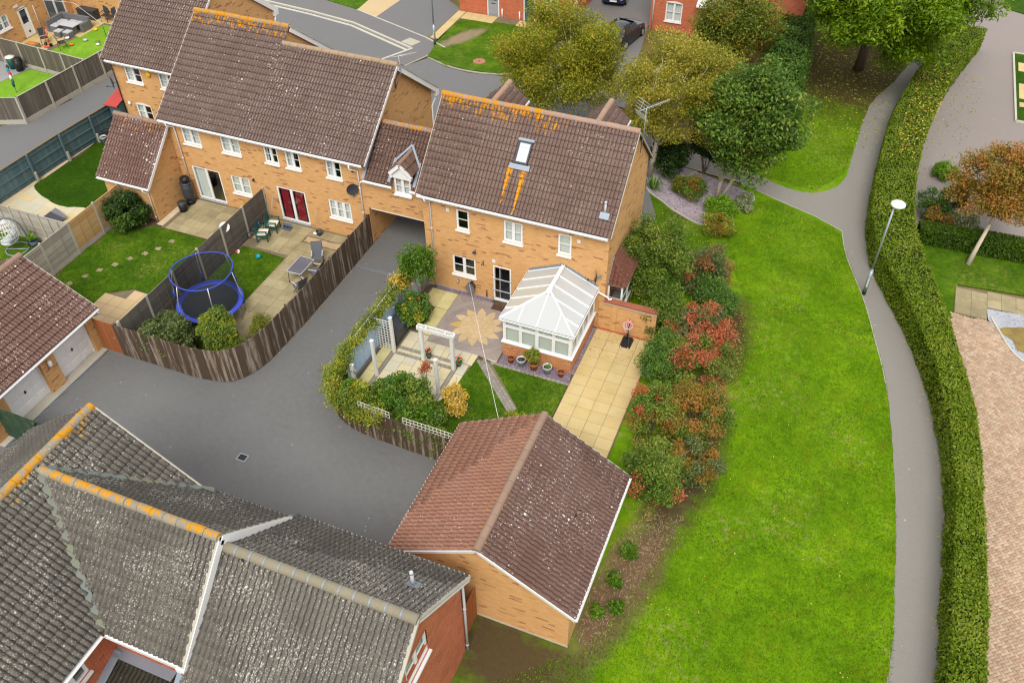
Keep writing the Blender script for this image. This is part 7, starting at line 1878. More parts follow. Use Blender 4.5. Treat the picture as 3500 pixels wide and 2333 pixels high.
shrub('shrub', 'cream variegated shrub between low hedge and orange tree', (22.9, 13.7, .6), (.85, .6, .55), 4200, .085, 'lf_varieg', 85, 26, .26)
shrub('shrub', 'brown twiggy shrub behind the low hedge', (21.9, 13.4, .6), (.7, .5, .55), 2600, .07, 'lf_rust', 86, 22, .24, twigs=40)
shrub('shrub', 'clipped round green topiary on the mauve road edge', (22.0, 18.6, .4), (.62, .6, .38), 5200, .06, 'lf_lime', 87, 44, .2, shell=.85)
shrub('shrub', 'dark pointed evergreen beside the orange tree', (22.6, 15.6, .9), (.6, .6, .9), 4200, .075, 'lf_dark', 88, 28, .24)
shrub('shrub', 'green shrub in the front corner behind the house gable', (-3.2, 10.6, .8), (.8, .7, .75), 3200, .09, 'lf_laurel', 89, 22, .3)

# ---- fallen leaves, straw and grass blades
def scatter(name, label, cat, polys, n, size, mat, seed, z=.02, flat=.9, aspect=.6):
    g = np.random.default_rng(seed); out = []
    area = []
    for p in polys: xs = [q[0] for q in p]; ys = [q[1] for q in p]; area.append((max(xs) - min(xs)) * (max(ys) - min(ys)))
    for p, a in zip(polys, area):
        m = int(n * a / sum(area)); xs = [q[0] for q in p]; ys = [q[1] for q in p]; X = g.uniform(min(xs), max(xs), m); Y = g.uniform(min(ys), max(ys), m); k = in_poly(p, X, Y); out.append(np.stack([X[k], Y[k], np.full(k.sum(), z)], 1))
    P = np.concatenate(out); P[:, 2] += g.uniform(0, .012, len(P))
    o = link(name, leaf_mesh(name, P, size, aspect, 3. * flat, seed, .5), None, M[mat]); return props(o, label, cat, kind='stuff')
def strip(pts, w, side=1):
    P = [Vector((*p[:2], 0)) for p in pts]; out = []
    for i, p in enumerate(P):
        d = (P[min(i + 1, len(P) - 1)] - P[max(i - 1, 0)]).normalized(); out.append(p + Vector((-d.y, d.x, 0)) * w * side)
    return [(p.x, p.y) for p in P] + [(p.x, p.y) for p in out[::-1]]
scatter('fallen_leaves', 'orange fallen leaves along the hedge foot', 'leaves', [strip(HL[4:40], .22)], 2600, .07, 'lf_litter', 91, .02)
scatter('fallen_leaves', 'yellow-green fallen leaves under the ash tree', 'leaves', [[(13, 20), (18.2, 20), (19, 30), (13, 36)]], 1900, .12, 'lf_litter_green', 92, .02)
scatter('fallen_leaves', 'pale leaves fallen on top of the long hedge', 'leaves', [[(18.9, 17), (20.2, 17), (21.8, 29), (19.8, 29)]], 900, .11, 'lf_litter', 93, 1.56)
scatter('fallen_leaves', 'green leaves blown onto the mauve road', 'leaves', [[(20.5, 18), (22.5, 18), (24, 32), (21.7, 32)]], 420, .11, 'lf_litter_green', 94, .02)
scatter('fallen_leaves', 'golden leaves on the grass beside the slate bed', 'leaves', [[(8.3, 5.5), (11, 5), (12, 9), (9, 12.5), (8.3, 9.5)]], 900, .06, 'lf_litter', 95, .03)
scatter('fallen_leaves', 'scattered tan leaves on the green', 'leaves', [[(13, -13), (21, -13), (19, 10), (14, 10)]], 260, .06, 'lf_litter', 96, .04)
scatter('fallen_leaves', 'brown leaves in the corner of the yellow patio', 'leaves', [[(8, -1.9), (10.6, -1.9), (10.6, -.2), (8, -.2)]], 130, .05, 'lf_rust', 97, .065)
scatter('leaf_litter', 'pale leaf litter along the foot of the dark fence', 'leaves', [strip(DF[3:], .26, -1), strip(DF[:4], .1, 1)], 2600, .055, 'lf_straw', 98, .012)
scatter('straw', 'dry straw and dead stems beside the garage wall', 'leaves', [[(11.9, -14.6), (12.7, -15), (13.4, -12), (14.2, -8.6), (12.8, -9), (12.0, -10)]], 3600, .15, 'lf_straw', 99, .03, .3, .1)
scatter('fallen_leaves', 'leaf litter under the shrub row on the green', 'leaves', [[(13.2, -9.5), (14.8, -6), (14.8, -2), (14.2, 3), (13, 5), (12, 5), (12, -9)]], 1500, .06, 'lf_litter', 100, .02)
for k, (x, y, r, s) in enumerate([(12.7, -10.9, .35, 1), (12.5, -12.2, .28, 2), (12.9, -13.2, .22, 3), (12.3, -13.6, .2, 4)]):
    shrub('nettle_clump', ['green nettle clump nearest the shrub row beside the garage', 'second nettle clump beside the garage eaves', 'small nettle clump in the straw by the garage', 'lowest nettle clump by the garage corner'][k], (x, y, .2), (r, r, .25), 500, .09, 'lf_laurel', 200 + s, 9, .14, cat='plant', stems=3)

def blades(name, label, polys, dens, h, mat, seed, z=.01, avoid=None, w=.014):
    g = np.random.default_rng(seed); out = []
    for p in polys:
        xs = [q[0] for q in p]; ys = [q[1] for q in p]; n = int(dens * (max(xs) - min(xs)) * (max(ys) - min(ys))); X = g.uniform(min(xs), max(xs), n); Y = g.uniform(min(ys), max(ys), n); k = in_poly(p, X, Y)
        if avoid: 
            for q in avoid: k &= ~in_poly(q, X, Y)
        out.append(np.stack([X[k], Y[k]], 1))
    P = np.concatenate(out); m = len(P); a = g.uniform(0, 6.28, m); hh = h * g.uniform(.4, 1.3, m); lean = g.normal(0, .6, (m, 2)) * hh[:, None]
    V = np.empty((m, 3, 3)); dx, dy = np.cos(a) * w, np.sin(a) * w
    V[:, 0] = np.stack([P[:, 0] - dx, P[:, 1] - dy, np.full(m, z)], 1); V[:, 1] = np.stack([P[:, 0] + dx, P[:, 1] + dy, np.full(m, z)], 1); V[:, 2] = np.stack([P[:, 0] + lean[:, 0], P[:, 1] + lean[:, 1], z + hh], 1)
    o = link(name, np_mesh(name, V.reshape(-1, 3), np.arange(m * 3).reshape(-1, 3)), None, M[mat]); return props(o, label, 'grass', kind='stuff')
PATHPOLY = PL[:11 * 4] + [(18.9, 10), (23, 2), (23.2, -34)]
blades('grass_blades', 'bright grass of the public green', [[(12, -20), (21.9, -20), (21.7, -11), (21.4, -6), (20.5, 1), (19, 6.2), (17.3, 11.3), (13.6, 13.0), (12.4, 12), (12, 8), (14, 4), (14.6, -3), (14.2, -9), (12.3, -15), (9.5, -17.5), (9, -20)], [(13.1, 15), (15.6, 14.6), (16.9, 17), (17.2, 25), (13.1, 25)]], 520, .06, 'blade', 110, .0, None, .016)
blades('grass_blades', 'short lawn grass of the corner garden', [LAWN_D], 420, .05, 'blade_dark', 111, .05, [[(3.72, -3.95), (4.4, -3.92), (6.5, -6.05), (6.15, -6.3)]])
blades('grass_blades', 'short lawn grass of the middle and trampoline gardens', [LAWN_B, LAWN_C], 320, .05, 'blade_dark', 112, .06)
blades('grass_blades', 'mown grass of the left back lawn', [LAWN_A], 280, .04, 'blade_dark', 113, .06)
# ------------------------------------------------------------------ street and garden objects
def L(name, mb, mat, parent): return mb.build(name, M[mat], parent, local=True)

def lamp_post(label, x, y, h):
    t = thing('street_lamp', label, 'street lamp', (x, y, 0), 'street lamps')
    L('base_column', MB().tube([(0, 0, .25), (0, 0, 1.45)], .085, 14).tube([(0, 0, 1.45), (0, 0, 1.52)], [.085, .05], 14), 'steel', t)
    L('root_sleeve', MB().tube([(0, 0, 0), (0, 0, .26)], .09, 14), 'black', t)
    L('column', MB().tube([(0, 0, 1.5), (0, 0, h)], [.05, .042], 12), 'steel', t)
    L('inspection_door', MB().box(-.04, .04, -.095, -.082, .5, 1.0), 'pale_grey', t)
    hd = L('lantern', MB().lathe((.12, .02, h), [(.05, -.06), (.12, 0), (.14, .02)], 16), 'pale_grey', t)
    L('canopy', MB().lathe((.12, .02, h + .1), [(.30, 0), (.315, .03), (.3, .09), (.2, .14), (.0, .16)], 24), 'white', hd)
    L('bowl', MB().lathe((.12, .02, h), [(.0, -.08), (.16, -.05), (.22, .04), (.25, .1)], 20), 'bowl', hd)
    return t
M['bowl'] = m_plain('amber_bowl', lin((222, 208, 150)), .3, .04, 3)
lamp_post('grey street lamp with a white disc head beside the footpath', 18.92, 6.75, 4.95)
lamp_post('tall grey street lamp on the far pavement corner, head out of view', -11.28, 23.16, 6.2)

def sat_dish(label, p, yaw, r=.32):
    """p on the wall; yaw: facing direction about z"""
    t = thing('satellite_dish', label, 'satellite dish', p, 'satellite dishes', yaw)
    prof = [(r * k / 6, .07 * (k / 6) ** 2) for k in range(7)]
    mb = MB(); b = 0; n = 20
    for (q, z) in prof:
        for k in range(n):
            a = 2 * math.pi * k / n; mb.v.append((q * math.cos(a) * .92, -.28 - z + .07, q * math.sin(a) + .05))
    for i in range(6):
        for k in range(n): mb.f.append([i * n + k, i * n + (k + 1) % n, (i + 1) * n + (k + 1) % n, (i + 1) * n + k]); mb.sm.append(True)
    L('reflector', mb, 'dark_grey', t)
    L('bracket', MB().bar((0, 0, 0), (0, -.2, .04), .05).bar((0, -.0, -.12), (0, 0, .12), .1, .02), 'steel', t)
    L('feed_arm', MB().bar((0, -.24, -.2), (0, -.6, -.1), .02), 'dark_grey', t); L('receiver', MB().tube([(0, -.64, -.1), (0, -.55, -.06)], .035, 8), 'dark_grey', t)
    return t
sat_dish('dark satellite dish on the terrace wall near the downpipe', (-5.24, 1.75, 3.15), math.radians(40))
sat_dish('black satellite dish on the corner of the house at top left', (-22.95, 6.1, 3.25), math.radians(-35), .36)
sat_dish('slim grey satellite dish above the conservatory eaves', (7.98, 0, 2.9), math.radians(-62), .3)

def aerial(label, base, top, wall, d, grid=True, ln=1.2):
    t = thing('tv_aerial', label, 'aerial', wall, 'roof aerials'); b, tp, d = Vector(base), Vector(top), Vector(d).normalized()
    MB().tube([wall, b, tp], .02, 8).build('mast', M['steel'], t)
    MB().bar(wall, Vector(wall) + Vector((0, 0, .5)), .03).bar(Vector(wall) + Vector((0, 0, .4)), b + Vector((0, 0, .2)), .025).build('bracket', M['dark_grey'], t)
    s = d.cross(Vector((0, 0, 1))).normalized(); up = Vector((0, 0, 1))
    bm = MB().tube([tp - d * .35, tp + d * ln], .014, 6); bm.build('boom', M['alu'], t)
    for k in range(12): MB().bar(tp + d * (.1 + k * (ln - .1) / 12) - s * (.13 - .004 * k), tp + d * (.1 + k * (ln - .1) / 12) + s * (.13 - .004 * k), .01).build('element', M['alu'], t)
    if grid:
        for q in (-1, 1):
            for k in range(4):
                c = tp - d * (.3 - k * .05) + up * q * (.08 + k * .1); MB().bar(c - s * .36, c + s * .36, .014).build('reflector_rod', M['alu'], t)
            MB().bar(tp - d * .34 + up * q * .04, tp - d * .14 + up * q * .42, .016).build('reflector_arm', M['alu'], t)
    return t
aerial('silver television aerial on a mast at the right gable', (8.42, 3.25, 8.2), (8.42, 3.2, 9.35), (8.3, 3.5, 7.1), (.75, 1.0, .05))
aerial('small television aerial on the terrace gable', (-4.05, 5.55, 7.6), (-4.05, 5.45, 8.4), (-4.35, 5.4, 6.7), (.8, .7, .05), False, .9)

# wall-mounted hose reel
t = thing('hose_reel', 'grey hose reel on the brick wall under the kitchen window', 'hose reel', (1.82, -.05, .6))
L('drum', MB().tube([(0, -.05, 0), (0, -.26, 0)], .2, 18), 'dark_grey', t); L('hose', MB().tube([(.17 * math.cos(a * .5), -.1 - .012 * (a % 8), .17 * math.sin(a * .5)) for a in range(60)], .022, 6), 'steel', t); L('flange', MB().tube([(0, -.26, 0), (0, -.28, 0)], .23, 18), 'mid_grey', t); L('bracket', MB().box(-.05, .05, -.06, .04, -.15, .2), 'black', t)
t = thing('clothes_line', 'thin white clothes line from the kitchen wall across the lawn', 'line', (1.61, 0, 1.0))
a, b = Vector((1.61, -.02, 1.0)), Vector((6.66, -8.39, 2.0))
MB().tube([a.lerp(b, k / 10) - Vector((0, 0, .12 * math.sin(math.pi * k / 10))) for k in range(11)], .009, 5).build('cord', M['white'], t); MB().ball(a.lerp(b, .75) - Vector((0, 0, .08)), .025).build('peg', M['white'], t)

# basketball hoop
t = thing('basketball_hoop', 'toy basketball hoop with pink ring and black water base', 'basketball hoop', (9.52, -.6, .055))
L('base', MB().add([(-.24, -.33, 0), (.24, -.33, 0), (.26, .3, 0), (-.26, .3, 0), (-.18, -.3, .06), (.18, -.3, .06), (.2, .26, .15), (-.2, .26, .15)], [(4, 5, 6, 7), (0, 1, 5, 4), (1, 2, 6, 5), (2, 3, 7, 6), (3, 0, 4, 7)]), 'black', t)
L('pole', MB().tube([(0, .12, .1), (0, .14, 1.25)], .028, 10), 'black', t); L('brace', MB().bar((.02, .14, .5), (.14, -.2, .07), .02).bar((-.02, .14, .5), (-.14, -.2, .07), .02), 'black', t)
L('ring', MB().tube([(.22 * math.cos(k * math.pi / 12), -.1 + .22 * math.sin(k * math.pi / 12), 1.12) for k in range(24)], .022, 8, closed=True), 'pink', t); L('backing', MB().box(-.09, .09, .1, .14, 1.1, 1.24), 'pink', t)
nt = MB()
for k in range(12):
    q = k * math.pi / 6; nt.bar((.21 * math.cos(q), -.1 + .21 * math.sin(q), 1.1), (.1 * math.cos(q + .4), -.1 + .1 * math.sin(q + .4), .8), .01)
props(L('net', nt, 'white', t), kind='stuff')
for s in (-1, 1): L('wheel', MB().tube([(s * .15, -.37, .05), (s * .19, -.37, .05)], .05, 10), 'pale_grey', t)

# pots below the conservatory
def pot(name, label, p, r, h, mat, group=None, soil='soil', flare=.72):
    t = thing(name, label, 'plant pot', p, group)
    L('pot', MB().lathe((0, 0, 0), [(r * flare, 0), (r * .95, h * .8), (r, h * .82), (r * 1.04, h), (r * .9, h), (r * .86, h * .8), (0, h * .8)], 20), mat, t)
    L('soil', MB().lathe((0, 0, h * .805), [(r * .85, 0), (.0, .02)], 16), soil, t)
    return t
GP = 'plant pots below the conservatory'
pot('plant_pot', 'small empty terracotta pot at the sun patio end of the slate bed', (5.19, -3.55, .03), .16, .28, 'terracotta', GP)
q = pot('plant_pot', 'pale grey pot next to the sun patio with bare soil', (5.68, -3.58, .03), .2, .38, 'pot_grey', GP)
q = pot('plant_pot', 'ribbed amber pot holding a wispy green shrub', (6.27, -3.6, .03), .19, .36, 'terracotta_glaze', GP)
pot('plant_pot', 'pale grey pot with small green seedlings', (6.88, -3.58, .03), .2, .38, 'pot_grey', GP)
pot('plant_pot', 'small terracotta pot at the patio corner of the slate bed', (7.49, -3.55, .03), .16, .28, 'terracotta', GP)
t = shrub('potted_shrub', 'wispy yellow-green shrub growing in the amber pot', (6.2, -3.55, .75), (.42, .25, .35), 900, .065, 'lf_vine', 301, 16, .14, cat='plant', z0=.36, stems=8)
t = shrub('seedlings', 'small green seedlings in the pale grey pot', (6.88, -3.58, .4), (.12, .12, .06), 120, .05, 'lf_lime', 302, 8, .05, cat='plant', z0=.35, stems=2)
for k, (x, y, lb) in enumerate([(1.78, -4.66, 'pink geranium in a blue pot beside the left arch post'), (3.2, -4.62, 'pink geranium in a blue pot beside the right arch post')]):
    pot('plant_pot', 'slate blue pot beside the %s post of the arch' % ('left', 'right')[k], (x, y, .046), .12, .22, 'pot_blue', 'blue pots at the arch')
    g = shrub('geranium', lb, (x, y, .4), (.12, .12, .14), 200, .06, 'lf_laurel', 310 + k, 9, .07, cat='plant', z0=.22, stems=3)
    for j in range(7):
        a = j * .9; MB().ball((x + .12 * math.cos(a), y + .12 * math.sin(a), .5 + .05 * (j % 3)), .035, n=8, m=5).build('flower', M['petal_pink'], g)
# black storage box behind the trellis screen
t = thing('storage_box', 'dark grey garden storage box behind the pale trellis screen', 'storage box', (-.15, -3.9, .02))
bevelled(L('body', MB().box(-.38, .3, -.6, .6, 0, .62), 'dark_grey', t), .02); bevelled(L('lid', MB().box(-.4, .32, -.62, .62, .62, .7), 'dark_grey', t), .02)

# trampoline
def trampoline():
    t = thing('trampoline', 'round trampoline with blue padding and net beside the charcoal fence', 'trampoline', (-8.72, -5.7, .06)); R, zb, zt = 1.5, .72, 2.55
    ring = lambda r, z, n=40: [(r * math.cos(2 * math.pi * k / n), r * math.sin(2 * math.pi * k / n), z) for k in range(n)]
    n = 40; o, i = ring(R, zb), ring(R - .26, zb + .0); v = o + i + [(p[0], p[1], p[2] + .05) for p in o] + [(p[0], p[1], p[2] + .05) for p in i]
    f = []
    for k in range(n):
        m = (k + 1) % n; f += [(2 * n + k, 2 * n + m, 3 * n + m, 3 * n + k), (k, m, 2 * n + m, 2 * n + k), (n + m, n + k, 3 * n + k, 3 * n + m)]
    L('pad', MB().add(v, f), 'blue_pad', t)
    L('mat', MB().lathe((0, 0, zb + .015), [(R - .25, 0), (R - .6, -.012), (0, -.02)], 40), 'mat_black', t)
    L('top_ring', MB().tube([(1.36 * math.cos(a) + .05, 1.36 * math.sin(a), zt + .05 * math.sin(2 * a)) for a in [2 * math.pi * k / 40 for k in range(40)]], .03, 6, closed=True), 'blue_tube', t)
    nv, nf = [], []
    for k in range(n):
        a = 2 * math.pi * k / n; nv += [((R - .22) * math.cos(a), (R - .22) * math.sin(a), zb + .05), (1.36 * math.cos(a) + .05, 1.36 * math.sin(a), zt + .05 * math.sin(2 * a))]
    for k in range(n): m = (k + 1) % n; nf.append((2 * k, 2 * m, 2 * m + 1, 2 * k + 1))
    L('safety_net', MB().add(nv, nf, True), 'net', t)
    for k in range(6):
        a = .3 + k * math.pi / 3; c, s = math.cos(a), math.sin(a)
        L('pole', MB().tube([(1.58 * c, 1.58 * s, .3), (1.6 * c, 1.6 * s, zb + .3), (1.5 * c, 1.5 * s, 1.8), (1.37 * c + .05, 1.37 * s, zt)], .022, 8), 'alu', t)
        L('pole_foam', MB().tube([(1.6 * c, 1.6 * s, zb + .05), (1.59 * c, 1.59 * s, zb + .55)], .045, 8), 'blue_tube', t)
        L('leg', MB().tube([(1.45 * math.cos(a - .2), 1.45 * math.sin(a - .2), zb), (1.45 * math.cos(a - .2), 1.45 * math.sin(a - .2), .03), (1.45 * math.cos(a + .2), 1.45 * math.sin(a + .2), .03), (1.45 * math.cos(a + .2), 1.45 * math.sin(a + .2), zb)], .022, 6), 'steel', t)
    return t
trampoline()
# glass table and sling chairs
t = thing('garden_table', 'smoked glass garden table beside the dark fence', 'table', (-6.3, -1.93, .085))
M['smoked'] = m_plain('smoked_glass', lin((96, 96, 106)), .08, .05, 2, spec=.8)
L('table_top', MB().box(-.37, .37, -.6, .6, .7, .712), 'smoked', t); L('rim', MB().bar((-.38, -.61, .705), (.38, -.61, .705), .025).bar((-.38, .61, .705), (.38, .61, .705), .025).bar((-.38, -.61, .705), (-.38, .61, .705), .025).bar((.38, -.61, .705), (.38, .61, .705), .025), 'pale_grey', t)
for sx in (-1, 1):
    for sy in (-1, 1): L('leg', MB().tube([(sx * .34, sy * .56, .7), (sx * .37, sy * .6, 0)], .015, 8), 'dark_grey', t)
def sling_chair():
    t = thing('sling_chair', '', 'chair', (0, 0, 0))
    L('seat', MB().obox((0, -.02, .42), (.24, 0, 0), (0, .23, -.03), (0, 0, .012)), 'sling', t); L('backrest', MB().obox((0, .32, .72), (.24, 0, 0), (0, .12, .32), (0, .012, -.004)), 'sling', t)
    for s in (-1, 1):
        L('frame', MB().tube([(s * .26, -.28, 0), (s * .26, .1, .42), (s * .26, .44, 1.04)], .014, 6).tube([(s * .26, .32, 0), (s * .26, -.1, .45), (s * .26, -.25, .63), (s * .26, .24, .66)], .014, 6), 'dark_grey', t)
        L('armrest', MB().bar((s * .26, -.24, .65), (s * .26, .2, .67), .04, .02), 'pale_grey', t)
    L('crossbar', MB().tube([(-.26, .44, 1.04), (.26, .44, 1.04)], .014, 6), 'dark_grey', t)
    return t
c0 = sling_chair()
for k, (x, y, a, lb) in enumerate([(-6.1, -.78, .5, 'high-backed charcoal sling chair at the house end of the glass table'), (-5.6, -1.75, -1.5, 'charcoal sling chair tucked between glass table and fence'), (-5.75, -2.95, -2.0, 'charcoal sling chair at the far end of the glass table')]):
    c = c0 if k == 0 else copy_tree(c0); c.location = (x, y, .085); c.rotation_euler = (0, 0, a); props(c, lb, group='sling chairs round the glass table')
def slat_chair():
    t = thing('garden_armchair', '', 'chair', (0, 0, 0))
    for s in (-1, 1):
        for y in (-.26, .26): L('leg', MB().box(s * .29 - .025, s * .29 + .025, y - .025, y + .025, 0, .62 if y < 0 else .9), 'green_paint', t)
        L('armrest', MB().box(s * .29 - .035, s * .29 + .035, -.32, .26, .62, .65), 'green_paint', t); L('side_rail', MB().box(s * .29 - .02, s * .29 + .02, -.26, .26, .3, .36), 'green_paint', t)
    for k in range(7): L('back_slat', MB().box(-.28, .28, .25 + k * .008, .27 + k * .008, .44 + k * .07, .48 + k * .07), 'green_paint', t)
    for k in range(6): L('seat_slat', MB().box(-.28, .28, -.28 + k * .09, -.22 + k * .09, .36, .38), 'green_paint', t)
    bevelled(L('cushion', MB().box(-.26, .26, -.27, .24, .39, .45), 'cushion', t), .02, 2)
    return t
c0 = slat_chair()
for k, (x, y, a, lb) in enumerate([(-9.75, -.05, 1.95, 'green slatted armchair with cream cushion nearer the lawn'), (-9.7, .78, 1.85, 'green slatted armchair with cream cushion nearer the patio door')]):
    c = c0 if k == 0 else copy_tree(c0); c.location = (x, y, .085); c.rotation_euler = (0, 0, a); props(c, lb, group='green armchairs on the patio')
def bicycle(label, p, yaw, frame, s=.7, lean=.12):
    t = thing('bicycle', label, 'bicycle', p, 'bicycles'); t.rotation_euler = (lean, 0, yaw); t.scale = (s, s, s)
    for x in (-.5, .5):
        w = L('wheel', MB().tube([(x + .3 * math.cos(k * math.pi / 12), 0, .32 + .3 * math.sin(k * math.pi / 12)) for k in range(24)], .022, 6, closed=True), 'rubber', t)
        sp = MB()
        for k in range(8): sp.bar((x, 0, .32), (x + .29 * math.cos(k * .785), 0, .32 + .29 * math.sin(k * .785)), .006)
        props(L('spokes', sp, 'alu', w), kind='stuff')
    L('frame', MB().tube([(-.5, 0, .32), (-.12, 0, .3), (.33, 0, .78), (.38, 0, .9)], .02, 6).tube([(-.12, 0, .3), (-.25, 0, .82)], .018, 6).tube([(-.22, 0, .68), (.34, 0, .76)], .018, 6).tube([(-.5, 0, .32), (-.22, 0, .68)], .014, 6).tube([(.5, 0, .32), (.34, 0, .8)], .018, 6), frame, t)
    L('saddle', MB().ball((-.27, 0, .85), .13, .07, .035, 12, 6), 'black', t); L('handlebar', MB().tube([(.34, -.25, .98), (.38, -.08, .92), (.38, .08, .92), (.34, .25, .98)], .014, 6), 'black', t)
    return t
M['purple'] = m_plain('purple_paint', lin((130, 110, 190)), .4, .05, 4)
bicycle("small purple child's bicycle leaning on the charcoal fence", (-10.35, .15, .09), 1.35, 'purple'); bicycle('black bicycle leaning on the fence near the middle patio door', (-11.15, 1.2, .1), .35, 'black', .75)
# clutter on the terrace patios
t = thing('football', 'teal ball lying on the trampoline lawn', 'ball', (-9.13, -1.45, .17)); L('ball', MB().ball((0, 0, 0), .13), 'teal', t); L('valve', MB().ball((0, 0, .128), .012, n=6, m=4), 'black', t)
t = thing('ball', 'white and red ball beside the fence on the trampoline lawn', 'ball', (-10.3, -1.5, .16)); L('ball', MB().ball((0, 0, 0), .11), 'white', t); L('panel', MB().ball((-.02, -.02, .01), .105, .1, .106), 'red', t)
t = thing('mop_bucket', 'grey mop bucket against the terrace wall', 'bucket', (-7.3, 1.3, .09)); L('bucket', MB().lathe((0, 0, 0), [(.12, 0), (.17, .24), (.155, .24), (.11, .02)], 16), 'dark_grey', t); L('handle', MB().tube([(-.16, 0, .22), (-.1, -.14, .2), (.1, -.14, .2), (.16, 0, .22)], .008, 5), 'black', t)
t = thing('mop', 'white mop with green handle standing in front of the wall', 'mop', (-7.5, 1.3, .09)); L('handle', MB().tube([(0, -.05, .1), (.02, .3, 1.2)], .012, 6), 'steel', t); L('mop_head', MB().ball((0, -.08, .08), .12, .1, .07), 'cushion', t)
t = thing('water_butt', 'tall dark grey water butt in the corner by the outbuilding', 'water butt', (-15.2, 1.25, .06)); L('barrel', MB().lathe((0, 0, .25), [(.25, 0), (.29, .3), (.29, .7), (.27, .98), (.0, 1.0)], 18), 'dark_grey', t); L('stand', MB().lathe((0, 0, 0), [(.27, 0), (.24, .25)], 16), 'black', t); L('lid', MB().lathe((0, 0, 1.23), [(.3, 0), (.3, .05), (.0, .09)], 18), 'dark_grey', t)
t = thing('rubbish_sack', 'crumpled black sack on top of the water butt', 'sack', (-15.2, 1.25, 1.38)); mb = MB().ball((0, 0, .16), .27, .25, .2, 14, 8); mb.v = [(x * (1 + .12 * math.sin(9 * y + 5 * z)), y * (1 + .12 * math.sin(8 * x)), z * (1 + .1 * math.sin(7 * x + 6 * y))) for x, y, z in mb.v]; L('sack', mb, 'black', t); L('knot', MB().ball((.02, 0, .37), .05), 'black', t)
t = thing('dustbin', 'short black dustbin beside the water butt', 'bin', (-15.1, .5, .06)); L('body', MB().lathe((0, 0, 0), [(.2, 0), (.24, .5), (.0, .5)], 16), 'black', t); L('lid', MB().lathe((0, 0, .5), [(.25, 0), (.25, .04), (.0, .08)], 16), 'dark_grey', t)
t = thing('scooter', 'yellow scooter standing against the middle patio wall', 'scooter', (-12.0, 1.3, .1)); L('deck', MB().box(-.06, .06, -.3, .25, .06, .09), 'yellow', t); L('stem', MB().tube([(0, .27, .06), (0, .22, .8)], .02, 6), 'yellow', t); L('handlebar', MB().tube([(-.18, .21, .8), (.18, .21, .8)], .015, 6), 'black', t)
for y in (-.3, .28): L('wheel', MB().tube([(-.02, y, .06), (.02, y, .06)], .06, 12), 'rubber', t)
t = thing('plastic_disc', 'white plastic disc propped on the charcoal fence', 'disc', (-10.72, -1.5, 1.55)); L('disc', MB().lathe((0, 0, 0), [(.24, 0), (.22, .03), (0, .04)], 20), 'white', t); L('rim', MB().tube([(.24 * math.cos(k * .314), .24 * math.sin(k * .314), .01) for k in range(20)], .015, 6, closed=True), 'white', t); t.rotation_euler = (.9, 0, .5)
t = thing('welly_boots', 'pile of dark blue boots beside the green armchair', 'boots', (-9.1, 1.1, .09))
for k in range(5): L('boot', MB().tube([(.1 * k - .2, .04 * (k % 2), .1), (.1 * k - .2, .05, .3)], .05, 8).ball((.1 * k - .2, -.06, .06), .05, .1, .05, 8, 6), 'pot_blue', t)
t = thing('garden_tools', 'green handled tools leaning in the fence corner', 'tools', (-10.3, 1.4, .09)); L('rake', MB().tube([(0, -.3, 0), (-.1, .2, 1.5)], .014, 6), 'green_paint', t); L('broom', MB().tube([(.2, -.3, 0), (.25, .25, 1.4)], .014, 6).box(.08, .34, -.36, -.26, 0, .08), 'steel', t)
# left garden: bird bath, pots, slate sheets, egg chair
t = thing('bird_bath', 'glossy black bird bath on the left lawn edge', 'bird bath', (-23.4, 4.6, .06)); L('pedestal', MB().lathe((0, 0, 0), [(.2, 0), (.19, .05), (.1, .12), (.09, .6), (.13, .68)], 16), 'black', t); L('bowl', MB().lathe((0, 0, .66), [(.1, 0), (.28, .08), (.3, .12), (.26, .1), (0, .05)], 20), 'black', t)
pot('plant_pot', 'pale stone pot left of the black bird bath', (-23.75, 4.5, .06), .2, .4, 'pot_grey', 'pots by the bird bath'); pot('plant_pot', 'pale green pot right of the black bird bath', (-23.5, 5.1, .06), .2, .4, 'pot_grey', 'pots by the bird bath')
t = thing('slate_sheets', 'stack of dark sheets and rubble against the silvered fence', 'rubble', (-21.0, -2.6, .06))
for k in range(3): L('sheet', MB().obox((.05 * k, .25 * k - .3, .1 + .03 * k), (.55, -.1 * k, 0), (.06, .22, .05), (0, 0, .012)), 'dark_grey' if k != 2 else 'mid_grey', t)
for k in range(8): L('stone', MB().ball((rnd.uniform(-.5, .7), rnd.uniform(-.6, -.3), .1), .1, .08, .07, 8, 5), 'concrete', t)
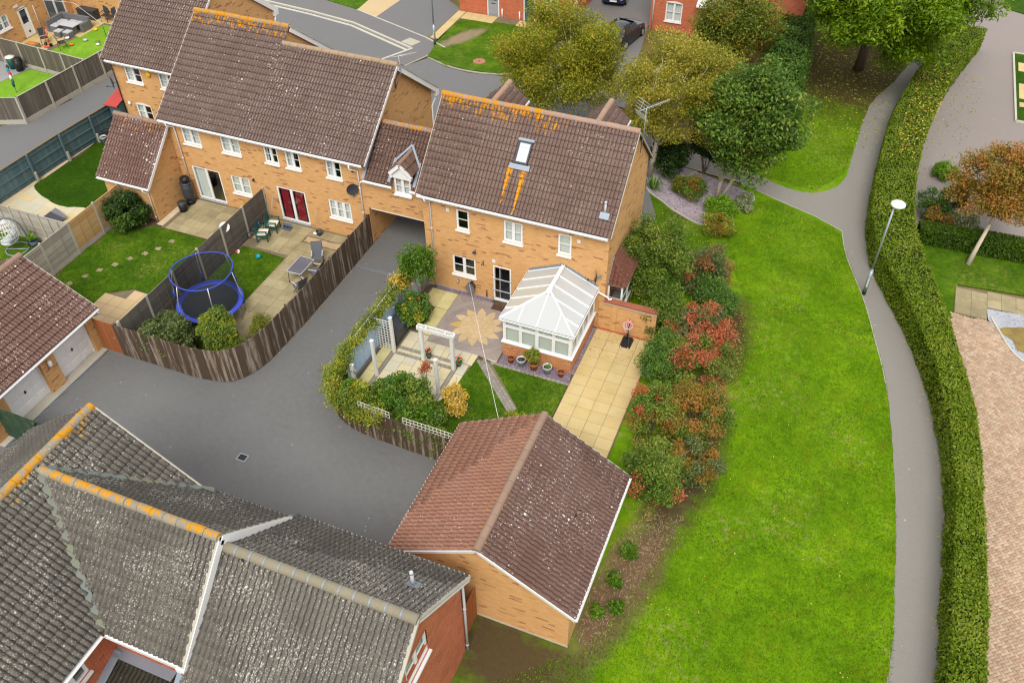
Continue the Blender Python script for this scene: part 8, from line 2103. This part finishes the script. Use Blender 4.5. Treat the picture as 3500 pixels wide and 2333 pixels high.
def egg_chair():
    t = thing('hanging_egg_chair', 'white wicker hanging egg chair on a grey curved stand', 'chair', (-20.85, -5.3, .05), rotz=.4)
    L('base_ring', MB().tube([(.55 * math.cos(k * math.pi / 14), .55 * math.sin(k * math.pi / 14), .03) for k in range(28)], .03, 8, closed=True).tube([(-.55, 0, .03), (.55, 0, .03)], .03, 8), 'steel', t)
    L('stand', MB().tube([(.5, .2, .03), (.62, .2, .8), (.55, .15, 1.5), (.3, .05, 1.85), (0, 0, 1.9), (-.15, 0, 1.8)], .035, 8), 'pot_blue', t)
    sh = MB()
    for k in range(16):
        a = -2.4 + k * 4.8 / 15; sh.tube([(.5 * math.cos(a) * math.sin(t_) - .15, .5 * math.sin(a) * math.sin(t_), 1.05 + .7 * math.cos(t_)) for t_ in [.05 + j * 2.3 / 8 for j in range(9)]], .012, 5)
    for j in range(6):
        t_ = .4 + j * .36; sh.tube([(.5 * math.cos(a) * math.sin(t_) - .15, .5 * math.sin(a) * math.sin(t_), 1.05 + .7 * math.cos(t_)) for a in [-2.4 + k * 4.8 / 15 for k in range(16)]], .012, 5)
    L('basket', sh, 'white', t)
    for (x, y, z, a, b, c) in ((-.2, 0, .55, .42, .42, .12), (.08, .15, .85, .15, .28, .25), (.05, -.2, .85, .15, .28, .25)): L('cushion', MB().ball((x, y, z), a, b, c, 14, 8), 'pale_grey', t)
    return t
egg_chair()
t = thing('leafy_pot_plant', 'lime green plant in a wire pot beside the egg chair', 'plant', (-20.3, -4.7, .05)); L('pot', MB().lathe((0, 0, 0), [(.2, 0), (.24, .3), (.22, .3), (.18, .02)], 14), 'pot_blue', t)
link_local('foliage', leaf_mesh('foliage', clump_points((0, 0, .55), (.25, .25, .25), 12, .12, 260, 303)[0], .14, .35), t, M['lf_lime'])
# far-left garden furniture
t = thing('corner_sofa', 'grey rattan corner sofa on the far-left patio', 'sofa', (-36.7, 15.9, .06))
L('base', MB().box(-1.1, -.35, -.8, .8, 0, .36).box(-.35, 1.3, .1, .8, 0, .36), 'mid_grey', t); L('back', MB().box(-1.15, -.95, -.85, .85, 0, .78).box(-.95, 1.35, .68, .88, 0, .78).box(1.15, 1.4, -.1, .68, 0, .6), 'mid_grey', t)
for (x, y) in ((-.62, -.45), (-.62, .2), (.1, .38), (.75, .38)): bevelled(L('cushion', MB().box(x - .3, x + .3, y - .28, y + .28, .36, .46), 'pale_grey', t), .03)
t = thing('rattan_table', 'grey rattan table in front of the corner sofa', 'table', (-36.2, 15.55, .06)); L('table_top', MB().box(-.6, .75, -.4, .3, .62, .66), 'pale_grey', t); L('base', MB().box(-.35, .5, -.25, .15, 0, .62), 'mid_grey', t)
for k, (x, y, lb) in enumerate([(-36.55, 14.85, 'grey rattan footstool nearer the white back door'), (-35.85, 14.95, 'grey rattan footstool nearer the artificial lawn')]):
    t = thing('footstool', lb, 'stool', (x, y, .06), 'rattan footstools'); L('body', MB().box(-.27, .27, -.25, .25, 0, .34), 'mid_grey', t); L('cushion', MB().box(-.26, .26, -.24, .24, .34, .4), 'pale_grey', t)
t = thing('storage_chest', 'dark rattan storage chest against the far brick wall', 'chest', (-36.7, 18.0, .06)); L('body', MB().box(-.75, .75, -.3, .28, 0, .6), 'dark_grey', t); L('lid', MB().box(-.78, .78, -.32, .3, .6, .68), 'dark_grey', t)
def bistro():
    t = thing('garden_chair', '', 'chair', (0, 0, 0))
    L('seat', MB().box(-.22, .22, -.22, .22, .42, .45), 'dark_grey', t); L('backrest', MB().obox((0, .27, .75), (.22, 0, 0), (0, .05, .25), (0, .01, -.003)), 'dark_grey', t)
    for sx in (-1, 1):
        for sy in (-1, 1): L('leg', MB().tube([(sx * .22, sy * .22, .44), (sx * .26, sy * .28, 0)], .015, 6), 'dark_grey', t)
        L('armrest', MB().bar((sx * .25, -.2, .64), (sx * .25, .25, .66), .03), 'dark_grey', t)
    return t
c0 = bistro()
for k, (x, y, a, lb) in enumerate([(-36.6, 13.5, .9, 'dark garden chair behind the red sack truck'), (-34.9, 13.35, 2.6, 'dark garden chair on the artificial lawn edge'), (-35.15, 18.0, .1, 'left of two dark chairs by the far wall'), (-34.55, 18.0, -.1, 'right of two dark chairs by the far wall')]):
    c = c0 if k == 0 else copy_tree(c0); c.location = (x, y, .06); c.rotation_euler = (0, 0, a); props(c, lb, group='dark chairs in the far-left garden')
t = thing('sack_truck', 'orange-red sack truck on the far-left patio', 'sack truck', (-36.1, 13.15, .06))
L('frame', MB().tube([(-.15, 0, .08), (-.15, .3, 1.15), (-.1, .36, 1.25), (.1, .36, 1.25), (.15, .3, 1.15), (.15, 0, .08)], .022, 6).bar((-.15, .1, .45), (.15, .1, .45), .03).bar((-.15, .2, .8), (.15, .2, .8), .03), 'orange_paint', t); L('toe_plate', MB().box(-.2, .2, -.22, .0, .04, .06), 'orange_paint', t)
for s in (-1, 1): L('wheel', MB().tube([(s * .2, .1, .12), (s * .27, .1, .12)], .12, 14), 'rubber', t)
t = thing('planter', 'wooden trough with orange flowers by the dividing fence', 'planter', (-36.9, 12.7, .06)); L('trough', MB().box(-.5, .4, -.25, .25, 0, .3), 'wood_brown', t); L('flowers', MB().ball((-.1, 0, .3), .35, .18, .08, 10, 5), 'petal_orange', t)
for k, (x, y, m, lb) in enumerate([(-34.3, 14.8, 'pale_grey', 'small grey toy on the artificial lawn'), (-33.3, 14.9, 'lf_lime', 'small green toy on the artificial lawn'), (-33.0, 14.6, 'white', 'white and pink toy bag on the artificial lawn'), (-34.7, 13.9, 'petal_orange', 'orange toy beside the garden chair'), (-34.8, 16.4, 'yellow', 'yellow toy at the edge of the artificial lawn'), (-35.7, 14.6, 'white', 'white toy beside the rattan footstools')]):
    t = thing('toy', lb, 'toy', (x, y, .06), 'toys on the artificial lawn'); L('body', MB().ball((0, 0, .08), .16, .12, .08, 10, 6), m, t); L('knob', MB().ball((.12, .05, .12), .06, n=8, m=5), 'petal_pink' if k == 2 else m, t)
for k, (x, y, m, lb) in enumerate([(-35.9, 9.85, 'green_paint', 'green compost bin with sacks against the dividing fence'), (-35.25, 9.75, 'black', 'black dustbin against the dividing fence')]):
    t = thing('dustbin', lb, 'bin', (x, y, .06)); L('body', MB().lathe((0, 0, 0), [(.25, 0), (.3, .75), (0, .75)], 16), m, t); L('lid', MB().lathe((0, 0, .75), [(.31, 0), (.31, .05), (0, .12)], 16), m if k else 'cushion', t)
t = thing('rotary_dryer', 'folded rotary clothes dryer hung with washing', 'clothes dryer', (-33.2, 7.3, .05)); L('pole', MB().tube([(0, 0, 0), (-.3, .3, 1.9)], .025, 8), 'steel', t)
for k, m in enumerate(['green_paint', 'pot_blue', 'white', 'red', 'teal', 'dark_grey']): L('laundry', MB().ball((-.05 * k, .05 * k + .04 * (k % 2), .55 + .2 * k), .1, .08, .2, 8, 6), m, t)
t = thing('washing_line', 'white washing line across the far-left patio', 'line', (-38.3, 15.1, 2.3)); MB().tube([(-38.3, 15.1, 2.3), (-36, 16.4, 1.9), (-33.3, 15.8, 1.0)], .012, 5).tube([(-38.3, 15.1, 2.3), (-36.2, 17, 2.1), (-33.6, 18.2, 2.0)], .012, 5).build('cord', M['white'], t); MB().tube([(-33.3, 15.8, .05), (-33.3, 15.8, 1.0)], .02, 6).build('prop', M['dark_grey'], t)

# cars across the road
def car(label, p, yaw, paint, plate_front=True):
    t = thing('parked_car', label, 'car', p, 'cars on the drives across the road', yaw)
    # side profile sections: (y, half width, bottom, waist, roof half width, roof height)
    S_ = [(-2.05, .62, .35, .62, .5, .66), (-1.9, .78, .24, .72, .64, .78), (-1.2, .86, .2, .86, .7, .92), (-.75, .88, .2, .92, .68, 1.02), (-.2, .88, .2, .94, .62, 1.42), (.6, .88, .2, .95, .62, 1.46), (1.3, .87, .2, .95, .6, 1.36), (1.8, .82, .24, .92, .6, 1.0), (2.0, .7, .35, .8, .55, .85)]
    vs, fs = [], []
    for y, w, b, wa, rw, rh in S_: vs += [(-w, y, b), (-w, y, (b + wa) / 2), (-w * .97, y, wa), (-rw, y, rh), (rw, y, rh), (w * .97, y, wa), (w, y, (b + wa) / 2), (w, y, b)]
    for i in range(len(S_) - 1):
        for k in range(7): fs.append((8 * i + k, 8 * i + k + 1, 8 * i + 9 + k, 8 * i + 8 + k))
    fs += [tuple(range(8))[::-1], tuple(range(8 * (len(S_) - 1), 8 * len(S_)))]
    o = L('body', MB().add(vs, [f[::-1] for f in fs], True), paint, t); m = o.modifiers.new('sub', 'SUBSURF'); m.levels = 1; m.render_levels = 2
    L('windscreen', MB().add([(-.62, -.72, 1.02), (.62, -.72, 1.02), (.56, -.24, 1.4), (-.56, -.24, 1.4)], [(0, 1, 2, 3)]), 'car_glass', t); L('rear_window', MB().add([(-.52, 1.36, 1.34), (.52, 1.36, 1.34), (.54, 1.76, 1.03), (-.54, 1.76, 1.03)], [(0, 1, 2, 3)]), 'car_glass', t)
    for s in (-1, 1):
        L('side_window', MB().add([(s * .84, -.6, .98), (s * .84, 1.3, 1.0), (s * .64, 1.05, 1.36), (s * .64, -.15, 1.37)], [(0, 1, 2, 3)]), 'car_glass', t)
        for y in (-1.3, 1.25):
            w = L('wheel', MB().tube([(s * .72, y, .31), (s * .9, y, .31)], .31, 18), 'rubber', t); L('rim', MB().tube([(s * .9, y, .31), (s * .91, y, .31)], .2, 14), 'alu', w)
        L('headlight', MB().ball((s * .56, -1.98, .6), .16, .06, .07, 10, 6), 'pale_grey', t); L('tail_light', MB().ball((s * .66, 1.92, .8), .1, .05, .12, 10, 6), 'red', t); L('mirror', MB().ball((s * .98, -.55, .98), .09, .06, .06, 8, 6), paint, t)
    L('number_plate', MB().box(-.26, .26, -2.09, -2.06, .42, .53), 'plate_white', t); L('number_plate', MB().box(-.26, .26, 2.0, 2.05, .5, .61), 'plate_yellow', t); L('bumper_strip', MB().box(-.7, .7, 1.98, 2.03, .36, .4), 'alu', t)
    L('grille', MB().box(-.4, .4, -2.07, -2.04, .56, .66), 'black', t)
    return t
car('navy blue car nose-on at the top of the drive across the road', (-1.95, 35.6, .004), .12, 'car_blue'); car('dark car with yellow rear plate half hidden by the birches', (.55, 28.6, .004), math.pi - .18, 'car_dark')
